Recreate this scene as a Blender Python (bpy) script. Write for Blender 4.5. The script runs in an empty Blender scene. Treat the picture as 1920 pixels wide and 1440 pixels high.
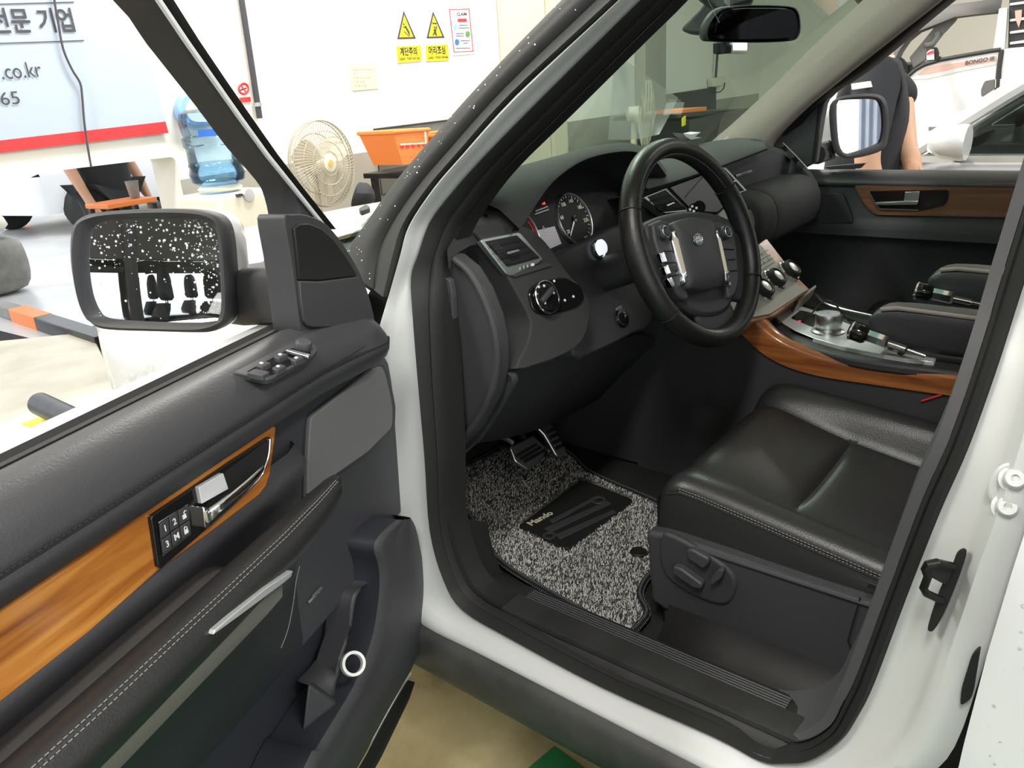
import bpy, bmesh, math, random
from mathutils import Vector as V, Matrix
random.seed(7)
sc = bpy.context.scene
col = sc.collection
# ------------------------------------------------------------------ camera
F, CX, CY = 1442.0, 960.0, 720.0
R = ((0.62073921, -0.31777699, 0.71672911), (-0.78127524, -0.17432948, 0.59934817), (-0.06551205, -0.93200162, -0.35648444))
CAM = V((-1.64277, -0.61494, 1.39035))
cam_d = bpy.data.cameras.new('camera'); cam_d.sensor_width = 36.0; cam_d.lens = F / 1920 * 36; cam_d.clip_start = 0.02
cam = bpy.data.objects.new('camera', cam_d); col.objects.link(cam); sc.camera = cam
cam.matrix_world = Matrix(((R[0][0], -R[0][1], -R[0][2], CAM.x), (R[1][0], -R[1][1], -R[1][2], CAM.y), (R[2][0], -R[2][1], -R[2][2], CAM.z), (0, 0, 0, 1)))
# ------------------------------------------------------------------ world, light, exposure
sc.view_settings.view_transform = 'Standard'; sc.view_settings.look = 'None'
sc.view_settings.exposure = 0.60; sc.view_settings.gamma = 1.0; sc.view_settings.use_curve_mapping = False
wd = bpy.data.worlds.new('overcast_sky'); sc.world = wd; wd.use_nodes = True
bg = wd.node_tree.nodes['Background']; bg.inputs[0].default_value = (0.93, 0.97, 1.0, 1); bg.inputs[1].default_value = 1.6
def area(name, loc, rot, sx, sy, power, color=(1, 0.98, 0.93)):
    l = bpy.data.lights.new(name, 'AREA'); l.shape = 'RECTANGLE'; l.size = sx; l.size_y = sy; l.energy = power; l.color = color
    o = bpy.data.objects.new(name, l); col.objects.link(o); o.location = loc; o.rotation_euler = rot
    return o
# ------------------------------------------------------------------ geometry helpers
def ray(px, py):
    a, b = (px - CX) / F, (py - CY) / F
    return V([r[0] * a + r[1] * b + r[2] for r in R])
def PN(px, py, p0, n):
    r = ray(px, py); n = V(n); return CAM + r * ((V(p0) - CAM).dot(n) / r.dot(n))
def X(px, py, x): return PN(px, py, (x, 0, 0), (1, 0, 0))
def Y(px, py, y): return PN(px, py, (0, y, 0), (0, 1, 0))
def Z(px, py, z): return PN(px, py, (0, 0, z), (0, 0, 1))
def DEP(px, py, d): return CAM + ray(px, py) * d
TH = math.radians(71)
DE = V((-math.sin(TH), -math.cos(TH), 0)); DN = V((math.cos(TH), -math.sin(TH), 0)); DH = V((-0.90, 0.27, 0))
def D(px, py, w): return PN(px, py, DH + DN * w, DN)
def DP(u, z, w): return DH + DE * u + DN * w + V((0, 0, z))
def DU(px, py, w):
    q = D(px, py, w) - DH; return (q.dot(DE), q.z)
def sx(z):
    if z < 0.62: return -0.93
    if z < 1.05: return -0.93 + (z - 0.62) / 0.43 * 0.05
    return -0.88 + (z - 1.05) * 0.36
def S(px, py, off=0.0):
    r = ray(px, py); a, b = 0.3, 2.2
    for _ in range(40):
        m = (a + b) / 2; q = CAM + r * m
        if q.x < sx(q.z) + off: a = m
        else: b = m
    return CAM + r * a
WP = CAM + ray(700, 284) * 5.0; WD = V((0.9925, 0.122, 0)); WN = V((0.122, -0.9925, 0))
def WL(px, py, off=0.0): return PN(px, py, WP + WN * off, WN)
def WC(a, z, off=0.0): return V((WP.x, WP.y, 0)) + WD * a + WN * off + V((0, 0, z))
def cr(pts, n=6, closed=False):
    """Catmull-Rom through points (2-D or 3-D tuples / Vectors)"""
    P = [V(p) for p in pts]; out = []; k = len(P)
    rng = range(k if closed else k - 1)
    for i in rng:
        p0 = P[i - 1] if (i > 0 or closed) else P[0]; p1 = P[i]; p2 = P[(i + 1) % k]; p3 = P[(i + 2) % k] if (closed or i + 2 < k) else P[-1]
        for j in range(n):
            t = j / n
            out.append(0.5 * ((2 * p1) + (p2 - p0) * t + (2 * p0 - 5 * p1 + 4 * p2 - p3) * t * t + (3 * p1 - p0 - 3 * p2 + p3) * t ** 3))
    if not closed: out.append(P[-1])
    return out
def rp(pts, r, seg=5):
    """round the corners of a polygon (2-D or 3-D)"""
    P = [V(p) for p in pts]; out = []; k = len(P)
    for i in range(k):
        a, b, c = P[i - 1], P[i], P[(i + 1) % k]
        ri = r[i] if isinstance(r, (list, tuple)) else r
        d1, d2 = (a - b), (c - b); q = min(ri, d1.length * 0.48, d2.length * 0.48)
        if q <= 1e-6: out.append(b); continue
        s, e = b + d1.normalized() * q, b + d2.normalized() * q
        for j in range(seg + 1):
            t = j / seg; out.append((1 - t) ** 2 * s + 2 * t * (1 - t) * b + t * t * e)
    return out
def resample(pts, n):
    P = [V(p) for p in pts]; L = [0]
    for a, b in zip(P, P[1:]): L.append(L[-1] + (b - a).length)
    out = []; j = 0
    for i in range(n):
        s = L[-1] * i / (n - 1)
        while j < len(P) - 2 and L[j + 1] < s: j += 1
        t = (s - L[j]) / max(1e-9, L[j + 1] - L[j]); out.append(P[j].lerp(P[j + 1], min(1, t)))
    return out
def tag(o, label=None, cat=None, group=None, kind=None):
    for k, v in (('label', label), ('category', cat), ('group', group), ('kind', kind)):
        if v: o[k] = v
    return o
def empty(name, loc, label=None, cat=None, group=None):
    o = bpy.data.objects.new(name, None); col.objects.link(o); o.location = loc; o.empty_display_size = 0.1
    return tag(o, label, cat, group)
def mk(name, verts, faces, mat, parent=None, smooth=True, bevel=0, sub=0, solid=0, bseg=2, label=None, angle=35, fixn=True):
    me = bpy.data.meshes.new(name); me.from_pydata([tuple(v) for v in verts], [], faces); me.update()
    bm = bmesh.new(); bm.from_mesh(me)
    bmesh.ops.remove_doubles(bm, verts=bm.verts, dist=1e-6)
    if fixn: bmesh.ops.recalc_face_normals(bm, faces=bm.faces)
    for fc in bm.faces: fc.smooth = smooth
    bm.to_mesh(me); bm.free()
    if smooth: me.set_sharp_from_angle(angle=math.radians(angle))
    if mat: me.materials.append(M[mat] if isinstance(mat, str) else mat)
    o = bpy.data.objects.new(name, me); col.objects.link(o)
    if parent:
        if parent.parent and parent.parent.parent: parent = parent.parent
        o.parent = parent; o.location = -wloc(parent)
    if solid:
        m = o.modifiers.new('solid', 'SOLIDIFY'); m.thickness = solid; m.offset = -1
    if bevel:
        m = o.modifiers.new('bevel', 'BEVEL'); m.width = bevel; m.segments = bseg; m.limit_method = 'ANGLE'; m.angle_limit = math.radians(40)
    if sub:
        m = o.modifiers.new('sub', 'SUBSURF'); m.levels = sub; m.render_levels = sub
    if label: o['label'] = label
    return o
def wloc(o):
    p = V((0, 0, 0))
    while o: p = p + o.location; o = o.parent
    return p
def slab(name, poly, vec, mat, parent=None, bevel=0.0, smooth=True, **k):
    """extruded polygon: poly = front outline, vec = direction and depth of the extrusion"""
    n = len(poly); vec = V(vec)
    vs = [V(p) for p in poly] + [V(p) + vec for p in poly]
    fs = [list(range(n)), list(range(2 * n - 1, n - 1, -1))] + [[i, (i + 1) % n, n + (i + 1) % n, n + i] for i in range(n)]
    return mk(name, vs, fs, mat, parent, smooth, bevel, **k)
def loft(name, rows, mat, parent=None, cu=False, cv=False, cap=False, **k):
    nr, nc = len(rows), len(rows[0]); vs = [V(p) for r in rows for p in r]; fs = []
    for i in range(nr if cv else nr - 1):
        for j in range(nc if cu else nc - 1):
            a, b = i * nc + j, i * nc + (j + 1) % nc; c, d = ((i + 1) % nr) * nc + (j + 1) % nc, ((i + 1) % nr) * nc + j
            fs.append([a, b, c, d])
    if cap and cu:
        fs.append(list(range(nc))); fs.append(list(range((nr - 1) * nc, nr * nc)))
    return mk(name, vs, fs, mat, parent, **k)
def frames(path, closed=False, up=None):
    P = [V(p) for p in path]; n = len(P); out = []; prev = None
    for i in range(n):
        if closed: t = P[(i + 1) % n] - P[i - 1]
        else: t = P[min(i + 1, n - 1)] - P[max(i - 1, 0)]
        t.normalize()
        if prev is None or up is not None:
            a = V(up) if up is not None else (V((0, 0, 1)) if abs(t.z) < 0.9 else V((1, 0, 0)))
            nrm = (a - t * a.dot(t)).normalized()
        else:
            nrm = (prev - t * prev.dot(t)).normalized()
        prev = nrm; out.append((P[i], nrm, t.cross(nrm)))
    return out
def tube_data(path, r, seg=8, closed=False, up=None, prof=None, cap=True):
    fr = frames(path, closed, up); vs = []; fs = []; n = len(fr)
    for i, (p, a, b) in enumerate(fr):
        ri = r[i] if isinstance(r, (list, tuple)) else r
        pr = prof if prof else [(math.cos(2 * math.pi * k / seg) * ri, math.sin(2 * math.pi * k / seg) * ri) for k in range(seg)]
        vs += [p + a * x + b * y for x, y in pr]
    m = len(vs) // n
    for i in range(n if closed else n - 1):
        for k in range(m):
            fs.append([i * m + k, i * m + (k + 1) % m, ((i + 1) % n) * m + (k + 1) % m, ((i + 1) % n) * m + k])
    if cap and not closed:
        fs.append(list(range(m - 1, -1, -1))); fs.append(list(range((n - 1) * m, n * m)))
    return vs, fs
def tube(name, path, r, mat, parent=None, seg=8, closed=False, up=None, prof=None, **k):
    vs, fs = tube_data(path, r, seg, closed, up, prof)
    return mk(name, vs, fs, mat, parent, **k)
def lathe(name, prof, mat, o, ax, parent=None, seg=24, ref=None, cap=True, **k):
    """prof = [(radius, height)], o = base, ax = axis"""
    ax = V(ax).normalized(); a = V(ref) if ref else (V((0, 0, 1)) if abs(ax.z) < 0.9 else V((1, 0, 0)))
    a = (a - ax * a.dot(ax)).normalized(); b = ax.cross(a); o = V(o); vs = []; fs = []; m = len(prof)
    for j in range(seg):
        t = 2 * math.pi * j / seg
        for r, h in prof: vs.append(o + ax * h + (a * math.cos(t) + b * math.sin(t)) * r)
    for j in range(seg):
        for i in range(m - 1):
            fs.append([j * m + i, j * m + i + 1, ((j + 1) % seg) * m + i + 1, ((j + 1) % seg) * m + i])
    if cap and prof[0][0] > 1e-6: fs.append([j * m for j in range(seg)])
    if cap and prof[-1][0] > 1e-6: fs.append([j * m + m - 1 for j in range(seg)])
    return mk(name, vs, fs, mat, parent, **k)
def box(name, c, size, mat, parent=None, ax=None, bevel=0.0, **k):
    """ax = (ux, uy, uz) axes"""
    c = V(c); ux, uy, uz = [V(a) for a in ax] if ax else (V((1, 0, 0)), V((0, 1, 0)), V((0, 0, 1)))
    a, b, d = size[0] / 2, size[1] / 2, size[2] / 2
    vs = [c + ux * (a * i) + uy * (b * j) + uz * (d * l) for i in (-1, 1) for j in (-1, 1) for l in (-1, 1)]
    fs = [[0, 1, 3, 2], [4, 6, 7, 5], [0, 4, 5, 1], [2, 3, 7, 6], [0, 2, 6, 4], [1, 5, 7, 3]]
    return mk(name, vs, fs, mat, parent, True, bevel, **k)
def text(name, s, o, right, up, size, mat, parent=None, align='CENTER', depth=0.0004, sxk=1.0, bold=0.0):
    cu = bpy.data.curves.new('txt', 'FONT'); cu.body = s; cu.size = 1.0; cu.align_x = align; cu.align_y = 'CENTER'; cu.resolution_u = 3; cu.offset = bold
    t = bpy.data.objects.new('txt', cu); col.objects.link(t); bpy.context.view_layer.update()
    me = bpy.data.meshes.new_from_object(t.evaluated_get(bpy.context.evaluated_depsgraph_get()))
    bpy.data.objects.remove(t); bpy.data.curves.remove(cu)
    right = V(right).normalized(); up = V(up).normalized(); n = right.cross(up)
    vs = [V(o) + right * (v.co.x * size * sxk) + up * (v.co.y * size) + n * depth for v in me.vertices]
    fs = [list(p.vertices) for p in me.polygons]; bpy.data.meshes.remove(me)
    return mk(name, vs, fs, mat, parent, False, fixn=False)
def chamfer_panel(name, poly, vec, mat, parent=None, bevel=0.004, **k): return slab(name, poly, vec, mat, parent, bevel, bseg=3, **k)
# ------------------------------------------------------------------ materials
M = {}
def nt(name):
    m = bpy.data.materials.new(name); m.use_nodes = True; M[name] = m
    return m, m.node_tree, m.node_tree.nodes['Principled BSDF']
def basic(name, c, rough=0.5, metal=0.0, coat=0.0, bump=0.0, bscale=200, spec=0.5, var=0.0, vscale=6, sheen=0.0):
    m, t, b = nt(name); L = t.links
    b.inputs['Base Color'].default_value = (*c, 1); b.inputs['Roughness'].default_value = rough; b.inputs['Metallic'].default_value = metal
    b.inputs['Coat Weight'].default_value = coat; b.inputs['Coat Roughness'].default_value = 0.04; b.inputs['Specular IOR Level'].default_value = spec
    tc = t.nodes.new('ShaderNodeTexCoord')
    if bump:
        n = t.nodes.new('ShaderNodeTexNoise'); n.inputs['Scale'].default_value = bscale; n.inputs['Detail'].default_value = 3; L.new(tc.outputs['Object'], n.inputs['Vector'])
        bp = t.nodes.new('ShaderNodeBump'); bp.inputs['Strength'].default_value = bump; bp.inputs['Distance'].default_value = 0.001; L.new(n.outputs['Fac'], bp.inputs['Height']); L.new(bp.outputs['Normal'], b.inputs['Normal'])
    if var:
        n = t.nodes.new('ShaderNodeTexNoise'); n.inputs['Scale'].default_value = vscale; n.inputs['Detail'].default_value = 5; L.new(tc.outputs['Object'], n.inputs['Vector'])
        r = t.nodes.new('ShaderNodeValToRGB'); r.color_ramp.elements[0].position = 0.3; r.color_ramp.elements[1].position = 0.7
        r.color_ramp.elements[0].color = (*[max(0, x * (1 - var)) for x in c], 1); r.color_ramp.elements[1].color = (*[min(1, x * (1 + var)) for x in c], 1)
        L.new(n.outputs['Fac'], r.inputs['Fac']); L.new(r.outputs['Color'], b.inputs['Base Color'])
    return m
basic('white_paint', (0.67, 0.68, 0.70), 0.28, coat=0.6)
basic('jamb_paint_shaded', (0.50, 0.51, 0.51), 0.35, coat=0.3)  # body white darkened: shade on the door pillar is put into the colour
basic('black_paint', (0.012, 0.012, 0.014), 0.2, coat=0.8)
basic('plastic', (0.042, 0.042, 0.046), 0.55, bump=0.25, bscale=900, spec=0.4)
basic('plastic_grey', (0.048, 0.048, 0.054), 0.5, bump=0.2, bscale=900, spec=0.4)
basic('dash_soft', (0.036, 0.037, 0.038), 0.72, bump=0.3, bscale=700, spec=0.25)
basic('leather', (0.020, 0.020, 0.021), 0.36, bump=0.35, bscale=420, spec=0.5)
basic('leather_grey', (0.038, 0.038, 0.043), 0.45, bump=0.35, bscale=420, spec=0.5)
basic('wheel_leather', (0.012, 0.012, 0.012), 0.33, bump=0.4, bscale=600, spec=0.5)
basic('rubber', (0.012, 0.012, 0.012), 0.6, spec=0.35)
basic('trim_grey', (0.055, 0.055, 0.06), 0.6, bump=0.2, bscale=800)
basic('gloss_black', (0.008, 0.008, 0.009), 0.12, spec=0.6)
basic('rough_black', (0.014, 0.014, 0.015), 0.8, bump=0.3, bscale=500, spec=0.25)
basic('sill_black', (0.020, 0.020, 0.020), 0.6, var=0.3, vscale=10, bump=0.25, bscale=500, spec=0.3)
basic('rocker', (0.040, 0.040, 0.040), 0.55, var=0.35, vscale=14, bump=0.2, bscale=500)
basic('chrome', (0.75, 0.76, 0.78), 0.12, metal=1.0)
basic('satin', (0.55, 0.57, 0.58), 0.32, metal=1.0)
basic('silver', (0.58, 0.60, 0.62), 0.30, metal=0.6)
basic('vent_silver', (0.32, 0.36, 0.35), 0.38, metal=0.8)
basic('beige', (0.36, 0.30, 0.275), 0.8, bump=0.3, bscale=900)
basic('console_grey', (0.36, 0.35, 0.31), 0.5, metal=0.1)
basic('plate_silver', (0.70, 0.71, 0.74), 0.3, metal=0.25)
basic('icon_white', (0.75, 0.76, 0.74), 0.5)
basic('icon_cream', (0.65, 0.62, 0.45), 0.5)
basic('icon_dark', (0.03, 0.03, 0.03), 0.6)
basic('paper', (0.72, 0.71, 0.72), 0.8)
basic('cream_paper', (0.62, 0.55, 0.42), 0.8)
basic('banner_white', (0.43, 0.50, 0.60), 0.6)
basic('text_grey', (0.055, 0.055, 0.06), 0.6)
basic('red', (0.72, 0.035, 0.04), 0.5)
basic('orange', (0.80, 0.22, 0.05), 0.5)
basic('yellow', (0.85, 0.72, 0.01), 0.5)
basic('sign_black', (0.05, 0.045, 0.06), 0.5)
basic('blue', (0.03, 0.16, 0.62), 0.4)
basic('light_blue', (0.25, 0.45, 0.80), 0.35)
basic('wall_white', (0.80, 0.78, 0.72), 0.85, var=0.03, vscale=0.8)
basic('wall_grey', (0.36, 0.345, 0.30), 0.7, var=0.05, vscale=2)
basic('door_beige', (0.60, 0.54, 0.44), 0.6)
basic('appliance', (0.74, 0.70, 0.60), 0.45)
basic('fan_cream', (0.68, 0.62, 0.50), 0.5)
basic('fan_wire', (0.42, 0.38, 0.30), 0.5)
basic('skin', (0.62, 0.36, 0.24), 0.55)
basic('hair', (0.015, 0.012, 0.01), 0.5)
basic('cloth_dark', (0.018, 0.020, 0.026), 0.85, bump=0.3, bscale=300)
basic('cloth_grey', (0.60, 0.60, 0.63), 0.8)
basic('steel_black', (0.02, 0.02, 0.022), 0.35, metal=0.6, var=0.4, vscale=12)
basic('bumper_grey', (0.22, 0.215, 0.20), 0.6, var=0.3, vscale=6)
basic('lift_cream', (0.62, 0.56, 0.42), 0.4, var=0.15, vscale=4)
basic('tyre', (0.018, 0.018, 0.018), 0.75)
basic('concrete', (0.30, 0.29, 0.27), 0.7, var=0.2, vscale=3)
basic('leaf', (0.10, 0.26, 0.05), 0.6)
basic('container', (0.30, 0.34, 0.42), 0.5, var=0.1, vscale=3)
basic('stitch', (0.20, 0.20, 0.20), 0.7)
basic('speaker_mesh', (0.15, 0.15, 0.155), 0.55, bump=0.8, bscale=1400)
def wood(name, c1, c2, c3, scale, rot, rough=0.22):
    m, t, b = nt(name); L = t.links; N = t.nodes
    tc = N.new('ShaderNodeTexCoord'); mp = N.new('ShaderNodeMapping'); mp.inputs['Rotation'].default_value = rot; mp.inputs['Scale'].default_value = scale
    L.new(tc.outputs['Object'], mp.inputs['Vector'])
    n = N.new('ShaderNodeTexNoise'); n.inputs['Scale'].default_value = 1.0; n.inputs['Detail'].default_value = 6; n.inputs['Distortion'].default_value = 0.6; L.new(mp.outputs['Vector'], n.inputs['Vector'])
    r = N.new('ShaderNodeValToRGB'); e = r.color_ramp.elements; e[0].position = 0.30; e[0].color = (*c1, 1); e[1].position = 0.72; e[1].color = (*c3, 1); q = e.new(0.5); q.color = (*c2, 1)
    L.new(n.outputs['Fac'], r.inputs['Fac']); L.new(r.outputs['Color'], b.inputs['Base Color'])
    b.inputs['Roughness'].default_value = rough; b.inputs['Coat Weight'].default_value = 0.5; b.inputs['Coat Roughness'].default_value = 0.08
wood('wood_door', (0.20, 0.055, 0.012), (0.42, 0.15, 0.025), (0.62, 0.27, 0.06), (5, 5, 60), (0, 0, 0))
wood('wood_console', (0.17, 0.045, 0.010), (0.36, 0.12, 0.028), (0.52, 0.21, 0.06), (22, 4, 60), (0, 0, 0), 0.3)
wood('wood_far', (0.09, 0.035, 0.015), (0.16, 0.065, 0.028), (0.24, 0.11, 0.05), (14, 3, 50), (0, 0, 0), 0.5)
def mixmat(name, shaders):
    pass
def glass(name, tint, gloss=0.06, rough=0.0):
    m = bpy.data.materials.new(name); m.use_nodes = True; M[name] = m; t = m.node_tree; t.nodes.clear(); N = t.nodes; L = t.links
    o = N.new('ShaderNodeOutputMaterial'); tr = N.new('ShaderNodeBsdfTransparent'); tr.inputs[0].default_value = (*tint, 1)
    g = N.new('ShaderNodeBsdfGlossy'); g.inputs['Roughness'].default_value = rough; fr = N.new('ShaderNodeFresnel'); fr.inputs['IOR'].default_value = 1.45
    mm = N.new('ShaderNodeMath'); mm.operation = 'MULTIPLY'; mm.inputs[1].default_value = gloss / 0.06
    L.new(fr.outputs[0], mm.inputs[0]); mx = N.new('ShaderNodeMixShader'); L.new(mm.outputs[0], mx.inputs[0]); L.new(tr.outputs[0], mx.inputs[1]); L.new(g.outputs[0], mx.inputs[2]); L.new(mx.outputs[0], o.inputs[0])
glass('windscreen_glass', (0.50, 0.64, 0.56), 0.014)
glass('tinted_dark', (0.34, 0.37, 0.36), 0.03)
glass('shade_band', (0.25, 0.55, 0.58), 0.04)
glass('side_glass', (0.62, 0.68, 0.64), 0.05)
glass('clear_glass', (0.92, 0.94, 0.94), 0.04)
glass('bottle_blue', (0.70, 0.85, 0.96), 0.05)
glass('film', (0.88, 0.92, 0.93), 0.03, 0.3)
basic('mirror', (0.82, 0.83, 0.84), 0.01, metal=1.0)
basic('dark_mirror', (0.03, 0.03, 0.03), 0.05, metal=1.0)
def emis(name, c, s):
    m, t, b = nt(name); b.inputs['Base Color'].default_value = (*c, 1); b.inputs['Emission Color'].default_value = (*c, 1); b.inputs['Emission Strength'].default_value = s
emis('lamp', (1, 0.98, 0.94), 8.0)
emis('button_glow', (0.9, 0.95, 1.0), 0.55)
emis('screen_glow', (0.20, 0.19, 0.21), 0.35)
emis('red_glow', (0.9, 0.05, 0.05), 1.0)
emis('monitor', (0.95, 0.80, 0.92), 1.2)
def drops_mat():
    m, t, b = nt('water'); b.inputs['Base Color'].default_value = (1, 1, 1, 1); b.inputs['Roughness'].default_value = 0.02; b.inputs['Transmission Weight'].default_value = 0.95; b.inputs['IOR'].default_value = 1.33
drops_mat()
basic('water_glint', (0.9, 0.92, 0.95), 0.05, spec=1.0)  # opaque white drops, with the sky's glint put into their colour
def floor_mat():
    m, t, b = nt('floor_paint'); N = t.nodes; L = t.links
    tc = N.new('ShaderNodeTexCoord'); n = N.new('ShaderNodeTexNoise'); n.inputs['Scale'].default_value = 2.2; n.inputs['Detail'].default_value = 9; n.inputs['Roughness'].default_value = 0.65
    L.new(tc.outputs['Object'], n.inputs['Vector'])
    r = N.new('ShaderNodeValToRGB'); e = r.color_ramp.elements; e[0].position = 0.33; e[0].color = (0.085, 0.052, 0.018, 1); e[1].position = 0.62; e[1].color = (0.36, 0.31, 0.17, 1); q = e.new(0.45); q.color = (0.25, 0.20, 0.095, 1)
    L.new(n.outputs['Fac'], r.inputs['Fac']); L.new(r.outputs['Color'], b.inputs['Base Color'])
    n2 = N.new('ShaderNodeTexNoise'); n2.inputs['Scale'].default_value = 1.1; L.new(tc.outputs['Object'], n2.inputs['Vector'])
    rr = N.new('ShaderNodeMapRange'); rr.inputs[3].default_value = 0.08; rr.inputs[4].default_value = 0.5; L.new(n2.outputs['Fac'], rr.inputs[0]); L.new(rr.outputs[0], b.inputs['Roughness'])
floor_mat()
basic('green_paint', (0.004, 0.115, 0.03), 0.5, var=0.25, vscale=9)
def carpet(name, ca, cb, scale, lo=0.42, hi=0.58):
    m, t, b = nt(name); N = t.nodes; L = t.links
    tc = N.new('ShaderNodeTexCoord'); n = N.new('ShaderNodeTexNoise'); n.inputs['Scale'].default_value = scale; n.inputs['Detail'].default_value = 2; n.inputs['Distortion'].default_value = 1.5; L.new(tc.outputs['Object'], n.inputs['Vector'])
    r = N.new('ShaderNodeValToRGB'); e = r.color_ramp.elements; e[0].position = lo; e[0].color = (*ca, 1); e[1].position = hi; e[1].color = (*cb, 1)
    L.new(n.outputs['Fac'], r.inputs['Fac']); L.new(r.outputs['Color'], b.inputs['Base Color']); b.inputs['Roughness'].default_value = 0.9
    bp = N.new('ShaderNodeBump'); bp.inputs['Strength'].default_value = 0.8; bp.inputs['Distance'].default_value = 0.004; L.new(n.outputs['Fac'], bp.inputs['Height']); L.new(bp.outputs['Normal'], b.inputs['Normal'])
carpet('mat_base', (0.02, 0.02, 0.02), (0.22, 0.22, 0.21), 160)
carpet('carpet_black', (0.008, 0.008, 0.008), (0.022, 0.022, 0.022), 300)
basic('mat_fibre_light', (0.55, 0.55, 0.52), 0.7)
basic('mat_fibre_dark', (0.03, 0.03, 0.03), 0.7)

# ------------------------------------------------------------------ unseen ceiling fluorescents, plus fill lamps added to brighten the dim right-hand walls
for i, (lx, ly) in enumerate(((-2.6, 2.0), (1.2, 2.2), (-2.6, -0.9), (-0.9, -2.6), (3.9, 1.9), (7.6, -0.6), (2.6, -2.4))):
    area('ceiling_and_fill_lamp', (lx, ly, 3.7), (0, 0, 0), 1.3, 0.35, 90 if ly > 1.5 else 65)
# ================================================================== SETTING
basic('yard_concrete_glare', (0.52, 0.52, 0.52), 0.3, var=0.25, vscale=1.2)  # pale base carries the glare of light on the wet ground
o = mk('floor', [(-14, -12, 0), (16, -12, 0), (16, 32, 0), (-14, 32, 0)], [[0, 1, 2, 3]], 'floor_paint'); tag(o, 'beige painted garage floor with dirt stains', 'floor', kind='structure')
g1, g2, g3 = Z(1040, 1398, 0.003), Z(990, 1440, 0.003), Z(1130, 1440, 0.003)
gd = (g2 - g1).normalized(); gp = V((-gd.y, gd.x, 0)) * (1 if V((-gd.y, gd.x, 0)).dot(g3 - g1) > 0 else -1)
o = mk('trim_1', [g1, g1 + gd * 3.0, g1 + gd * 3.0 + gp * 2.0, g1 + gp * 2.0], [[0, 1, 2, 3]], 'green_paint', smooth=False); tag(o, 'dark green painted floor marking under the car', 'floor marking', kind='structure')
_y0 = WP + WN * -0.2; o = mk('path', [(-14, 3.35, 0.004), (16, 7.0, 0.004), (16, 32, 0.004), (-14, 32, 0.004)], [[0, 1, 2, 3]], 'yard_concrete_glare', smooth=False); tag(o, 'wet concrete yard beyond the wall opening, glare put into its pale colour', 'yard', kind='structure')
def wa(px, py):
    q = WL(px, py) - WP; return (q.dot(WD), q.z + WP.z)
A0, ZO = wa(336, 330)[0], wa(330, 293)[1]
ZB = wa(700, 283)[1]
def wslab(name, a0, a1, z0, z1, mat, t0, t1, parent=None, bevel=0, **k):
    return slab(name, [WC(a0, z0, t1), WC(a1, z0, t1), WC(a1, z1, t1), WC(a0, z1, t1)], -WN * (t1 - t0), mat, parent, bevel, smooth=False, **k)
n = 6; arc = [WC(A0 - 0.03 + 0.03 * math.sin(i / n * math.pi / 2), ZO - 0.03 + 0.03 * math.cos(i / n * math.pi / 2)) for i in range(n + 1)]
poly = [WC(-9, 3.9), WC(-9, ZO)] + arc + [WC(A0, 0), WC(9.4, 0), WC(9.4, 3.9)]
wall = slab('wall_front', poly, -WN * 0.2, 'wall_white', None, smooth=False); tag(wall, 'white painted garage wall with a grey lower band', 'wall', kind='structure')
wslab('grey_band', A0 + 0.002, 9.3, 0, ZB, 'wall_grey', 0.0005, 0.004, wall)
o = mk('ceiling', [(-9, -5, 3.9), (11.2, -5, 3.9), (11.2, 5.2, 3.9), (-9, 5.2, 3.9)], [[0, 3, 2, 1]], 'wall_white'); tag(o, 'pale garage ceiling', 'ceiling', kind='structure')
o = slab('wall_right', [(11.15, 4.70, 0), (11.15, -6, 0), (11.15, -6, 3.9), (11.15, 4.70, 3.9)], (0.15, 0, 0), 'wall_white', smooth=False); tag(o, 'white panelled garage wall behind the truck', 'wall', kind='structure')
# ================================================================== THE CAR
car = empty('suv', (0, 0.0, 0), 'white off-road SUV with its driver door wide open and black leather cabin', 'car')
T = [((1335, -170), (1378, -172), (1415, -150)), ((1160, 0), (1203, 0), (1232, 22)), ((967, 180), (1004, 196), (1038, 216)), ((867, 290), (902, 301), (932, 322)), ((813, 353), (847, 363), (877, 393)),
     ((767, 423), (808, 416), (853, 430)), ((750, 480), (787, 475), (835, 475)), ((728, 557), (773, 520), (828, 515)), ((705, 640), (776, 590), (824, 580)), ((690, 750), (786, 700), (826, 700)),
     ((690, 900), (800, 850), (834, 850)), ((700, 1030), (811, 990), (838, 980)), ((735, 1120), (837, 1083), (860, 1065)), ((795, 1173), (873, 1140), (893, 1118)), ((900, 1227), (960, 1192), (975, 1165)),
     ((1133, 1347), (1133, 1283), (1150, 1255)), ((1312, 1440), (1340, 1373), (1355, 1345)), ((1400, 1490), (1430, 1418), (1435, 1392)), ((1480, 1530), (1480, 1423), (1475, 1397)), ((1560, 1530), (1527, 1417), (1515, 1392)),
     ((1650, 1500), (1580, 1383), (1556, 1365)), ((1730, 1460), (1610, 1340), (1580, 1320)), ((1790, 1400), (1640, 1280), (1606, 1265)), ((1850, 1230), (1700, 1120), (1665, 1105)), ((1895, 1080), (1763, 960), (1725, 945)),
     ((1940, 940), (1816, 840), (1778, 825)), ((1990, 760), (1870, 690), (1830, 675)), ((2035, 600), (1920, 533), (1878, 515))]
E0 = [S(*t[0], 0.0) for t in T]; E1 = [S(*t[1], 0.035) for t in T]; E2 = [S(*t[2], 0.060) for t in T]
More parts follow.
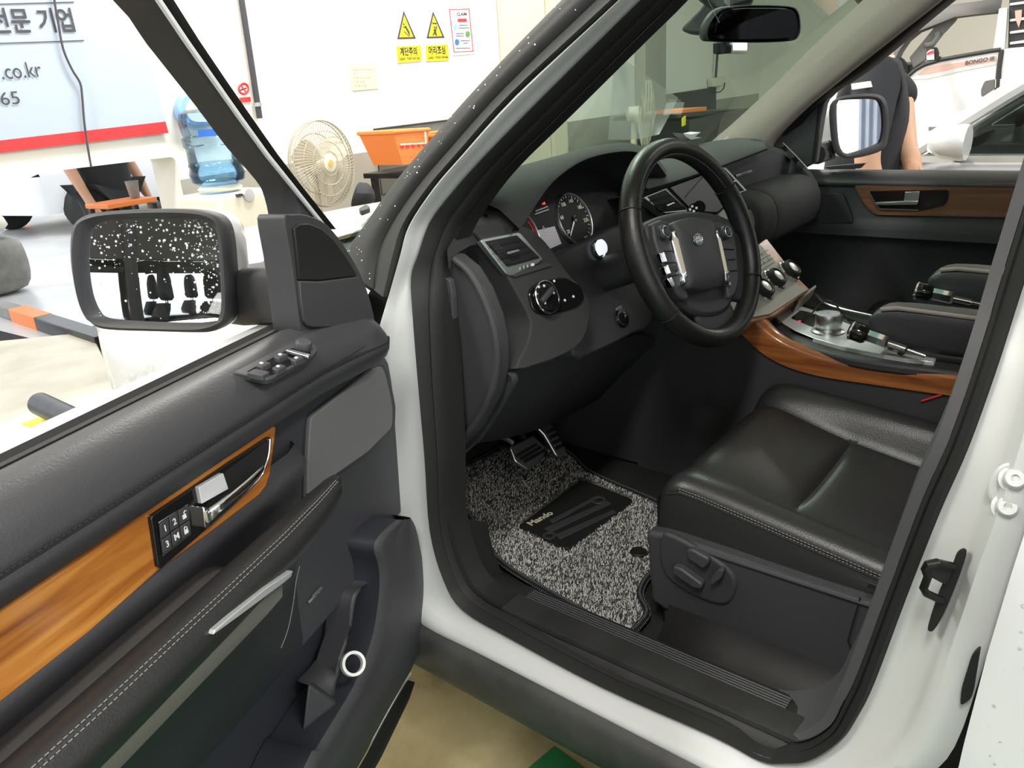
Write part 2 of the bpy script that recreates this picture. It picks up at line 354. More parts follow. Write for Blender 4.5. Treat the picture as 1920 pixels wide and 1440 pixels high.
# roof rail closes the ring, out of the picture
def ext(E, pts): return E + [V(p) for p in pts]
E0 = ext(E0, [(-0.80, -0.60, 1.40), (-0.745, -0.63, 1.60), (-0.70, -0.56, 1.665), (-0.69, -0.42, 1.672)])
E1 = ext(E1, [(-0.77, -0.565, 1.40), (-0.70, -0.57, 1.58), (-0.66, -0.52, 1.63), (-0.655, -0.42, 1.635)])
E2 = ext(E2, [(-0.74, -0.54, 1.40), (-0.675, -0.54, 1.565), (-0.64, -0.50, 1.605), (-0.635, -0.42, 1.61)])
c0, c1, c2 = cr(E0, 4, True), cr(E1, 4, True), cr(E2, 4, True)
wB = [1.0 if 20 * 4 <= i <= 29 * 4 else 0.4 for i in range(len(c0))]
mid = [a.lerp(b, 0.36) + V((-0.020 * w, 0, 0.0)) for a, b, w in zip(c0, c1, wB)]; mid2 = [a.lerp(b, 0.60) + V((0.004 * w, 0, 0.0)) for a, b, w in zip(c0, c1, wB)]
back0 = [p + V((0.012, 0, -0.002)) for p in c1]
loft('door_aperture', [[a + V((0.04, 0, 0)), a, a.lerp(m, 0.5) + V((-0.003, 0, 0)), m, m.lerp(m2, 0.5), m2, m2.lerp(b, 0.6), b, k] for a, m, m2, b, k in zip(c0, mid, mid2, c1, back0)], 'jamb_paint_shaded', car, cv=True, label='white painted door aperture', angle=60)
# rubber door seal: a bulging band
rows = []
for b, c in zip(c1, c2):
    d = (c - b); q = V((-1, 0, 0))
    rows.append([b + d * 0.02 + V((0.03, 0, 0)), b + d * 0.02 + q * 0.004, b + d * 0.2 + q * 0.014, b + d * 0.5 + q * 0.010, b + d * 0.62 + q * 0.002, b + d * 0.72 + q * 0.006, b + d * 0.9 + q * 0.004, b + d * 1.0 + V((0.012, 0, 0)), b + d * 1.02 + V((0.05, 0, 0))])
loft('door_seal', rows, 'rubber', car, cv=True, label='black rubber door seal', angle=70)
# B-pillar and lower corner grey trim sits just inside the seal
n4 = 4
def seg(a, b): return range(a * n4, b * n4 + 1)
rows = []
for i in seg(17, 30):
    c = c2[i]; inw = V((0.06, 0.012, 0))
    rows.append([c + V((0.006, 0, 0)), c + V((0.012, 0.012, 0)), c + inw * 0.7, c + inw * 1.2, c + inw * 1.7])
loft('pillar_trim', rows, 'trim_grey', car, label='dark grey inner pillar trim')
loft('sill_filler', [[c2[i] + V((0.002, 0, 0.003)), c2[i] + V((0.03, 0.0, -0.006)), c2[i] + V((0.10, 0.0, -0.05))] for i in seg(11, 21)], 'rubber', car, angle=70)
# headliner coloured edge of the A-pillar trim
rows = []
for i in seg(0, 6):
    c = c2[i]; rows.append([c + V((0.008, 0.0, -0.004)), c + V((0.016, 0.010, -0.008)), c + V((0.09, 0.08, 0.03)), c + V((0.12, 0.14, 0.04))])
loft('pillar_lining', rows, 'beige', car, label='beige pillar lining')
basic('finisher', (0.030, 0.031, 0.031), 0.5, bump=0.2, bscale=500, spec=0.3)
# outside: black windscreen finisher along the A-pillar
fl = [(1250, -170), (1073, 0), (933, 143), (833, 253), (753, 347), (700, 420), (660, 477), (672, 520)]
fr = [(1328, -170), (1152, 0), (960, 178), (861, 288), (806, 352), (760, 421), (742, 480), (722, 560)]
Lf = cr([S(*p, -0.002) + V((0.015, 0.03, 0)) for p in fl], 5); Rf = cr([S(*p, -0.006) for p in fr], 5)
rows = []
for a, b in zip(Lf, Rf):
    d = b - a; q = V((-0.75, -0.3, 0.5))
    rows.append([a + V((0.03, 0.03, -0.02)), a, a + d * 0.12 + q * 0.012, a + d * 0.45 + q * 0.016, a + d * 0.60 + q * 0.010, a + d * 0.66 + q * 0.0, a + d * 0.74 + q * 0.004, a + d * 0.95 + q * 0.002, b + V((0.02, 0.0, 0)), b + V((0.05, 0.02, 0))])
fin = loft('windscreen_finisher', rows, 'finisher', car, label='wet black plastic windscreen finisher', angle=60)
# drops on the finisher
def drops(name, pts, n, parent, mat='water'):
    vs, fs = [], []
    for p, nrm, r in pts:
        a = nrm.orthogonal().normalized(); b = nrm.cross(a); k = len(vs); m = 7
        vs.append(p + nrm * r * 0.75)
        for ring, (rr, hh) in enumerate(((0.6, 0.55), (1.0, 0.0))):
            for j in range(m):
                t = 2 * math.pi * j / m; vs.append(p + (a * math.cos(t) + b * math.sin(t)) * r * rr + nrm * r * hh)
        for j in range(m):
            fs.append([k, k + 1 + j, k + 1 + (j + 1) % m]); fs.append([k + 1 + j, k + 1 + m + j, k + 1 + m + (j + 1) % m, k + 1 + (j + 1) % m])
    o = mk(name, vs, fs, mat, parent); o['kind'] = 'stuff'; return o
pts = []
for k in range(75):
    i = min(int(random.random() ** 1.0 * (len(rows) - 1)), len(rows) - 2); j = random.choice((1, 2, 2, 2, 3)); a, b = rows[i][j], rows[i][j + 1]; c = rows[i + 1][j]
    p = a + (b - a) * random.random() + (c - a) * random.random(); nn = (b - a).cross(c - a).normalized()
    if nn.dot(CAM - p) < 0: nn = -nn
    pts.append((p, nn, random.uniform(0.0006, 0.0014)))
drops('water_drops', pts, 0, fin, 'water_glint')
# front wing, bonnet, bumper corner
def bodyrow(y):
    t = max(0, (y - 0.95) / 0.75); s = 0.93 - 0.22 * t ** 2.2; h = 1.10 - 0.10 * max(0, (y - 0.6) / 1.1) ** 1.4
    side = [(-s + 0.012, 0.50), (-s, 0.60), (-s - 0.004, 0.75), (-s, 0.90), (-s + 0.015, h - 0.10), (-s + 0.05, h - 0.035), (-s + 0.13, h - 0.004)]
    top = [(-s * 0.55, h + 0.016), (-0.2, h + 0.022), (0.2, h + 0.022), (s * 0.55, h + 0.016)]
    rows_ = [(x, y, z) for x, z in side] + [(x, y, z) for x, z in top] + [(-x, y, z) for x, z in reversed(side)]
    return rows_
ys = [0.36, 0.45, 0.6, 0.8, 1.0, 1.2, 1.35, 1.5, 1.6, 1.68]
br = [bodyrow(y) for y in ys]
br[0] = [(x, y, z) for x, y, z in br[0]]
fr_ = br[-1]; br.append([(x * 0.94, 1.76, 0.5 + (z - 0.5) * 0.86) for x, y, z in fr_]); br.append([(x * 0.85, 1.80, 0.5 + (z - 0.5) * 0.6) for x, y, z in fr_])
loft('front_wing', [r[:7] for r in br], 'white_paint', car, sub=1, label='wet white front wing')
bon = [r[5:13] for r in br[3:]]
loft('bonnet', [[V(p) + V((0, 0, 0.004)) for p in r] for r in bon], 'white_paint', car, sub=1, solid=0.01, label='white bonnet')
loft('cowl', [[(x, 0.60 + 0.0 * x, 1.085) for x in (-0.8, -0.4, 0, 0.4, 0.8)], [(x, 0.72, 1.09) for x in (-0.8, -0.4, 0, 0.4, 0.8)], [(x, 0.86, 1.085) for x in (-0.8, -0.4, 0, 0.4, 0.8)]], 'plastic', car, label='black scuttle panel below the windscreen')
loft('front_wing', [list(reversed(r[11:])) for r in br], 'white_paint', car, sub=1)
nz = Z(683, 400, 1.13)
slab('washer_nozzle', [Z(px, py, 1.118) for px, py in rp([(673, 400), (688, 391), (696, 398), (678, 405)], 4)], (0, 0, 0.012), 'rubber', car, 0.002)
# streaks of water on the wing
pts = []
for k in range(110):
    a = random.random(); px = 215 + 60 * a + random.gauss(0, 14) - 20 * (1 - a); py = 770 - 95 * a + random.gauss(0, 12)
    q = X(px, py, -0.934)
    pts.append((V((-0.933 + 0.22 * max(0, (q.y - 0.95) / 0.75) ** 2.2, q.y, q.z)), V((-1, 0, 0)), random.uniform(0.002, 0.005)))
drops('water_drops', pts, 0, car)
# rocker panel
ry = [0.50, 0.36, 0.30, 0.1, -0.2, -0.5, -0.9, -1.6]
loft('rocker_panel', [[(-0.90, y, 0.552), (-0.936, y, 0.550), (-0.948, y, 0.535), (-0.945, y, 0.48), (-0.930, y, 0.452), (-0.88, y, 0.44), (-0.5, y, 0.42)] for y in ry], 'rocker', car, label='scuffed black plastic sill cladding', angle=60)
# rear door, closed, outside skin standing proud of the B-pillar
rd0 = [S(*p, -0.028) for p in ((1790, 1470), (1806, 1400), (1850, 1230), (1895, 1080), (1940, 940), (1990, 760), (2035, 600))]
rows = []
for p in rd0: rows.append([p + V((0.05, -0.015, 0)), p + V((0.012, -0.004, 0)), p + V((0.003, 0.0, 0)), p, p + V((-0.004, -0.012, 0)), p + V((-0.008, -0.10, 0)), V((p.x - 0.006, -0.9, p.z)), V((p.x - 0.004, -1.45, p.z))])
lo = rows[0]; rows.insert(0, [V((q.x + 0.01, q.y - 0.01, 0.57)) for q in lo])
top_ = rows[-1]; rows.append([V((q.x + 0.004, q.y, 1.10)) if False else V((q.x, q.y, q.z + 0.001)) for q in top_])
rdo = loft('rear_door', rows, 'white_paint', car, label='closed white rear door')
pts = []
for k in range(70):
    i = random.randint(1, 5); a, b, c = rows[i][4], rows[i][5], rows[i + 1][4]
    p = a + (b - a) * random.random() * 0.9 + (c - a) * random.random(); pts.append((p, V((-1, 0, 0.05)), random.uniform(0.0008, 0.0022)))
drops('water_drops', pts, 0, rdo)
slab('rear_window', [(-0.875, -0.66, 1.13), (-0.875, -1.35, 1.15), (-0.75, -1.20, 1.56), (-0.745, -0.72, 1.55)], (0.004, 0, 0), 'side_glass', car)
tube('window_frame', [(-0.875, -0.64, 1.12), (-0.745, -0.68, 1.57), (-0.745, -1.22, 1.585), (-0.88, -1.40, 1.14)], 0.022, 'gloss_black', car, closed=True)
# striker, bolts on the B-pillar, rubber bump, latch scratches
NB = V((-0.25, 0.968, 0)).normalized()
def B(px, py, off=0.0): return S(px, py, 0.002 + off)
bc = (CAM - B(1775, 1100)).normalized()
pl = [(1808, 1028), (1812, 1040), (1795, 1090), (1770, 1150), (1752, 1180), (1742, 1183), (1741, 1170), (1762, 1105), (1785, 1060), (1795, 1035)]
slab('striker_plate', [B(*p, 0.004) + bc * 0.004 for p in cr(pl, 3, True)], -bc * 0.012, 'rubber', car, 0.001)
tube('striker_loop', [B(*p) + bc * k for p, k in (((1786, 1062), 0.004), ((1757, 1056), 0.028), ((1740, 1060), 0.034), ((1736, 1068), 0.034), ((1741, 1082), 0.032), ((1733, 1103), 0.032), ((1738, 1112), 0.028), ((1765, 1125), 0.004))], 0.004, 'steel_black', car, seg=10)
slab('striker_gusset', [B(*p) + bc * k for p, k in (((1733, 1055), 0.03), ((1745, 1050), 0.03), ((1790, 1062), 0.004), ((1775, 1098), 0.004), ((1745, 1082), 0.026))], -bc * 0.006, 'rubber', car, 0.001)
for px, py in ((1902, 900), (1888, 952)):
    q = B(px, py, 0.0); lathe('bolt', [(0.0, 0.0105), (0.0035, 0.0105), (0.0035, 0.0125), (0.0075, 0.0125), (0.0095, 0.010), (0.010, 0.003), (0.013, 0.002), (0.013, -0.004)], 'jamb_paint_shaded', q, bc, car, seg=18)
slab('bolt_plate', [B(*p, 0.004) + bc * 0.003 for p in rp([(1870, 870), (1930, 862), (1925, 930), (1905, 975), (1868, 965), (1845, 920)], 22)], -bc * 0.012, 'jamb_paint_shaded', car, 0.003)
slab('rubber_buffer', [B(*p, -0.012) for p in rp([(1822, 1228), (1838, 1215), (1822, 1310), (1800, 1325), (1803, 1290)], 10)], V((0.012, 0, 0)), 'rubber', car, 0.001)
# roof and far body side, so that the cabin is a closed place
roof = [[(x, y, z - 0.03 * (x / 0.68) ** 2) for x in (-0.70, -0.45, 0, 0.45, 0.70)] for y, z in ((-0.30, 1.655), (-0.45, 1.70), (-0.9, 1.72), (-1.6, 1.70), (-2.2, 1.66))]
loft('roof', roof, 'white_paint', car, solid=0.03, sub=1)
loft('headlining', [[V(p) - V((0, 0, 0.04)) for p in r] for r in roof], 'beige', car)
loft('tailgate', [[(x, -2.2, 1.66) for x in (-0.7, 0, 0.7)], [(x, -2.42, 1.15) for x in (-0.85, 0, 0.85)], [(x, -2.42, 0.55) for x in (-0.85, 0, 0.85)]], 'white_paint', car)
loft('rear_quarter', [[(-0.955, -1.45, z) for z in (0.57, 0.8, 1.12)], [(-0.95, -2.0, z) for z in (0.57, 0.8, 1.12)], [(-0.85, -2.42, z) for z in (0.57, 0.8, 1.12)]], 'white_paint', car)
loft('rear_quarter', [[(0.955, -1.45, z) for z in (0.57, 0.8, 1.12)], [(0.95, -2.0, z) for z in (0.57, 0.8, 1.12)], [(0.85, -2.42, z) for z in (0.57, 0.8, 1.12)]], 'white_paint', car)
# windscreen glass
def wsp(s, t):  # s -1..1 across, t 0 bottom .. 1 top
    x = s * (0.735 - 0.03 * t); y = 0.66 - 0.88 * t - 0.06 * s * s; z = 1.10 + 0.57 * t; return V((x, y, z))
gl = [[wsp(-1 + 2 * i / 10, j / 8) for i in range(11)] for j in range(9)]
loft('windscreen', gl[:8], 'windscreen_glass', car, label='green tinted windscreen')
loft('windscreen_shade', gl[7:], 'shade_band', car, label='blue-green shade band')
# interior floor, bulkhead, tunnel
slab('cabin_floor', [(-0.80, -1.6, 0.50), (0.80, -1.6, 0.50), (0.80, 0.62, 0.50), (-0.80, 0.62, 0.50)], (0, 0, -0.04), 'carpet_black', car)
loft('bulkhead', [[(x, 0.60, 0.495) for x in (-0.82, 0, 0.82)], [(x, 0.63, 0.58) for x in (-0.82, 0, 0.82)], [(x, 0.66, 0.75) for x in (-0.82, 0, 0.82)], [(x, 0.66, 1.08) for x in (-0.82, 0, 0.82)]], 'carpet_black', car)
# kick panel and sill
loft('kick_panel', [[(-0.80, y, 0.50), (-0.80, y, 0.8), (-0.79, y, 1.10)] for y in (0.22, 0.45, 0.66)], 'plastic', car)
loft('sill_trim', [[(-0.882, y, 0.570), (-0.876, y, 0.582), (-0.868, y, 0.590), (-0.855, y, 0.594), (-0.80, y, 0.592), (-0.775, y, 0.582), (-0.765, y, 0.55), (-0.76, y, 0.49)] for y in (0.30, 0.18, 0.05, -0.2, -0.45, -0.60)], 'sill_black', car, label='black plastic sill trim', angle=50)
sp = loft('scuff_plate', [[(-0.868, y, 0.593), (-0.866, y, 0.599), (-0.862, y, 0.600), (-0.822, y, 0.600), (-0.818, y, 0.594)] for y in (0.09, -0.1, -0.3, -0.40)], 'sill_black', car, angle=25)
for k in range(5):
    x = -0.814 + 0.005 * k; tube('scuff_groove', [(x, 0.08, 0.5935), (x, -0.36, 0.5935)], 0.0017, 'plastic_grey', sp, seg=6)
box('sill_clip', (-0.805, 0.22, 0.535), (0.06, 0.075, 0.05), 'plastic', car, bevel=0.006)
# ================================================================== DRIVER DOOR (open 71 degrees)
door = empty('driver_door', DP(0, 0.42, 0)); door.parent = car
basic('mirror_black', (0.02, 0.02, 0.022), 0.5)
basic('card_grey', (0.040, 0.040, 0.046), 0.5, bump=0.25, bscale=600)
basic('card_lower', (0.022, 0.023, 0.028), 0.5, bump=0.2, bscale=700)
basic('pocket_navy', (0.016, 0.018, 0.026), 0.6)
def dl(pts, w): return [D(px, py, w) for px, py in pts]
UE = 1.05
# --- outer shell and bottom edge
slab('outer_skin', [DP(u, z, -0.075) for u, z in ((-0.02, 1.10), (-0.03, 0.70), (-0.02, 0.55), (0.05, 0.455), (0.12, 0.44), (UE, 0.44), (UE, 1.11))], -DN * 0.05, 'white_paint', door, 0.008)
# --- window frame ring
I = [(540, 640), (522, 520), (510, 433), (497, 370), (480, 337), (427, 277), (367, 197), (277, 83), (213, 0)]
O = [(580, 640), (575, 520), (588, 425), (571, 388), (538, 345), (484, 273), (429, 197), (346, 83), (292, 0)]
Ir = [DU(*p, -0.034) for p in I] + [(0.45, 1.565), (0.50, 1.60), (0.62, 1.62), (0.90, 1.62), (0.99, 1.56), (1.03, 1.12)]
Or = [DU(*p, 0.005) for p in O] + [(0.40, 1.585), (0.46, 1.645), (0.60, 1.67), (0.92, 1.67), (1.045, 1.58), (UE + 0.03, 1.12)]
rows = []
for (a, b), (c, d) in zip(cr([(*p,) for p in Ir], 3), cr([(*p,) for p in Or], 3)):
    rows.append([DP(a, b, -0.035), DP(a, b, 0.0), DP(a + (c - a) * 0.15, b + (d - b) * 0.15, 0.010), DP(a + (c - a) * 0.8, b + (d - b) * 0.8, 0.012), DP(c, d, 0.004), DP(c, d, -0.035)])
loft('window_frame', rows, 'plastic', door, cu=True, cap=True, label='black window surround', angle=50)
wl = [(612, 430), (550, 352), (500, 290), (450, 221), (400, 150), (348, 76), (297, 0)]
lp = [D(*p, 0.015) for p in wl] + [DP(0.42, 1.615, 0.012)]
tube('frame_edge', lp, 0.003, 'white_paint', door, label='thin white painted frame edge')
rows = []
for a, b in zip(wl, [(630, 430), (567, 352), (521, 290), (473, 221), (424, 150), (375, 76), (329, 0)]):
    p, q = D(*a, -0.014), D(*b, -0.014); rows.append([p - DN * 0.03, p, p.lerp(q, 0.5) + DN * 0.008, q - DN * 0.004, q - DN * 0.04])
loft('frame_seal', rows, 'rubber', door, cu=True, cap=True, angle=60)
# --- tweeter and mirror-corner cover
tri = cr([(533, 408), (548, 402), (570, 402), (600, 412), (625, 433), (650, 467), (675, 510), (692, 555), (703, 600), (700, 609), (680, 615), (640, 622), (600, 627), (572, 628), (562, 618), (555, 560), (544, 480)], 3, True)
tw = slab('mirror_corner_cover', dl(tri, 0.022), -DN * 0.04, 'plastic', door, 0.004, bseg=3)
tri2 = [(552, 428), (562, 420), (580, 419), (603, 428), (625, 448), (650, 482), (672, 518), (687, 555), (697, 590), (694, 600), (675, 607), (635, 613), (590, 614), (577, 611), (570, 600), (564, 550)]
up = [(552, 428), (562, 420), (580, 419), (603, 428), (625, 448), (650, 482), (671, 517), (600, 526), (562, 525), (557, 470)]
lw = [(562, 527), (600, 528), (672, 519), (687, 555), (697, 590), (694, 600), (675, 607), (635, 613), (590, 614), (577, 611), (570, 600), (565, 560)]
slab('tweeter_grille', dl(up, 0.0265), -DN * 0.006, 'rubber', tw, 0.0015)
slab('corner_panel', dl(lw, 0.0275), -DN * 0.006, 'plastic', tw, 0.0015)
# --- belt weatherstrip
belt = [(-0.040, 1.100), (-0.040, 1.122), (-0.030, 1.130), (-0.024, 1.124), (-0.020, 1.127), (-0.012, 1.127), (-0.010, 1.10)]
us = [0.20, 0.4, 0.7, UE]
loft('belt_weatherstrip', [[DP(u, z, w) for w, z in belt] for u in us], 'rubber', door, cu=True, cap=True, angle=50)
# --- padded top roll
sec = [(-0.013, 1.090), (-0.013, 1.118), (-0.007, 1.127), (0.006, 1.130), (0.022, 1.127), (0.036, 1.116), (0.046, 1.100), (0.051, 1.085), (0.0525, 1.0745), (0.0500, 1.0725), (0.0520, 1.0705), (0.050, 1.060), (0.044, 1.048), (0.036, 1.042), (0.02, 1.040)]
ust = [0.033, 0.037, 0.048, 0.07, 0.11, 0.16, 0.22, 0.3, 0.4, 0.55, 0.75, 0.95, UE]
rows = []
for u in ust:
    k = 1.0 if u >= 0.07 else math.sqrt(max(0.0, 1 - ((0.07 - u) / 0.038) ** 2)) * 0.5 + 0.5
    dz = -0.030 * max(0, (0.22 - u) / 0.19) ** 1.2
    rows.append([DP(u, 1.085 + dz * (0.5 + 0.5 * (z > 1.08)) + (z - 1.085) * k, w * (0.35 + 0.65 * k) if w > 0 else w) for w, z in sec])
roll = loft('top_roll', rows, 'leather_grey', door, cu=True, cap=True, label='black padded leather door top', angle=70)
def stitches(name, path, parent, mat='stitch', r=0.0005, gap=0.0055, ln=0.0036):
    P = resample(path, max(2, int(sum((V(b) - V(a)).length for a, b in zip(path, path[1:])) / gap))); vs, fs = [], []
    for a, b in zip(P, P[1:]):
        d = (b - a); v_, f_ = tube_data([a, a + d * (ln / gap)], r, 4); k = len(vs); vs += v_; fs += [[i + k for i in f] for f in f_]
    o = mk(name, vs, fs, mat, parent); o['kind'] = 'stuff'; return o
stitches('stitching', [DP(u, 1.0775, 0.0532) for u in (0.12, 0.3, 0.5, 0.7, 0.9)], roll, 'rubber', 0.0007)
# --- window switch pack on the roll
ux, uy, uz = -DE, -DN, V((0, 0, 1))   # toward hinge, outward, up
SN = (DN * 0.42 + V((0, 0, 1))).normalized()
def SW(px, py, dz=0.0): return PN(px, py, DP(0.3, 1.1275, 0.014) + SN * dz, SN)
sp_ = slab('switch_pack', [SW(*p, 0.003) for p in rp([(437, 697), (540, 646), (566, 640), (592, 646), (597, 655), (583, 670), (510, 709), (500, 711)], 7)], SN * -0.008, 'plastic_grey', door, 0.0015, label='black window switch pack')
slab('switch_well', [SW(*p, 0.0036) for p in rp([(460, 697), (545, 652), (582, 656), (583, 664), (508, 704)], 5)], (0, 0, -0.006), 'gloss_black', sp_, 0.001)
for p in (((478, 684), (496, 676), (508, 679), (491, 688)), ((509, 689), (526, 681), (537, 685), (519, 694)), ((512, 668), (529, 660), (540, 663), (522, 672)), ((543, 673), (560, 665), (570, 669), (553, 677))):
    b_ = slab('window_switch', [SW(*q, 0.009) for q in p], (0, 0, -0.008), 'plastic_grey', sp_, 0.0015)
    c_ = sum((SW(*q, 0.0105) for q in p), V((0, 0, 0))) / 4
for q in ((490, 680), (521, 686), (525, 664), (555, 670)):
    slab('switch_icon', [SW(q[0] + a, q[1] + b, 0.0096) for a, b in ((-4, 0), (0, -2), (4, 0), (0, 2))], (0, 0, -0.001), 'icon_white', sp_)
slab('silver_bar', [SW(*q, 0.009) for q in ((535, 656), (541, 653), (583, 664), (578, 668))], (0, 0, -0.004), 'satin', sp_, 0.001)
slab('lock_switch', [SW(*q, 0.007) for q in rp([(462, 699), (478, 691), (506, 697), (492, 705)], 3)], (0, 0, -0.006), 'plastic_grey', sp_, 0.001)
lathe('mirror_knob', [(0.010, 0.0), (0.010, 0.006), (0.008, 0.009), (0.0, 0.0095)], 'plastic_grey', SW(568, 652, 0.003), SN, sp_)
# --- door card
front = [(722, 640), (730, 680), (745, 760), (757, 820), (766, 890), (769, 930), (766, 948), (748, 968)]
card = [DU(*p, 0.0) for p in front]
slab('door_card', [DP(u, z, 0.0) for u, z in [(0.02, 1.075)] + card[1:] + [(0.2, 0.70), (UE, 0.69), (UE, 1.09)]], -DN * 0.06, 'card_grey', door, 0.006, bseg=3, label='dark grey door card')
slab('door_edge', [DP(u, z, -0.055) for u, z in ((-0.035, 1.05), (-0.05, 0.75), (-0.045, 0.55), (0.03, 0.455), (0.12, 0.445), (0.12, 0.6), (0.10, 1.05))], -DN * 0.025, 'white_paint', door, 0.004)
# --- wood trim
wt = [DU(*p, 0.034) for p in ((172, 1030), (300, 940), (400, 870), (512, 796), (519, 800), (516, 830), (508, 890), (500, 913), (487, 930), (383, 1010), (300, 1070), (233, 1130))]
zt, zb = wt[0][1], wt[-1][1]
wd_ = slab('wood_trim', [DP(u, z, 0.034) for u, z in [(UE, zt - 0.001)] + wt + [(0.65, zb - 0.008), (UE, zb - 0.012)]], -DN * 0.012, 'wood_door', door, 0.003, label='glossy amber wood trim')
# --- handle bezel, keypad and lever
bz = rp([(283, 969), (375, 906), (433, 866), (505, 819), (509, 824), (501, 870), (483, 907), (388, 992), (303, 1066), (297, 1064)], [6, 1, 1, 4, 6, 14, 20, 2, 4, 4])
slab('bezel_rim', dl([(160 / 153 * 0 + p[0] + (p[0] - 395) * 0.014, p[1] + (p[1] - 945) * 0.010) for p in bz], 0.0368), -DN * 0.006, 'chrome', wd_, 0.001)
bzo = slab('handle_bezel', dl(bz, 0.0385), -DN * 0.006, 'gloss_black', wd_, 0.001, label='gloss black handle bezel')
slab('handle_recess', dl(rp([(422, 884), (504, 824), (499, 862), (480, 902), (394, 982), (386, 950)], [2, 4, 10, 14, 4, 2]), 0.0388), -DN * 0.004, 'rough_black', wd_)
tube('recess_rim', cr(dl([(506, 823), (504, 850), (497, 874), (484, 900), (440, 943), (388, 990)], 0.0395), 4), 0.0016, 'chrome', wd_)
# lever: tapering blade standing off the recess
lv = [((386, 972), 0.046, 0.010), ((392, 966), 0.050, 0.009), ((410, 950), 0.054, 0.0065), ((440, 926), 0.056, 0.006), ((470, 900), 0.056, 0.006), ((488, 882), 0.054, 0.006), ((494, 874), 0.052, 0.003)]
rows = []
for (p, w, h) in lv:
    c = D(*p, w); rows.append([c + V((0, 0, h)), c + V((0, 0, h * 0.6)) + DN * 0.004, c - V((0, 0, h * 0.8)) + DN * 0.003, c - V((0, 0, h)), c - DN * 0.005])
loft('door_lever', rows, 'chrome', wd_, cu=True, cap=True, sub=1, label='chrome door release lever')
slab('lever_base', dl(rp([(380, 950), (395, 955), (399, 972), (390, 990), (385, 990)], 3), 0.047), -DN * 0.010, 'chrome', wd_, 0.002)
slab('lever_plate', dl(rp([(373, 914), (419, 887), (429, 917), (379, 945)], 2), 0.0435), -DN * 0.006, 'plate_silver', wd_, 0.0012, label='square silver lever plate')
kp = [((300, 982), (316, 972), (319, 999), (303, 1011)), ((318, 970), (333, 960), (336, 986), (321, 997)), ((335, 957), (352, 948), (355, 974), (338, 985)),
      ((304, 1013), (320, 1001), (323, 1027), (307, 1039)), ((322, 999), (337, 988), (340, 1013), (325, 1025)), ((339, 987), (355, 976), (358, 1001), (342, 1012))]
slab('keypad_rim', dl(((298, 979), (353, 945), (359, 1002), (306, 1043)), 0.0393), -DN * 0.002, 'satin', bzo, 0.0005)
slab('keypad_base', dl(((299, 980), (352, 947), (357.6, 1001), (306, 1040)), 0.0396), -DN * 0.002, 'rubber', bzo)
tr_ = -DE; tu = V((0, 0, 1))
tri_r = (D(345, 965, 0.04) - D(308, 990, 0.04)).normalized()
for q, s in zip(kp, ('1', '2', None, '3', 'M', None)):
    b_ = slab('key_button', dl(q, 0.0418), -DN * 0.0025, 'plastic', bzo, 0.0008)
    c = sum((D(*p, 0.0419) for p in q), V((0, 0, 0))) / 4
    if s: text('key_digit', s, c, tri_r, tu, 0.0095, 'icon_white', bzo, bold=0.02)
    else:
        box('lock_icon', c - tu * 0.0015, (0.0048, 0.0006, 0.0045), 'icon_white', bzo, ax=(tri_r, DN, tu))
        dx = 0.002 if q[0][1] < 970 else 0.0
        tube('lock_icon', [c + tri_r * (dx - 0.0016) + tu * 0.0007 + DN * 0.0003, c + tri_r * (dx - 0.0016) + tu * 0.003 + DN * 0.0003, c + tri_r * dx + tu * 0.0042 + DN * 0.0003, c + tri_r * (dx + 0.0016) + tu * 0.003 + DN * 0.0003] + ([c + tri_r * 0.0016 + tu * 0.0007 + DN * 0.0003] if dx == 0 else []), 0.0005, 'icon_white', bzo, seg=4)
# --- bolster under the wood, armrest, pull bar
rows = []
for u in (0.245, 0.255, 0.28, 0.33, 0.5, 0.8, UE):
    k = 1 if u > 0.27 else (0.3 if u < 0.25 else 0.75)
    rows.append([DP(u, z, -0.01 + (w + 0.01) * k) for w, z in ((0.02, 0.988), (0.033, 0.974), (0.037, 0.966), (0.034, 0.955), (0.022, 0.940), (0.010, 0.915), (0.0, 0.88))])
loft('bolster', rows, 'leather_grey', door, angle=70)
rows = []
for u, k, w0, z0 in ((0.268, 0.12, 0.078, 0.953), (0.272, 0.4, 0.078, 0.953), (0.285, 0.62, 0.078, 0.950), (0.33, 0.82, 0.078, 0.945), (0.40, 1, 0.078, 0.940), (0.50, 1.05, 0.077, 0.936), (0.65, 1.1, 0.076, 0.932), (0.85, 1.1, 0.075, 0.930), (UE, 1.1, 0.075, 0.930)):
    rows.append([DP(u, z0 + b * k, w0 + a * k) for a, b in ((-0.022, -0.010), (-0.020, 0.008), (-0.010, 0.016), (0.004, 0.0185), (0.014, 0.0155), (0.0165, 0.0125), (0.018, 0.0135), (0.024, 0.006), (0.026, -0.006), (0.022, -0.022), (0.010, -0.032), (-0.010, -0.028))])
pb = loft('pull_bar', rows, 'leather', door, cu=True, cap=True, label='stitched black leather pull bar', angle=70)
for ix in (4, 6): stitches('stitching', [r[ix] + V((0, 0, 0.0006)) + DN * 0.0004 for r in rows[2:]], pb, r=0.0006)
rows = []
for u, z0 in ((0.415, 0.900), (0.425, 0.918), (0.445, 0.928), (0.47, 0.932), (0.55, 0.932), (0.75, 0.928), (UE, 0.926)):
    rows.append([DP(u, z0 - 0.004, -0.01), DP(u, z0, 0.01), DP(u, z0 + 0.001, 0.035), DP(u, z0 + 0.003, 0.062), DP(u, z0 - 0.02, 0.07)])
basic('armrest_leather', (0.055, 0.050, 0.048), 0.5, bump=0.35, bscale=420); basic('under_reflection', (0.11, 0.11, 0.095), 0.3)  # armrest underside: greenish grey base holds the floor's reflection
loft('armrest', rows, 'armrest_leather', door, angle=70)
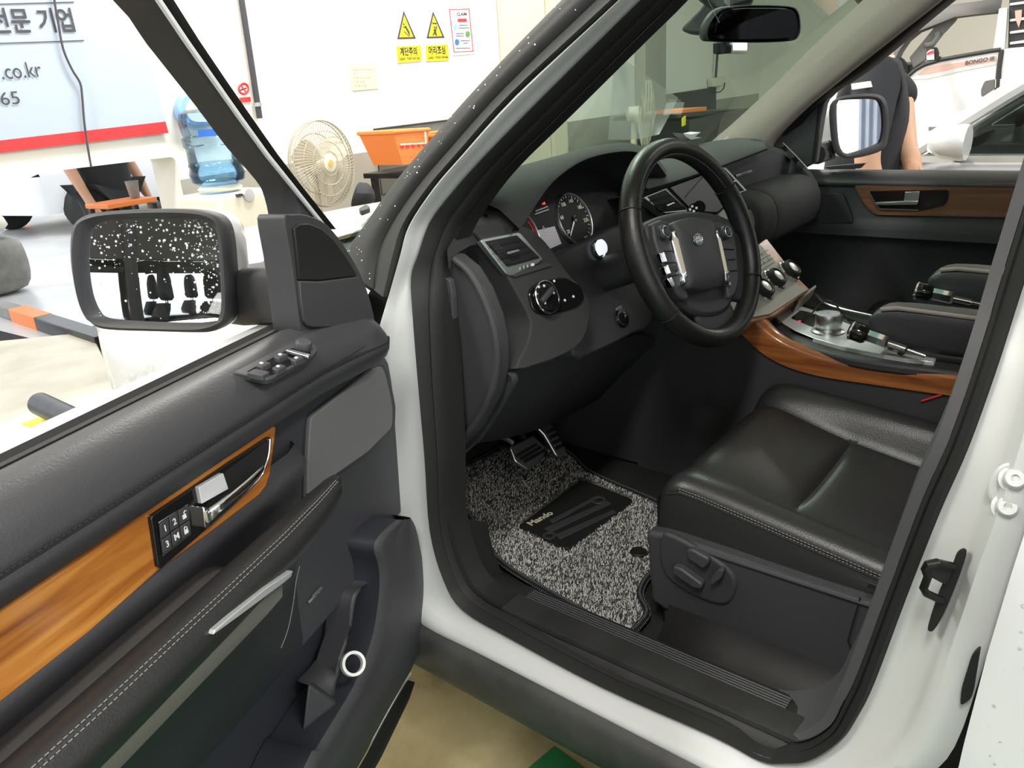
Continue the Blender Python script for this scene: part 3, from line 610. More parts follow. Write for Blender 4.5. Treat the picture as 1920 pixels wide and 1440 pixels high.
loft('armrest_underside', [[DP(u, z, w * k + 0.003) for w, z in ((0.090, 0.918), (0.093, 0.905), (0.090, 0.888))] for u, k in ((0.42, 0.97), (0.45, 1.0), (0.7, 1.05), (UE, 1.05))], 'under_reflection', door, angle=70, label='glossy strip under the armrest, floor reflection put into its grey')
rows = []
for u, k in ((0.30, 0.25), (0.33, 0.55), (0.38, 0.9), (0.45, 1.0), (0.7, 1.05), (UE, 1.05)):
    rows.append([DP(u, z, w * k) for w, z in ((0.088, 0.922), (0.092, 0.905), (0.088, 0.885), (0.070, 0.860), (0.046, 0.825), (0.028, 0.775), (0.014, 0.72), (0.0, 0.70))])
loft('armrest_skirt', rows, 'card_lower', door, angle=70)
slab('silver_inlay', dl([(550, 1070), (546, 1082), (533, 1093), (447, 1157), (400, 1191), (403, 1182), (433, 1156), (500, 1102)], 0.109), -DN * 0.014, 'silver', door, 0.001, label='pale silver inlay below the pull bar')
tube('panel_seam', cr(dl([(562, 1062), (555, 1090), (550, 1130), (540, 1180), (527, 1215)], 0.0395), 3), 0.0006, 'stitch', door, seg=5)
bd = slab('maker_badge', dl([(578, 1128), (604, 1100), (605, 1104), (580, 1132)], 0.003), -DN * 0.002, 'satin', door, 0.0003)
for k in range(5):
    a = k / 4; px, py = 586 + 13 * a, 1116 - 14 * a
    slab('badge_mark', dl([(px, py), (px + 3, py - 3), (px + 4, py + 3 + 4 * (k % 2)), (px + 1, py + 5)], 0.003), -DN * 0.002, 'satin', bd)
# --- front loudspeaker grille
gr = rp([(583, 783), (703, 690), (716, 686), (723, 700), (733, 742), (737, 765), (736, 802), (690, 848), (626, 893), (577, 928), (578, 860)], [10, 5, 6, 6, 6, 6, 10, 6, 4, 4, 4])
gc = (660, 800)
slab('grille_frame', dl([(gc[0] + (p[0] - gc[0]) * 1.07, gc[1] + (p[1] - gc[1]) * 1.06) for p in gr], 0.006), -DN * 0.02, 'plastic', door, 0.002)
slab('loudspeaker_grille', dl(gr, 0.010), -DN * 0.01, 'speaker_mesh', door, 0.002, label='grey metal mesh loudspeaker grille')
# --- lower pocket
slab('pocket_back', [DP(u, z, -0.03) for u, z in ((0.0, 0.75), (-0.02, 0.56), (0.05, 0.46), (UE, 0.45), (UE, 0.73))], -DN * 0.02, 'pocket_navy', door)
inn = [(752, 975), (722, 1000), (707, 1027), (716, 1062), (718, 1100), (713, 1150), (704, 1197), (688, 1245), (667, 1293), (633, 1350), (600, 1405), (575, 1445)]
out = [(758, 968), (772, 985), (783, 1025), (790, 1065), (795, 1115), (794, 1160), (786, 1200), (774, 1238), (757, 1270), (725, 1325), (695, 1380), (660, 1445)]
iu = [DU(*p, 0.05) for p in inn] + [(0.6, 0.50), (0.8, 0.498), (UE, 0.497)]
ou = [DU(*p, 0.022) for p in out] + [(0.6, 0.448), (0.8, 0.446), (UE, 0.445)]
rows = []; wall_ = []
for (a, b), (c, d) in zip(cr([(*p,) for p in iu], 3), cr([(*p,) for p in ou], 3)):
    m = lambda t: (a + (c - a) * t, b + (d - b) * t)
    wall_.append([DP(a, b, -0.028), DP(*m(0.012), 0.043)]); rows.append([DP(*m(0.01), 0.043), DP(*m(0.05), 0.050), DP(*m(0.12), 0.051), DP(*m(0.28), 0.047), DP(*m(0.33), 0.049), DP(*m(0.6), 0.046), DP(*m(0.9), 0.036), DP(c, d, 0.022), DP(c, d, -0.05)])
pk = loft('map_pocket', rows, 'plastic', door, label='moulded black map pocket', angle=60); loft('pocket_wall', wall_, 'pocket_navy', pk, angle=60)  # inner wall in a darker colour that paints in the cavity's shade
Lp = [(705, 1010), (690, 1045), (655, 1105), (635, 1160), (627, 1215), (605, 1255), (578, 1283)]
Rp = [(712, 1030), (702, 1088), (668, 1115), (660, 1180), (640, 1240), (632, 1290), (636, 1322)]
a_, b_ = cr(dl(Lp, 0.0), 3), cr(dl(Rp, 0.024), 3)
loft('pocket_moulding', [[p - DN * 0.02, p, p.lerp(q, 0.5) + DN * 0.012, q, q - DN * 0.04] for p, q in zip(a_, b_)], 'card_grey', pk, angle=80, sub=1)
w1, w2, w3, w4 = D(577, 1281, 0.014), D(634, 1318, 0.036), D(566, 1372, 0.010), D(590, 1380, -0.03)
mk('pocket_wedge', [w1, w2, w3, w4, D(600, 1270, -0.03)], [[0, 1, 2], [1, 3, 2], [0, 2, 3], [0, 4, 1], [4, 3, 1], [0, 3, 4]], 'card_grey', pk, bevel=0.004)
tube('lower_edge', [D(768, 1262, -0.03), D(753, 1283, -0.03), D(715, 1350, -0.03), D(667, 1437, -0.03), D(640, 1490, -0.03)], 0.004, 'white_paint', door)
rows = []
for a, b in zip([(765, 1275), (735, 1325), (690, 1410), (640, 1500)], [(778, 1280), (768, 1310), (715, 1420), (670, 1500)]):
    p, q = D(*a, -0.045), D(*b, -0.045); rows.append([p, p.lerp(q, 0.5) + DN * 0.006, q, q - DN * 0.03])
loft('lower_seal', rows, 'rubber', door, angle=70)
tube('check_strap', [D(757, 852, -0.02), D(770, 858, -0.02), D(772, 868, -0.02), D(765, 872, -0.02)], 0.004, 'steel_black', door)
# --- door mirror
MC = V((-1.135, 0.442, 1.187)); NG = V((-0.80, -0.59, 0.14)).normalized()
def G(px, py, off=0.0): return PN(px, py, MC + NG * off, NG)
go = cr([(x / 3, 360 + y / 3) for x, y in ((490, 210), (530, 172), (620, 155), (900, 147), (1090, 152), (1180, 178), (1228, 235), (1245, 450), (1250, 640), (1232, 708), (1180, 742), (800, 735), (560, 715), (498, 660), (470, 500), (468, 330))], 4, True)
gp_ = [G(*p) for p in go]; gc_ = sum(gp_, V((0, 0, 0))) / len(gp_)
mir = empty('door_mirror', gc_); mir.parent = car; mir.location = gc_
vs, fs = [gc_ + NG * 0.0], []; nn = len(gp_); RR = 1.25
for k in range(1, 9):
    for p in gp_:
        q = gc_ + (p - gc_) * (k / 8); r2 = (q - gc_).length_squared; vs.append(q - NG * (r2 / (2 * RR)))
for j in range(nn): fs.append([0, 1 + j, 1 + (j + 1) % nn])
for k in range(7):
    for j in range(nn): a = 1 + k * nn; fs.append([a + j, a + nn + j, a + nn + (j + 1) % nn, a + (j + 1) % nn])
mg = mk('mirror_glass', vs, fs, 'mirror', mir, label='rain-spotted convex mirror glass')
pts = []
for k in range(1100):
    t = random.random(); px, py = random.uniform(160, 412), random.uniform(412, 606)
    dens = max(0, 1 - (py - 412) / 120) * (0.35 + 0.65 * (px - 160) / 250) + (0.55 if px > 362 else 0.0) + 0.035
    if random.random() > dens: continue
    q = G(px, py); r2 = (q - gc_).length
    edge = max((p - gc_).dot((q - gc_).normalized()) for p in gp_)
    if r2 > edge * 0.94: continue
    pts.append((q - NG * (r2 * r2 / (2 * RR)) + NG * 0.0002, NG, random.choice((0.0006, 0.0008, 0.001, 0.0013, 0.0018))))
drops('water_drops', pts, 0, mir, 'water_glint')
bo = cr([(x / 3, 360 + y / 3) for x, y in ((428, 200), (478, 140), (570, 112), (800, 96), (1050, 95), (1180, 112), (1248, 150), (1285, 240), (1305, 450), (1310, 640), (1290, 720), (1225, 772), (1160, 786), (900, 780), (630, 770), (540, 738), (470, 640), (430, 480), (415, 330))], 4, True)
bi = resample([*go, go[0]], len(bo) + 1)[:-1]
# match the ring starts
k0 = min(range(len(bi)), key=lambda k: (bi[k] - bo[0]).length); bi = bi[k0:] + bi[:k0]
rows = []
for p, q in zip(bi, bo):
    a, b = G(*p), G(*q); d = b - a
    rows.append([a - NG * 0.008, a + NG * 0.004, a + d * 0.25 + NG * 0.010, a + d * 0.6 + NG * 0.013, a + d * 0.95 + NG * 0.009, b - NG * 0.004, b - NG * 0.022, b * 0.97 + gc_ * 0.03 - NG * 0.024])
loft('mirror_bezel', rows, 'plastic', mir, cv=True, angle=60, label='black mirror bezel')
rows = []
for q in bo:
    b = G(*q); d = b - gc_
    rows.append([gc_ + d * 0.985 - NG * 0.018, gc_ + d * 1.0 - NG * 0.035, gc_ + d * 0.98 - NG * 0.065, gc_ + d * 0.88 - NG * 0.098, gc_ + d * 0.66 - NG * 0.122, gc_ + d * 0.35 - NG * 0.132, gc_ - NG * 0.134])
zlim = G(300, 525).z
loft('mirror_cap', rows, 'white_paint', mir, cv=True, angle=60, label='white mirror cap')
a0_, a1_ = G(425, 555, -0.070), D(548, 545, -0.05)
rows = []
for t, k in ((0, 0.9), (0.25, 1.0), (0.5, 1.0), (0.75, 0.95), (1, 0.95)):
    c = a0_.lerp(a1_, t) + V((0, 0, -0.004)); rows.append([c + V((0, 0, 0.042 * k * math.copysign(abs(math.cos(q)) ** 0.6, math.cos(q)))) + NG * (0.03 * k * math.copysign(abs(math.sin(q)) ** 0.6, math.sin(q))) for q in [2 * math.pi * j / 18 for j in range(18)]])
loft('mirror_arm', rows, 'plastic', mir, cu=True, cap=True, angle=60, label='black mirror arm')
# ================================================================== DASHBOARD, WHEEL, CONSOLE
dash = empty('dashboard', (0, 0.3, 0.9)); dash.parent = car
FN = V((-0.08, -0.92, 0.36)).normalized(); FO = V((-0.65, 0.175, 1.10))
def FP(px, py, off=0.0): return PN(px, py, FO + FN * off, FN)
def fl_(pts, off): return [FP(*p, off) for p in pts]
# upper dash skin from the cluster hood to the windscreen (behind what the photo shows)
A_ = [(974, 430), (985, 416), (1003, 387), (1037, 341), (1087, 304), (1137, 288), (1187, 284), (1225, 298), (1250, 330)]
B_ = [(893, 374), (908, 357), (940, 330), (987, 309), (1053, 290), (1120, 273), (1175, 269), (1215, 290), (1245, 325)]
ra = cr([Y(*p, 0.185) for p in A_], 3); rb = cr([Y(*p, 0.185 + (0.07 if i < 2 else 0.10)) for i, p in enumerate(B_)], 3)
rows = []
for a, b in zip(ra, rb):
    u = V((a.x, 0.30, a.z - 0.035)); far = V((b.x * 1.05 + 0.01, 0.63, 1.105)); md = a.lerp(b, 0.5) + V((0, -0.004, 0.008))
    rows.append([u, a + V((0, 0.03, -0.006)), a + V((0, 0.004, -0.003)), a, a + V((0, 0.003, 0.003)), md, b, b + V((0.0, 0.05, -0.010)), b.lerp(far, 0.6) + V((0, 0, 0.0)), far])
loft('cluster_hood', rows, 'dash_soft', dash, angle=65, label='black padded instrument hood')
# left shoulder with demister grille
rows = []
for f_, b_ in (((838, 470), (846, 440)), ((856, 438), (862, 408)), ((880, 425), (885, 392)), ((925, 420), (915, 372)), ((968, 424), (945, 350))):
    a = FP(*f_, 0.0); b = Z(*b_, 1.185) if False else Y(*b_, a.y + 0.09); rows.append([a + V((0, 0.0, -0.03)), a, a.lerp(b, 0.5) + V((0, 0, 0.006)), b, V((b.x, 0.62, 1.10))])
loft('dash_shoulder', rows, 'dash_soft', dash, angle=65)
def SH(px, py, off=0.0): return PN(px, py, FP(893, 410, 0.0) + V((0, 0.045, 0.010 + off)), V((-0.1, -0.55, 0.83)))
slab('demister_frame', [SH(*p) for p in rp([(868, 410), (884, 392), (925, 404), (922, 412), (893, 420)], 5)], (0, 0.01, -0.02), 'plastic', dash, 0.001)
for k in range(4):
    a = k / 3; slab('demister_slat', [SH(868 + 6 * a + 3, 406 + 3 * a - 8 * (1 - a) + 4, 0.003), SH(922 - 10 * a - 8 * (1 - a), 400 + 16 * a * 0.8 + 2, 0.003), SH(922 - 10 * a - 8 * (1 - a), 403 + 16 * a * 0.8 + 2, 0.003), SH(869 + 6 * a + 3, 409 + 3 * a - 8 * (1 - a) + 4, 0.003)], (0, 0.006, -0.012), 'gloss_black', dash)
# left face with vent and lamp switch
face = cr([(868, 424), (893, 440), (930, 483), (958, 530), (980, 570), (996, 605), (988, 647), (967, 692), (1010, 683), (1060, 664), (1092, 640), (1106, 600), (1106, 565), (1085, 535), (1060, 505), (1035, 468), (1010, 440), (985, 425), (925, 420)], 2, True)
lf = slab('dash_end', fl_(face, 0.0), V((0.0, 0.10, -0.02)), 'dash_soft', dash, 0.010, bseg=4, label='black dash end with air vent')
fr = rp([(899, 449), (972, 434), (1018, 487), (1042, 492), (1034, 500), (962, 518), (950, 512)], [8, 6, 4, 3, 3, 8, 4])
vf = slab('vent_frame', fl_(rp([(899, 449), (974, 434), (1019, 486), (1010, 494), (960, 518), (950, 514)], [8, 6, 3, 3, 8, 4]), 0.004), -FN * 0.012, 'vent_silver', dash, 0.002, label='brushed silver vent frame')
slab('vent_hole', fl_(rp([(909, 453), (969, 441), (1013, 484), (952, 501)], 3), 0.0046), -FN * 0.004, 'rough_black', vf)
for k in range(4):
    a = (k + 0.7) / 4.4; p0, p1 = (909 + 43 * a, 453 + 48 * a), (969 + 44 * a, 441 + 43 * a)
    slab('vent_slat', [FP(p0[0] + 3, p0[1] - 1, 0.010), FP(p1[0] - 1, p1[1], 0.010), FP(p1[0] + 3, p1[1] + 4, 0.006), FP(p0[0] + 6, p0[1] + 3, 0.006)], -FN * 0.002, 'plastic', vf)
for k in range(4):
    a = k / 4; p0, p1 = (921 + 14 * a, 457 - 3 * a), (935 + 14 * a, 475 - 3 * a); tube('vent_vane', [FP(*p0, 0.007), FP(*p1, 0.007)], 0.0008, 'plastic', vf, seg=5)
slab('vent_tab', fl_(rp([(951, 472), (972, 467), (976, 470), (954, 477)], 2), 0.016), -FN * 0.006, 'satin', vf, 0.001)
slab('vent_panel', fl_(rp([(955, 512), (1028, 492), (1036, 498), (964, 520)], 3), 0.0035), -FN * 0.004, 'plastic', vf, 0.001)
for k in range(4): slab('thumb_wheel_rib', fl_([(977 + 7 * k, 505 - 2 * k), (981 + 7 * k, 504 - 2 * k), (980 + 7 * k, 499 - 2 * k), (976 + 7 * k, 500 - 2 * k)], 0.006), -FN * 0.003, 'icon_white' if k == 3 else 'satin', vf)
hc = FP(1020, 559, 0.004); plt = slab('switch_panel', fl_(rp([(990, 545), (1010, 528), (1060, 518), (1090, 535), (1097, 560), (1085, 575), (1030, 592), (1000, 585)], 14), 0.004), -FN * 0.008, 'gloss_black', dash, 0.002, label='gloss black lamp switch panel')
lathe('lamp_switch', [(0.0, 0.012), (0.020, 0.012), (0.024, 0.010), (0.0245, 0.007), (0.025, 0.0), ], 'gloss_black', hc, FN, plt, seg=32)
vs, fs = tube_data([hc + FN * 0.008 + (V((1, 0, 0)) - FN * FN.x).normalized() * 0.027 * math.cos(t) + FN.cross((V((1, 0, 0)) - FN * FN.x).normalized()) * 0.027 * math.sin(t) for t in [2 * math.pi * k / 36 for k in range(36)]], 0.0024, 8, True)
mk('switch_ring', vs, fs, 'chrome', plt)
box('switch_grip', FP(1026, 553, 0.018), (0.038, 0.010, 0.010), 'plastic', plt, ax=((FP(1045, 532) - FP(1010, 575)).normalized(), FN.cross((FP(1045, 532) - FP(1010, 575)).normalized()), FN), bevel=0.003)
for q in ((1010, 538), (1020, 536), (1039, 527), (1022, 568), (1038, 549), (1059, 563), (1075, 556)):
    lathe('switch_icon', [(0.0, 0.001), (0.0022, 0.001), (0.0026, 0.0)], 'icon_white', FP(q[0], q[1], 0.0165 if q[0] < 1045 and q[1] > 530 else 0.0045), FN, plt, seg=8)
# fuse-box side cover, kick area
sidep = [(838, 478), (852, 482), (880, 505), (905, 545), (925, 595), (935, 640), (936, 690), (925, 745), (890, 808), (845, 855), (838, 840)]
slab('dash_side_cover', [X(*p, -0.772) for p in sidep], (0.03, 0, 0), 'plastic', dash, 0.006)
tube('side_ridge', cr([X(*p, -0.775) for p in ((852, 486), (878, 508), (902, 548), (922, 600), (931, 645), (931, 690), (921, 738), (888, 798), (845, 845))], 4), 0.006, 'plastic', dash, seg=10)
slab('side_strip', [X(*p, -0.785) for p in rp([(832, 520), (842, 525), (848, 555), (851, 728), (838, 742)], 5)], (0.012, 0, 0), 'trim_grey', dash, 0.002)
# steering column cowl area, lower bolsters
CN = V((0, -0.93, 0.36)).normalized()
def CP_(px, py, off=0.0): return PN(px, py, V((-0.45, 0.20, 1.05)) + CN * off, CN)
slab('column_panel', [CP_(*p) for p in cr([(1000, 500), (1040, 478), (1110, 445), (1185, 415), (1215, 470), (1225, 600), (1190, 625), (1110, 665), (1075, 665), (1050, 560)], 2, True)], V((0, 0.08, -0.02)), 'plastic', dash, 0.006)
sb = lathe('start_button', [(0.017, 0.0), (0.0185, 0.006), (0.0185, 0.010), (0.0165, 0.012), (0.0155, 0.010)], 'chrome', CP_(1117, 470, 0.004), CN, dash, seg=28, cap=False)
lathe('start_button', [(0.0, 0.021), (0.011, 0.0205), (0.0145, 0.018), (0.015, 0.014), (0.015, 0.004)], 'button_glow', CP_(1117, 467, 0.003), CN, dash, seg=28, label='lit white engine start button')
lathe('key_slot', [(0.0, 0.004), (0.012, 0.004), (0.013, 0.012), (0.017, 0.013), (0.019, 0.008), (0.019, 0.0)], 'gloss_black', CP_(1135, 500), CN, dash, seg=28)
lathe('column_adjuster', [(0.0, 0.010), (0.006, 0.010), (0.010, 0.008), (0.011, 0.004), (0.018, 0.004), (0.020, 0.0)], 'gloss_black', CP_(1166, 596, 0.002), CN, dash, seg=24)
text('adjuster_text', 'AUTO', CP_(1160, 578, 0.005), (1, 0, 0), CN.cross(V((1, 0, 0))), 0.008, 'icon_white', dash)
# column shroud
cs = [Y(1150, 500, 0.16), V((-0.375, 0.06, 1.10))]
tube('column_shroud', [V((-0.365, 0.24, 1.02)), V((-0.365, 0.16, 1.05)), V((-0.370, 0.085, 1.080)), V((-0.377, 0.06, 1.092))], 0.06, 'plastic', dash, seg=16, prof=[(0.034 * math.cos(t), 0.034 * math.sin(t)) for t in [2 * math.pi * k / 20 for k in range(20)]])
# knee bolster
kt = [(905, 700), (948, 700), (1000, 686), (1060, 668), (1120, 655), (1190, 628), (1260, 640), (1330, 650)]
kb = [(845, 860), (893, 832), (950, 822), (1010, 805), (1075, 775), (1130, 745), (1200, 712), (1260, 700)]
rows = []
for i, (p, q) in enumerate(zip(kt, kb)):
    a = Y(*p, 0.20); b = Y(*q, 0.36); rows.append([a + V((0, 0.08, 0.02)), a, a.lerp(b, 0.12) + V((0, -0.012, -0.004)), a.lerp(b, 0.5) + V((0, -0.012, 0)), b, b + V((0, 0.15, 0.01))])
loft('knee_bolster', rows, 'plastic', dash, angle=70, label='black knee bolster')
rows = []
for p, q in zip([(940, 694), (952, 704), (953, 715), (925, 765), (893, 815), (850, 850)], [(952, 690), (968, 698), (972, 712), (940, 770), (905, 822), (860, 862)]):
    a, b = X(*p, -0.74), X(*q, -0.725); rows.append([a, a.lerp(b, 0.5) + V((-0.01, -0.006, 0)), b])
loft('bolster_edge', rows, 'plastic_grey', dash, angle=70)
slab('under_dash', [(-0.78, 0.36, 0.80), (0.74, 0.36, 0.80), (0.74, 0.66, 0.84), (-0.78, 0.66, 0.84)], (0, 0, 0.02), 'rough_black', dash)
# instrument cluster
GN = V((0, -0.93, 0.37)).normalized(); GO = V((-0.40, 0.270, 1.15))
def GP(px, py, off=0.0): return PN(px, py, GO + GN * off, GN)
clu = slab('instrument_cluster', [GP(*p) for p in ((940, 520), (985, 400), (1050, 320), (1150, 300), (1230, 310), (1230, 430), (1170, 440), (1040, 485))], V((0, 0.03, 0)), 'rough_black', dash, label='black instrument cluster')
gx = V((1, 0, 0)); gy = GN.cross(gx)
def dial(c, r):
    lathe('dial_face', [(0, 0.001), (r, 0.001), (r, -0.004)], 'rough_black', c, GN, clu, seg=36)
    lathe('dial_ring', [(r * 0.98, 0.001), (r * 1.0, 0.006), (r * 1.04, 0.007), (r * 1.07, 0.005), (r * 1.08, -0.004)], 'satin', c, GN, clu, seg=40, cap=False)
dc = GP(1075, 412); DR = 0.051
dial(dc, DR)
for k in range(25):
    t = math.radians(225 - k * 270 / 24); d = gx * math.cos(t) + gy * math.sin(t)
    box('dial_tick', dc + d * DR * 0.93 + GN * 0.0016, (0.006 if k % 2 == 0 else 0.003, 0.0011, 0.0006), 'icon_white', clu, ax=(d, GN.cross(d), GN))
for s, t in (('20', 212), ('60', 165), ('100', 118), ('140', 75), ('180', 32), ('220', -12)):
    t = math.radians(t); text('dial_number', s, dc + (gx * math.cos(t) + gy * math.sin(t)) * DR * 0.74 + GN * 0.002, gx, gy, 0.0105, 'icon_cream', clu, bold=0.01)
text('dial_unit', 'km/h', dc + gx * 0.018 - gy * 0.040 + GN * 0.002, gx, gy, 0.006, 'icon_cream', clu)
nd = (GP(1068, 440) - dc).normalized()
slab('dial_needle', [dc + nd * a + GN.cross(nd) * b + GN * 0.004 for a, b in ((-0.008, 0.002), (0.043, 0.0008), (0.043, -0.0008), (-0.008, -0.002))], -GN * 0.001, 'icon_white', clu)
lathe('dial_hub', [(0, 0.007), (0.006, 0.006), (0.007, 0.002)], 'gloss_black', dc, GN, clu, seg=16)
dc2 = GP(972, 446); dial(dc2, DR)
for s, t in (('8', 5),): text('dial_number', s, dc2 + (gx * math.cos(math.radians(t))) * DR * 0.76 + GN * 0.002, gx, gy, 0.012, 'icon_white', clu)
vs, fs = tube_data([dc2 + (gx * math.cos(t) + gy * math.sin(t)) * DR * 0.9 + GN * 0.002 for t in [math.radians(-50 + 9 * k) for k in range(10)]], 0.0012, 5)
mk('red_band', vs, fs, 'red', clu)
slab('info_screen', [GP(*p, 0.002) for p in ((1007, 432), (1040, 424), (1053, 457), (1023, 470), (1012, 466))], -GN * 0.003, 'screen_glow', clu)
slab('info_strip', [GP(*p, 0.002) for p in ((1004, 398), (1028, 388), (1030, 394), (1006, 404))], -GN * 0.002, 'rubber', clu)
tube('strip_outline', [GP(*p, 0.004) for p in ((1003, 402), (1029, 393), (1027, 387), (1004, 396))], 0.0006, 'icon_white', clu, seg=4)
tube('warning_triangle', [GP(*p, 0.004) for p in ((1018, 424), (1030, 438), (1019, 440))], 0.0007, 'icon_white', clu, seg=4, closed=True)
box('warning_mark', GP(1022, 434, 0.004), (0.001, 0.001, 0.006), 'icon_white', clu)
slab('warning_lamp', [GP(*p, 0.004) for p in ((1016, 383), (1021, 378), (1023, 383))], -GN * 0.001, 'red_glow', clu)
basic('display_black', (0.012, 0.014, 0.013), 0.38)
# ---- right half: top pad, vents, screen, shelf, glove-box roll, end cap
TPf = [(1215, 354), (1260, 341), (1310, 325), (1350, 312), (1400, 293), (1440, 278)]
TPb = [(1225, 300), (1262, 285), (1300, 272), (1340, 264), (1385, 258), (1425, 261)]
rows = []
for p, q in zip(TPf, TPb):
    a = Y(*p, 0.175); b = Z(*q, a.z + 0.022); b = V((b.x, min(max(b.y, 0.26), 0.42), b.z)) if False else Y(*q, 0.32)
    rows.append([V((a.x, 0.30, a.z - 0.03)), a + V((0, 0.02, -0.010)), a + V((0, 0.003, -0.005)), a, a + V((0, 0.006, 0.004)), a.lerp(b, 0.5) + V((0, 0, 0.004)), b, V((b.x, 0.62, 1.10))])
loft('dash_top_pad', rows, 'dash_soft', dash, angle=60, label='soft black dash top')
# dark fascia behind the vents and the shelf
fas = [Y(*p, 0.21) for p in ((1205, 352), (1262, 337), (1350, 308), (1440, 275), (1500, 300), (1505, 360), (1400, 395), (1330, 425), (1210, 420))]
slab('fascia', fas, (0, 0.05, 0), 'plastic', dash, 0.003)
def C1(px, py, off=0.0): return PN(px, py, V((-0.1, 0.178, 1.12)) + CN * off, CN)
def vent(name, outer, hole, nsl, tabp):
    v = slab(name, [C1(*p, 0.004) for p in rp(outer, 4)], -CN * 0.02, 'vent_silver', dash, 0.002, label='silver framed centre air vent')
    slab('vent_hole', [C1(*p, 0.0046) for p in hole], -CN * 0.004, 'rough_black', v)
    a, b, c, d = hole
    for k in range(nsl):
        t = (k + 0.7) / (nsl + 0.2); p = (a[0] + (d[0] - a[0]) * t, a[1] + (d[1] - a[1]) * t); q = (b[0] + (c[0] - b[0]) * t, b[1] + (c[1] - b[1]) * t)
        slab('vent_slat', [C1(p[0], p[1], 0.010), C1(q[0], q[1], 0.010), C1(q[0] + 2, q[1] + 3, 0.006), C1(p[0] + 2, p[1] + 3, 0.006)], -CN * 0.002, 'plastic_grey', v)
    slab('vent_tab', [C1(*p, 0.014) for p in tabp], -CN * 0.006, 'satin', v, 0.001)
vent('centre_vent', [(1206, 370), (1252, 351), (1298, 396), (1246, 400)], [(1214, 369), (1248, 356), (1288, 393), (1240, 398)], 3, [(1250, 384), (1264, 378), (1266, 381), (1252, 387)])
vent('centre_vent', [(1340, 318), (1360, 313), (1407, 364), (1380, 376)], [(1346, 322), (1360, 318), (1396, 357), (1378, 362)], 4, [(1372, 340), (1380, 337), (1381, 340), (1373, 343)])
slab('display_cover', [C1(*p, 0.010) for p in rp([(1256, 351), (1340, 320), (1375, 372), (1345, 398), (1300, 396)], 3)], -CN * 0.02, 'display_black', dash, 0.002, label='dark centre display')
tube('display_seam', [C1(*p, 0.011) for p in ((1318, 332), (1302, 350), (1285, 370))], 0.0008, 'plastic_grey', dash, seg=5)
slab('display_surround', [C1(*p, 0.012) for p in ((1350, 400), (1376, 374), (1382, 372), (1380, 400), (1352, 418))], -CN * 0.02, 'console_grey', dash, 0.001)
bg_ = slab('model_badge', [Y(*p, 0.205) for p in ((1380, 328), (1410, 318), (1411, 323), (1381, 333))], (0, 0.004, 0), 'satin', dash, 0.0008)
text('badge_text', 'SPORT', Y(1396, 325.5, 0.2045), Y(1411, 320, 0.2) - Y(1380, 331, 0.2), (0, 0, 1), 0.016, 'icon_dark', dash)
# glove-box roll
def roll_sec(x, k=1.0):
    pr = [(0.27, 1.105), (0.20, 1.118), (0.15, 1.116), (0.115, 1.100), (0.098, 1.070), (0.095, 1.035), (0.104, 1.000), (0.125, 0.972), (0.16, 0.955), (0.26, 0.950)]
    return [V((x, 0.19 + (y - 0.19) * k, 1.035 + (z - 1.035) * k)) for y, z in pr]
loft('glovebox_roll', [roll_sec(x, k) for x, k in ((0.305, 0.97), (0.308, 1.0), (0.45, 1.0), (0.58, 1.0), (0.63, 0.97))], 'dash_soft', dash, sub=1, angle=70, label='rounded black glove-box front')
loft('glovebox_cheek', [roll_sec(x, k) for x, k in ((0.195, 0.80), (0.20, 0.93), (0.215, 0.975), (0.25, 0.99), (0.295, 0.99), (0.302, 0.97))], 'dash_soft', dash, sub=1, angle=70)
rows = []
for x, k in ((0.635, 0.96), (0.638, 1.0), (0.66, 1.0), (0.675, 0.97), (0.685, 0.85)):
    pr = [(0.62, 1.09), (0.42, 1.190), (0.34, 1.205), (0.26, 1.192), (0.20, 1.165), (0.155, 1.13), (0.12, 1.09), (0.105, 1.04), (0.115, 0.98), (0.15, 0.95), (0.30, 0.94)]
    rows.append([V((x, 0.25 + (y - 0.25) * k, 1.06 + (z - 1.06) * k)) for y, z in pr])
loft('dash_end_cap', rows, 'dash_soft', dash, sub=1, angle=70)
for k in range(4):
    a0 = k / 4; p = [(1463 + 40 * a0, 275 + 42 * a0), (1471 + 40 * a0, 272 + 42 * a0), (1479 + 40 * a0, 281 + 42 * a0), (1471 + 40 * a0, 285 + 42 * a0)]
    slab('end_vent_slat', [X(q[0], q[1], 0.634) for q in p], (0.006, 0, 0), 'gloss_black' if k % 2 == 0 else 'plastic_grey', dash, 0.0008)
tube('end_trim', [X(*p, 0.632) for p in ((1468, 268), (1490, 290), (1512, 314))], 0.0018, 'satin', dash, seg=6)
# ---- steering wheel
wt_, wy = math.radians(22), math.radians(-5)
NW = V((math.sin(wy) * math.cos(wt_), -math.cos(wy) * math.cos(wt_), math.sin(wt_))); WO = DEP(1303, 455, 1.37)
xa = V((math.cos(wy), math.sin(wy), 0)); ya = NW.cross(xa); ya = ya if ya.z > 0 else -ya
sw = empty('steering_wheel', WO); sw.parent = car
RO, rt = 0.1735, 0.0185
def wpos(t, r, off=0.0): return WO + xa * (math.cos(t) * r) + ya * (math.sin(t) * r) + NW * off
def rimseg(name, t0, t1, n, mat, k=1.0, **kw):
    rows = []
    for i in range(n + 1):
        t = t0 + (t1 - t0) * i / n; d = xa * math.cos(t) + ya * math.sin(t); rows.append([WO + d * (RO + rt * 0.92 * k * math.cos(q)) + NW * (rt * 1.08 * k * math.sin(q)) for q in [2 * math.pi * j / 16 for j in range(16)]])
    return loft(name, rows, mat, sw, cu=True, cap=True, angle=70, **kw)
d2 = math.radians
rimseg('wheel_rim', d2(28), d2(152), 40, 'wheel_leather', label='smooth black leather rim')
rimseg('wheel_grip', d2(153), d2(214), 24, 'wheel_leather', 1.04)
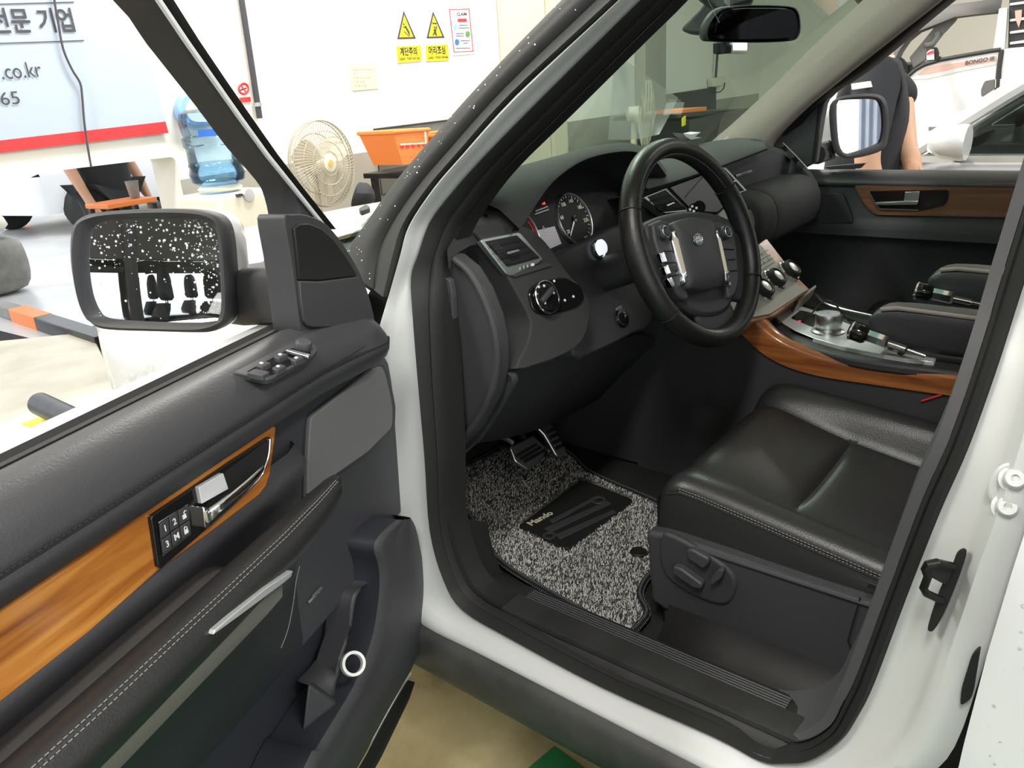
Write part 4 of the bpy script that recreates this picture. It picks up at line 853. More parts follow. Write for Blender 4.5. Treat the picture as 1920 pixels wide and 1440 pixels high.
rimseg('wheel_grip', d2(-34), d2(27), 24, 'wheel_leather', 1.04)
rimseg('wheel_rim', d2(215), d2(325), 36, 'wheel_leather')
for t in (27.5, 152.5, 214.5, 325.5):
    t = d2(t); d = xa * math.cos(t) + ya * math.sin(t); vs, fs = tube_data([WO + d * (RO + rt * 0.98 * math.cos(q)) + NW * (rt * 1.13 * math.sin(q)) for q in [2 * math.pi * j / 20 for j in range(20)]], 0.0012, 6, True); mk('rim_seam', vs, fs, 'rubber', sw)
stitches('stitching', [wpos(d2(a), RO - rt * 0.80, rt * 0.62) for a in range(30, 150, 4)], sw, r=0.0007, gap=0.006)
def WH(px, py, off=0.0): return PN(px, py, WO + NW * off, NW)
def wh(pts, off): return [WH(*p, off) for p in pts]
hub = slab('hub_housing', wh(cr([(1212, 425), (1225, 410), (1255, 400), (1300, 394), (1345, 400), (1372, 416), (1383, 450), (1386, 500), (1382, 545), (1370, 575), (1350, 590), (1315, 592), (1285, 575), (1262, 545), (1240, 500), (1222, 460)], 3, True), 0.0), -NW * 0.05, 'plastic', sw, 0.008)
# spokes
slab('spoke', wh([(1196, 428), (1240, 420), (1262, 540), (1228, 560), (1208, 520)], -0.004), -NW * 0.016, 'plastic', sw, 0.005)
slab('spoke', wh([(1360, 425), (1392, 440), (1400, 520), (1395, 565), (1365, 560)], -0.004), -NW * 0.016, 'plastic', sw, 0.005)
slab('lower_spoke', wh([(1290, 545), (1362, 535), (1372, 572), (1384, 600), (1360, 622), (1326, 628), (1310, 600)], -0.006), -NW * 0.014, 'plastic', sw, 0.006)
slab('spoke_cover', wh(cr([(1224, 418), (1258, 416), (1263, 435), (1287, 532), (1292, 560), (1280, 560), (1262, 536), (1240, 485)], 2, True), 0.010), -NW * 0.03, 'plastic_grey', sw, 0.004)
slab('spoke_cover', wh(cr([(1339, 417), (1366, 420), (1377, 445), (1384, 490), (1384, 535), (1371, 560), (1363, 535), (1345, 440)], 2, True), 0.010), -NW * 0.03, 'plastic_grey', sw, 0.004)
pad = wh(cr([(1260, 419), (1280, 411), (1300, 408), (1320, 410), (1335, 416), (1341, 440), (1350, 485), (1358, 528), (1345, 539), (1320, 545), (1298, 543), (1287, 535), (1277, 490), (1266, 440)], 3, True), 0.020)
pc = sum(pad, V((0, 0, 0))) / len(pad)
rows = []
for p in pad: rows.append([pc + (p - pc) * 1.0 - NW * 0.03, p - NW * 0.006, p, pc + (p - pc) * 0.96 + NW * 0.005, pc + (p - pc) * 0.7 + NW * 0.011, pc + (p - pc) * 0.35 + NW * 0.014, pc + NW * 0.0145])
ab = loft('airbag_cover', rows, 'plastic_grey', sw, cv=True, angle=70, label='matt black airbag cover with oval badge')
for q in (((1258, 434), (1266, 433), (1289, 528), (1282, 532)), ((1339, 432), (1346, 433), (1367, 524), (1360, 528))):
    a, b, c, d = wh(q, 0.019); rows = []
    for t in (0, 0.02, 0.2, 0.5, 0.8, 0.98, 1): l, r = a.lerp(d, t), b.lerp(c, t); e = 0.3 if t in (0, 1) else 1; rows.append([l - NW * 0.014, l, l.lerp(r, 0.5) + NW * 0.006 * e, r, r - NW * 0.014])
    loft('silver_strip', rows, 'chrome', sw, angle=70, label='polished silver spoke strip')
for q in ((1242, 437), (1358, 437)):
    c = WH(q[0], q[1], 0.012); lathe('scroll_knob', [(0.013, -0.002), (0.013, 0.006), (0.011, 0.008), (0.008, 0.006), (0.0065, 0.006), (0.006, 0.010), (0.0, 0.011)], 'plastic_grey', c, NW, sw, seg=20); vs, fs = tube_data([c + NW * 0.0085 + (xa * math.cos(t) + ya * math.sin(t)) * 0.0092 for t in [2 * math.pi * k / 20 for k in range(20)]], 0.0010, 5, True); mk('knob_ring', vs, fs, 'satin', sw)
for q in ((((1237, 474), (1246, 472), (1252, 490), (1243, 493)), ((1245, 499), (1253, 496), (1259, 512), (1251, 516)), ((1252, 522), (1260, 519), (1267, 536), (1262, 539)))):
    slab('paddle_strip', wh(q, 0.016), -NW * 0.012, 'chrome', sw, 0.0015)
for q in (((1248, 493), (1268, 491)), ((1255, 518), (1272, 515)), ((1245, 471), (1264, 470)), ((1352, 466), (1376, 468)), ((1364, 487), (1378, 486)), ((1370, 508), (1382, 507))):
    tube('button_gap', wh(q, 0.0108), 0.0012, 'rubber', sw, seg=6)
lathe('spoke_button', [(0.0, 0.006), (0.005, 0.005), (0.006, 0.0)], 'plastic_grey', WH(1267, 504, 0.010), NW, sw, seg=14)
lathe('cover_screw', [(0.0, 0.003), (0.0035, 0.002), (0.004, -0.004)], 'satin', WH(1286, 540, 0.013), NW, sw, seg=12)
lathe('cover_screw', [(0.0, 0.003), (0.0035, 0.002), (0.004, -0.004)], 'satin', WH(1367, 533, 0.013), NW, sw, seg=12)
# badge
bc0 = WH(1309, 449, 0.0355); basic('badge_green', (0.03, 0.06, 0.045), 0.3, metal=0.5)
bx = xa * 0.9806 + ya * 0.0; vs_ = [bc0 + xa * 0.0135 * math.cos(t) + ya * 0.0095 * math.sin(t) for t in [2 * math.pi * k / 28 for k in range(28)]]
slab('oval_badge', vs_, -NW * 0.006, 'badge_green', ab, 0.0008, label='small oval maker badge')
vs, fs = tube_data(vs_, 0.0009, 6, True); mk('badge_rim', vs, fs, 'chrome', ab)
text('badge_text', 'LAND', bc0 + ya * 0.0028 - xa * 0.001, xa, ya, 0.0075, 'icon_white', ab, depth=0.0006, bold=0.03)
text('badge_text', 'ROVER', bc0 - ya * 0.0032 + xa * 0.001, xa, ya, 0.0068, 'icon_white', ab, depth=0.0006, bold=0.03)
# stalk
st = [Y(1290, 410, 0.08), Y(1298, 398, 0.05), Y(1303, 393, 0.035), Y(1312, 388, 0.02)]
tube('wiper_stalk', [st[0] + V((-0.05, 0.03, -0.02))] + st, [0.006, 0.008, 0.011, 0.013, 0.012], 'gloss_black', sw, seg=14)
sd = (st[3] - st[1]).normalized()
for q in ((1298, 387), (1306, 390), (1301, 396), (1294, 393)): lathe('stalk_icon', [(0, 0.0012), (0.0022, 0.001), (0.0025, 0.0)], 'icon_white', Y(q[0], q[1], 0.012), (CAM - st[2]).normalized(), sw, seg=6)
# ---- centre console
con = empty('centre_console', (0, -0.1, 0.6)); con.parent = car
KN = V((0, -0.66, 0.75)).normalized(); KO = X(1449, 526, 0.03)
def K(px, py, off=0.0): return PN(px, py, KO + KN * off, KN)
def k_(pts, off): return [K(*p, off) for p in pts]
# body block under everything
slab('console_body', [(-0.145, 0.30, 1.02), (-0.145, 0.05, 0.93), (-0.145, -0.02, 0.845), (-0.145, -0.75, 0.835), (-0.145, -0.75, 0.50), (-0.145, 0.55, 0.50), (-0.145, 0.55, 0.9)], (0.33, 0, 0), 'plastic', con, 0.01)
slab('stack_wood', k_(rp([(1335, 520), (1437, 446), (1492, 517), (1519, 543), (1452, 592), (1380, 612)], 4), 0.002), -KN * 0.05, 'wood_console', con, 0.004, label='wood surround of the control stack')
stk = slab('control_stack', k_(rp([(1345, 523), (1424, 457), (1456, 494), (1490, 530), (1514, 543), (1445, 588), (1385, 600)], 3), 0.006), -KN * 0.03, 'console_grey', con, 0.002, label='grey control stack with three rotary knobs')
slab('stack_display', k_([(1412, 467), (1425, 459), (1430, 466), (1417, 475)], 0.0066), -KN * 0.003, 'gloss_black', stk)
for p, q in (((1415, 484), (1440, 468)), ((1417, 494), (1444, 477)), ((1416, 504), (1450, 484)), ((1420, 512), (1451, 492))): tube('button_gap', k_((p, q), 0.0062), 0.0007, 'rubber', stk, seg=5)
for q in ((1419, 499), (1427, 493), (1436, 488), (1443, 482), (1423, 479), (1432, 474)): slab('stack_button', [K(q[0] + a, q[1] + b, 0.0075) for a, b in ((-4, 2), (2, -2), (4, 1), (-1, 5))], -KN * 0.002, 'console_grey', stk, 0.0004)
for q in ((1476, 512), (1448, 528), (1425, 548)):
    c = K(q[0], q[1], 0.006); lathe('knob_ring', [(0.0285, 0.0), (0.0285, 0.008), (0.0265, 0.010), (0.024, 0.009)], 'chrome', c, KN, stk, seg=32, cap=False)
    lathe('rotary_knob', [(0.0, 0.021), (0.017, 0.021), (0.0185, 0.023), (0.0215, 0.022), (0.0235, 0.016), (0.024, 0.004)], 'rubber', c, KN, stk, seg=32)
    lathe('knob_cap', [(0.0, 0.0225), (0.011, 0.0222), (0.0135, 0.0215)], 'satin', c, KN, stk, seg=28)
# gear selector plate
ZC = 0.868
def ZP(px, py, dz=0.0): return Z(px, py, ZC + dz)
gsl = [(1453, 594), (1470, 580), (1488, 569), (1533, 584), (1592, 607), (1665, 640), (1733, 662), (1756, 671), (1752, 678), (1700, 672), (1650, 664), (1577, 649), (1525, 634), (1490, 620), (1470, 608)]
slab('selector_surround', [ZP(*p, -0.004) for p in cr([(1436, 588), (1450, 578), (1490, 558), (1540, 575), (1600, 598), (1670, 628), (1800, 670), (1840, 700), (1780, 696), (1650, 680), (1570, 666), (1510, 648), (1465, 625), (1442, 605)], 3, True)], (0, 0, -0.02), 'plastic', con, 0.006)
gp2 = slab('selector_plate', [ZP(*p, 0.004) for p in gsl], (0, 0, -0.012), 'plate_silver', con, 0.002, label='bright silver gear selector plate')
rows = []
for a, b in zip([(1453, 594), (1470, 608), (1490, 620), (1525, 634), (1577, 649), (1650, 664), (1752, 678)], [(1450, 597), (1464, 614), (1484, 629), (1520, 643), (1572, 657), (1648, 671), (1750, 683)]):
    p, q = ZP(*a, 0.004), ZP(*b, -0.008); rows.append([p, p.lerp(q, 0.3) + V((0, 0, 0.003)), p.lerp(q, 0.7), q])
loft('plate_edge', rows, 'chrome', gp2, angle=70)
slab('selector_display', [ZP(*p, 0.0052) for p in rp([(1483, 596), (1500, 582), (1535, 594), (1525, 613)], 2)], (0, 0, -0.002), 'gloss_black', gp2)
tube('display_lip', [ZP(*p, 0.006) for p in ((1498, 582), (1517, 586), (1536, 594))], 0.0015, 'chrome', gp2, seg=6)
box('red_mark', ZP(1499, 602, 0.0056), (0.006, 0.006, 0.0004), 'red_glow', gp2)
kc = ZP(1552, 622, 0.004)
lathe('selector_knob', [(0.034, 0.0), (0.033, 0.003), (0.026, 0.006), (0.0245, 0.010), (0.0265, 0.014), (0.0275, 0.036), (0.026, 0.040), (0.022, 0.0405), (0.0, 0.040)], 'satin', kc, (0, 0, 1), con, seg=40, label='round silver gear selector knob')
text('knob_mark', '+', kc + V((0, 0, 0.041)), (1, 0, 0), (0, 1, 0), 0.014, 'icon_dark', con)
slab('cubby', [ZP(*p, 0.0) for p in ((1490, 566), (1516, 542), (1534, 552), (1640, 600), (1660, 622), (1600, 600), (1540, 580))], (0, 0, -0.05), 'rough_black', con)
slab('cubby_lid', [Z(*p, 0.90) for p in ((1493, 560), (1529, 534), (1531, 537), (1498, 565))], (0.0, 0.02, -0.05), 'console_grey', con, 0.001)
tube('cubby_rail', cr([Z(*p, 0.875) for p in ((1529, 552), (1545, 568), (1580, 580), (1634, 592))], 4), 0.003, 'satin', con, seg=6)
cab = tube('charger_lead', cr([Z(*p, h) for p, h in (((1520, 590), 0.90), ((1545, 565), 0.93), ((1565, 570), 0.93), ((1580, 590), 0.91), ((1595, 606), 0.88))], 5), 0.0018, 'rubber', con, seg=6)
for q in ((1690, 660), (1672, 648)): slab('console_button', [ZP(q[0] + a, q[1] + b, 0.008) for a, b in ((-8, 0), (0, -5), (8, -1), (1, 4))], (0, 0, -0.006), 'plastic', con, 0.001)
# wood band along the driver side of the console
wtop = [(1395, 548), (1413, 572), (1436, 604), (1463, 628), (1505, 648), (1560, 666), (1650, 681), (1800, 700), (1900, 712)]
wcr = [(1390, 566), (1408, 592), (1434, 622), (1468, 646), (1510, 664), (1565, 680), (1650, 692), (1800, 710), (1900, 722)]
wbo = [(1372, 606), (1397, 634), (1427, 661), (1462, 682), (1500, 696), (1550, 708), (1630, 720), (1754, 738), (1880, 754)]
rows = []
for a, b, c in zip(cr([X(*p, -0.135) for p in wtop], 3), cr([X(*p, -0.152) for p in wcr], 3), cr([X(*p, -0.152) for p in wbo], 3)):
    rows.append([a + V((0.03, 0, -0.01)), a, a.lerp(b, 0.7) + V((0, 0, 0.003)), b, b.lerp(c, 0.2), c, c + V((0.01, 0, -0.006)), c + V((0.05, 0, 0))])
loft('wood_side', rows, 'wood_console', con, angle=50, label='curved wood side band')
slab('console_cheek', [X(*p, -0.146) for p in ((1300, 640), (1397, 632), (1462, 680), (1550, 706), (1754, 736), (1900, 752), (1900, 900), (1200, 900), (1180, 740))], (0.02, 0, 0), 'plastic_grey', con)
# ---- pedals
ped = empty('pedals', (-0.36, 0.42, 0.6)); ped.parent = car
PN_ = V((-0.1, -0.80, 0.59)).normalized()
def PD(px, py, off=0.0, p0=V((-0.36, 0.40, 0.60))): return PN(px, py, p0 + PN_ * off, PN_)
bp_ = slab('brake_pedal', [PD(*p) for p in rp([(955, 838), (1000, 815), (1022, 838), (1018, 862), (992, 882), (965, 865)], 6)], -PN_ * 0.012, 'satin', ped, 0.003, label='steel brake pedal')
for k in range(3): a = k / 3; slab('pedal_pad', [PD(966 + 10 * a * 2.2 + x_, 852 + 18 * a * 0.9 + y_, 0.003) for x_, y_ in ((0, 0), (40, -22), (43, -17), (4, 6))], -PN_ * 0.004, 'rubber', bp_, 0.001)
ac = slab('accelerator', [PD(*p, 0.0, V((-0.27, 0.42, 0.60))) for p in cr([(996, 790), (1015, 784), (1035, 797), (1055, 830), (1063, 850), (1050, 858), (1040, 850), (1020, 815)], 2, True)], -PN_ * 0.012, 'satin', ped, 0.003, label='steel accelerator pedal')
for k in range(4): a = k / 4; slab('pedal_pad', [PD(1024 + 22 * a + x_, 806 + 40 * a + y_, 0.003, V((-0.27, 0.42, 0.60))) for x_, y_ in ((0, 2), (14, -5), (18, 0), (3, 8))], -PN_ * 0.004, 'rubber', ac, 0.001)
tube('pedal_arm', [PD(985, 830, -0.01), PD(985, 830, -0.01) + V((0, 0.08, 0.16))], 0.008, 'steel_black', ped)
tube('release_lever', [PD(930, 818), PD(945, 820), PD(962, 830)], 0.006, 'satin', ped)
# ---- interior mirror and its mount
RN = V((-0.30, -0.94, -0.12)).normalized(); RMO = X(1415, 45, 0.0)
def RM(px, py, off=0.0): return PN(px, py, RMO + RN * off, RN)
rvm = empty('interior_mirror', RMO); rvm.parent = car
ro = [(x / 3 + 1000, y / 3) for x, y in ((975, 130), (1030, 60), (1110, 36), (1250, 28), (1430, 34), (1485, 60), (1500, 140), (1490, 200), (1445, 230), (1250, 240), (1020, 236), (968, 225), (960, 180))]
ring = [RM(*p) for p in cr(ro, 3, True)]; rc = sum(ring, V((0, 0, 0))) / len(ring)
loft('mirror_shell', [[p + (rc - p) * 0.04 + RN * 0.004, p + RN * 0.002, p - RN * 0.012, p + (rc - p) * 0.25 - RN * 0.03, rc - RN * 0.035] for p in ring], 'plastic', rvm, cv=True, angle=70)
ri = [(x / 3 + 1000, y / 3) for x, y in ((1030, 150), (1060, 75), (1130, 50), (1260, 44), (1420, 48), (1472, 70), (1488, 140), (1478, 190), (1440, 214), (1250, 222), (1040, 218))]
slab('mirror_face', [RM(*p, 0.0045) for p in cr(ri, 3, True)], -RN * 0.008, 'dark_mirror', rvm, 0.001, label='dark interior mirror')
tube('mirror_stem', [rc - RN * 0.03, rc - RN * 0.05 + V((-0.01, 0.02, 0.03)), rc + V((-0.02, 0.10, 0.07))], 0.016, 'plastic', rvm)
mh = cr([(x / 3 + 1000, y / 3) for x, y in ((830, 170), (870, 120), (930, 60), (1010, -20), (1200, -60), (1230, 0), (1180, 20), (1060, 60), (985, 120), (950, 180), (900, 190))], 2, True)
slab('sensor_housing', [X(px, py, -0.02) for px, py in mh], (0.08, 0.03, 0.0), 'plastic', rvm, 0.008)
slab('sun_visor', [V(p) for p in ((-0.50, -0.20, 1.60), (-0.08, -0.16, 1.60), (-0.08, -0.05, 1.565), (-0.50, -0.08, 1.55))], (0, 0, 0.02), 'beige', car, 0.008)
# ---- far A-pillar trim, far door
def SR(px, py, off=0.0):
    r = ray(px, py); a, b = 0.8, 3.2
    for _ in range(40):
        m = (a + b) / 2; q = CAM + r * m
        if q.x < -sx(q.z) + off: a = m
        else: b = m
    return CAM + r * a
pl_ = [(1760, -100), (1652, 0), (1562, 81), (1481, 160), (1400, 233), (1372, 256), (1350, 275)]
pr_ = [(1880, -95), (1760, 0), (1657, 81), (1562, 157), (1503, 206), (1451, 260), (1440, 285)]
rows = []
for a, b in zip(cr([SR(*p, -0.10) for p in pl_], 4), cr([SR(*p, -0.13) for p in pr_], 4)):
    rows.append([a + V((0.03, 0.06, 0)), a, a.lerp(b, 0.35) + V((-0.014, -0.01, 0)), a.lerp(b, 0.75) + V((-0.014, -0.01, 0)), b, b + V((0.04, 0, 0))])
loft('far_pillar_trim', rows, 'beige', car, angle=70, label='beige far pillar trim')
ql = [(1875, -92), (1755, 0), (1655, 80), (1560, 157), (1503, 206), (1452, 258), (1440, 320)]
qr = [(1890, -80), (1779, 0), (1640, 116), (1590, 152), (1552, 178), (1500, 240), (1470, 330)]
rows = []
for a, b in zip(cr([SR(*p, -0.085) for p in ql], 4), cr([SR(*p, -0.075) for p in qr], 4)): rows.append([a + V((0.0, 0, -0.002)), a.lerp(b, 0.5) + V((-0.008, 0, 0)), b, b + V((0.07, 0, 0))])
loft('far_pillar_seal', rows, 'rubber', car, angle=70)
pd = empty('passenger_door', (0.80, -0.1, 0.5)); pd.parent = car
sail = [(1440, 300), (1448, 268), (1500, 215), (1556, 172), (1545, 195), (1540, 220), (1527, 305), (1480, 330)]
slab('mirror_corner_cover', [X(*p, 0.735) for p in sail], (0.04, 0, 0), 'plastic', pd, 0.003)
tube('glass_run', [X(*p, 0.74) for p in ((1780, 0), (1640, 116), (1552, 176), (1538, 200), (1526, 304))], 0.007, 'rubber', pd)
# door panel in sections: (x, z) profile along y
yf, yb = 0.30, -1.0
prof = [(0.80, 1.095), (0.765, 1.112), (0.745, 1.113), (0.727, 1.107), (0.709, 1.094), (0.701, 1.080), (0.703, 1.071), (0.716, 1.067)]
loft('top_roll', [[V((x, y, z)) for x, z in prof] for y in (yf, 0.1, -0.3, yb)], 'leather_grey', pd, sub=1, angle=70)
slab('wood_trim', [X(*p, 0.703) for p in rp([(1600, 348), (1930, 344), (2100, 344), (2100, 413), (1930, 409), (1640, 403), (1622, 385)], [8, 1, 1, 1, 1, 10, 8])], (0.012, 0, 0), 'wood_far', pd, 0.002, label='matt brown wood strip on the far door')
bz2 = slab('handle_bezel', [X(*p, 0.699) for p in rp([(1628, 358), (1778, 356), (1777, 372), (1770, 385), (1725, 395), (1650, 392), (1640, 380)], 5)], (0.006, 0, 0), 'gloss_black', pd, 0.001)
tube('bezel_rim', [X(*p, 0.698) for p in ((1629, 360), (1640, 380), (1650, 392), (1722, 394))], 0.002, 'satin', pd, seg=6)
slab('lever_plate', [X(*p, 0.692) for p in ((1697, 360), (1724, 359), (1722, 378), (1694, 378))], (0.006, 0, 0), 'satin', pd, 0.001)
slab('door_lever', [X(*p, 0.688) for p in ((1640, 380), (1694, 377), (1722, 377), (1720, 384), (1644, 385))], (0.006, 0, 0), 'satin', pd, 0.001)
prof = [(0.712, 1.075), (0.712, 0.985), (0.705, 0.968), (0.690, 0.955), (0.688, 0.935), (0.700, 0.925), (0.72, 0.90), (0.72, 0.75), (0.70, 0.70), (0.70, 0.52), (0.76, 0.50)]
loft('door_card', [[V((x, y, z)) for x, z in prof] for y in (yf, 0.1, -0.3, yb)], 'plastic', pd, angle=40)
slab('speaker_panel', [X(*p, 0.700) for p in rp([(1528, 362), (1580, 362), (1595, 400), (1600, 418), (1530, 420)], 6)], (0.012, 0, 0), 'plastic', pd, 0.002)
slab('outer_skin', [(0.93, yf, 0.55), (0.93, yb, 0.55), (0.88, yb, 1.09), (0.88, yf, 1.09)], (-0.03, 0, 0), 'white_paint', pd)
slab('belt_clip', [X(*p, 0.72) for p in ((1545, 313), (1622, 306), (1612, 316), (1555, 318))], (0.02, 0, 0), 'plastic_grey', pd, 0.001)
slab('rear_body_side', [(0.93, yb, 0.55), (0.95, -2.3, 0.55), (0.88, -2.3, 1.12), (0.88, yb, 1.09)], (-0.03, 0, 0), 'white_paint', car)
for y0, y1 in ((-0.62, -0.52), (-1.5, -1.3)): slab('far_pillar', [(0.86, y0, 1.08), (0.86, y1, 1.08), (0.70, y1, 1.62), (0.70, y0, 1.62)], (-0.04, 0, 0), 'trim_grey', car)
tube('far_roof_rail', [(0.72, -0.15, 1.58), (0.70, -0.5, 1.63), (0.69, -1.4, 1.64), (0.72, -2.2, 1.60)], 0.035, 'beige', car)
# far door mirror
fmo = X(1610, 236, 0.98); FMN = V((-0.50, -0.86, 0.05)).normalized()
fm = empty('door_mirror', fmo); fm.parent = car
def FM(px, py, off=0.0): return PN(px, py, fmo + FMN * off, FMN)
fg = cr([(1569, 196), (1580, 188), (1610, 186), (1640, 186), (1652, 196), (1656, 230), (1652, 262), (1640, 272), (1592, 288), (1580, 284), (1572, 262)], 3, True)
slab('mirror_glass', [FM(*p) for p in fg], -FMN * 0.004, 'mirror', fm, label='far mirror glass reflecting bright daylight')
fo = cr([(1556, 198), (1575, 182), (1610, 176), (1645, 177), (1662, 190), (1667, 230), (1663, 270), (1645, 286), (1600, 297), (1575, 294), (1562, 278), (1556, 240)], 3, True)
fi = resample([*fg, fg[0]], len(fo) + 1)[:-1]; k0 = min(range(len(fi)), key=lambda k: (fi[k] - fo[0]).length); fi = fi[k0:] + fi[:k0]
loft('mirror_bezel', [[FM(*p, -0.006), FM(*p, 0.004), FM(*(p.lerp(q, 0.5)), 0.010), FM(*q, 0.004), FM(*q, -0.02)] for p, q in zip(fi, fo)], 'plastic', fm, cv=True, angle=70)
fcn = sum((FM(*p) for p in fo), V((0, 0, 0))) / len(fo)
loft('mirror_cap', [[FM(*q, -0.015), FM(*q, -0.05), fcn + (FM(*q) - fcn) * 0.8 - FMN * 0.09, fcn + (FM(*q) - fcn) * 0.4 - FMN * 0.12, fcn - FMN * 0.125] for q in fo], 'white_paint', fm, cv=True, angle=70)
tube('mirror_arm', [FM(1560, 280, -0.03), FM(1545, 285, -0.05), X(1530, 290, 0.86)], 0.03, 'plastic', fm, seg=10)
# ================================================================== SEATS AND MAT
def make_seat(x0, flip, name):
    st_ = empty(name, (x0, -0.3, 0.5)); st_.parent = car
    def P(x, y, z): return V((x0 + flip * x, y - 0.022, z))
    # cushion: x measured from the seat centre, negative = outboard for the driver
    def zi(y): return 0.772 - 0.30 * max(0, -0.085 - y) * (1 if y > -0.22 else 0) - (0.040 + 0.18 * (-0.22 - y) if y <= -0.22 else 0)
    ysn = [-0.040, -0.046, -0.060, -0.085, -0.12, -0.16, -0.20, -0.228, -0.238, -0.242, -0.247, -0.257, -0.30, -0.36, -0.42, -0.50, -0.58]
    rows = []
    for y in ysn:
        fr = 1.0 if y < -0.085 else max(0.0, 1 - ((y + 0.085) / 0.045) ** 2) ** 0.5
        drop = -0.055 * (1 - fr)
        g = -0.014 if abs(y + 0.242) < 0.003 else (-0.006 if abs(y + 0.242) < 0.008 else 0)
        z = zi(y) + drop; zb = 0.785 - 0.16 * max(0, -0.10 - y) + drop
        zr = 0.800 - 0.10 * max(0, -0.10 - y) + drop
        w = 1 - 0.05 * (1 - fr)
        sec = [(-0.255, 0.655), (-0.252, 0.700 + drop), (-0.248, zb - 0.036), (-0.244, zb - 0.024), (-0.246, zb - 0.021), (-0.236, zb - 0.006), (-0.215, zb), (-0.190, zb - 0.006), (-0.170, z + 0.006), (-0.160, z - 0.006), (-0.150, z + 0.003), (-0.10, z + 0.006 + g), (-0.04, z + 0.003 + g), (0.04, z + 0.003 + g), (0.10, z + 0.006 + g), (0.142, z + 0.003 + g * 0.5), (0.152, z - 0.006), (0.162, z + 0.008), (0.185, zr - 0.006), (0.212, zr), (0.238, zr - 0.012), (0.250, zr - 0.045), (0.252, 0.68)]
        rows.append([P(a * w, y, b) for a, b in sec])
    cu_ = loft('seat_cushion', rows, 'leather', st_, sub=1, angle=80, label='black leather seat cushion with cross seam')
    f0 = [P(a, -0.040 + 0.0, b) for a, b in ((-0.24, 0.70), (-0.12, 0.72), (0, 0.72), (0.12, 0.72), (0.24, 0.71))]
    loft('cushion_front', [[P(a, -0.041, 0.735) for a in (-0.24, -0.12, 0, 0.12, 0.24)], [P(a, -0.045, 0.69) for a in (-0.245, -0.12, 0, 0.12, 0.245)], [P(a, -0.07, 0.62) for a in (-0.24, -0.12, 0, 0.12, 0.24)]], 'leather', st_)
    stitches('stitching', [r[3] + V((-0.0015 * flip, 0, 0.001)) for r in rows[3:]], st_, r=0.0006)
    stitches('stitching', [r[4] + V((-0.0015 * flip, 0, 0.004)) for r in rows[3:]], st_, r=0.0006)
    tube('side_piping', [r[3] + V((-0.0005 * flip, 0, -0.003)) for r in rows[2:]], 0.0018, 'leather', st_, seg=6)
    # plastic side trim with pod
    tp = [(-0.048, 0.690), (-0.044, 0.66), (-0.05, 0.58), (-0.075, 0.545), (-0.30, 0.525), (-0.55, 0.53), (-0.57, 0.60), (-0.55, 0.688), (-0.45, 0.690), (-0.30, 0.690), (-0.15, 0.694)]
    slab('side_trim', [P(-0.278, y, z) for y, z in cr(tp, 3, True)], V((0.03 * flip, 0, 0)), 'plastic', st_, 0.008, bseg=3, label='black plastic seat side trim')
    tube('trim_ridge', [P(-0.277, y, 0.688) for y in (-0.07, -0.2, -0.35, -0.5)], 0.0045, 'plastic_grey', st_, seg=8)
    slab('seat_base', [P(-0.262, y, z) for y, z in ((-0.06, 0.62), (-0.06, 0.50), (-0.60, 0.50), (-0.60, 0.62))], V((0.50 * flip, 0, 0)), 'rough_black', st_, 0.01)
    slab('rail_cover', [P(-0.272, y, z) for y, z in ((-0.075, 0.60), (-0.07, 0.505), (-0.58, 0.505), (-0.58, 0.60))], V((0.03 * flip, 0, 0)), 'plastic', st_, 0.006)
    loft('seat_skirt', [[P(-0.27, y, 0.60), P(-0.276, y, 0.565), P(-0.290, y, 0.535), P(-0.320, y, 0.518), P(-0.345, y, 0.512)] for y in (-0.085, -0.2, -0.4, -0.58)], 'sill_black', st_, solid=0.006, angle=70, label='sloping black seat rail cover')
    # backrest and headrest
    rows = []
    for t, w, d in ((0.0, 0.21, 0.05), (0.03, 0.245, 0.06), (0.2, 0.255, 0.065), (0.5, 0.26, 0.06), (0.8, 0.235, 0.05), (0.95, 0.20, 0.045), (1.0, 0.16, 0.03)):
        c = P(0, -0.56 - 0.22 * t, 0.72 + 0.60 * t); n = V((0, -0.94, -0.34)); a = V((1, 0, 0))
        rows.append([c + a * (w * math.copysign(abs(math.cos(q)) ** 0.5, math.cos(q))) + n * (d * math.copysign(abs(math.sin(q)) ** 0.7, math.sin(q))) for q in [2 * math.pi * k / 20 for k in range(20)]])
    loft('seat_back', rows, 'leather', st_, cu=True, cap=True, sub=1, angle=80)
    hr = P(0, -0.80, 1.43); rows = []
    for t in [k / 8 for k in range(9)]:
        s = math.sin(math.pi * (0.06 + 0.88 * t)) ** 0.45; z = -0.09 + 0.18 * t
        rows.append([hr + V((0.135 * s * math.copysign(abs(math.cos(q)) ** 0.6, math.cos(q)), 0.055 * s * math.copysign(abs(math.sin(q)) ** 0.6, math.sin(q)), z)) for q in [2 * math.pi * k / 20 for k in range(20)]])
    loft('headrest', rows, 'leather', st_, cu=True, cap=True, angle=80)
    for s in (-0.05, 0.05): tube('headrest_post', [hr + V((s, 0.01, -0.07)), hr + V((s, 0.03, -0.16))], 0.006, 'chrome', st_)
    return st_
ds = make_seat(-0.385, 1, 'driver_seat')
ps = make_seat(0.385, -1, 'passenger_seat')
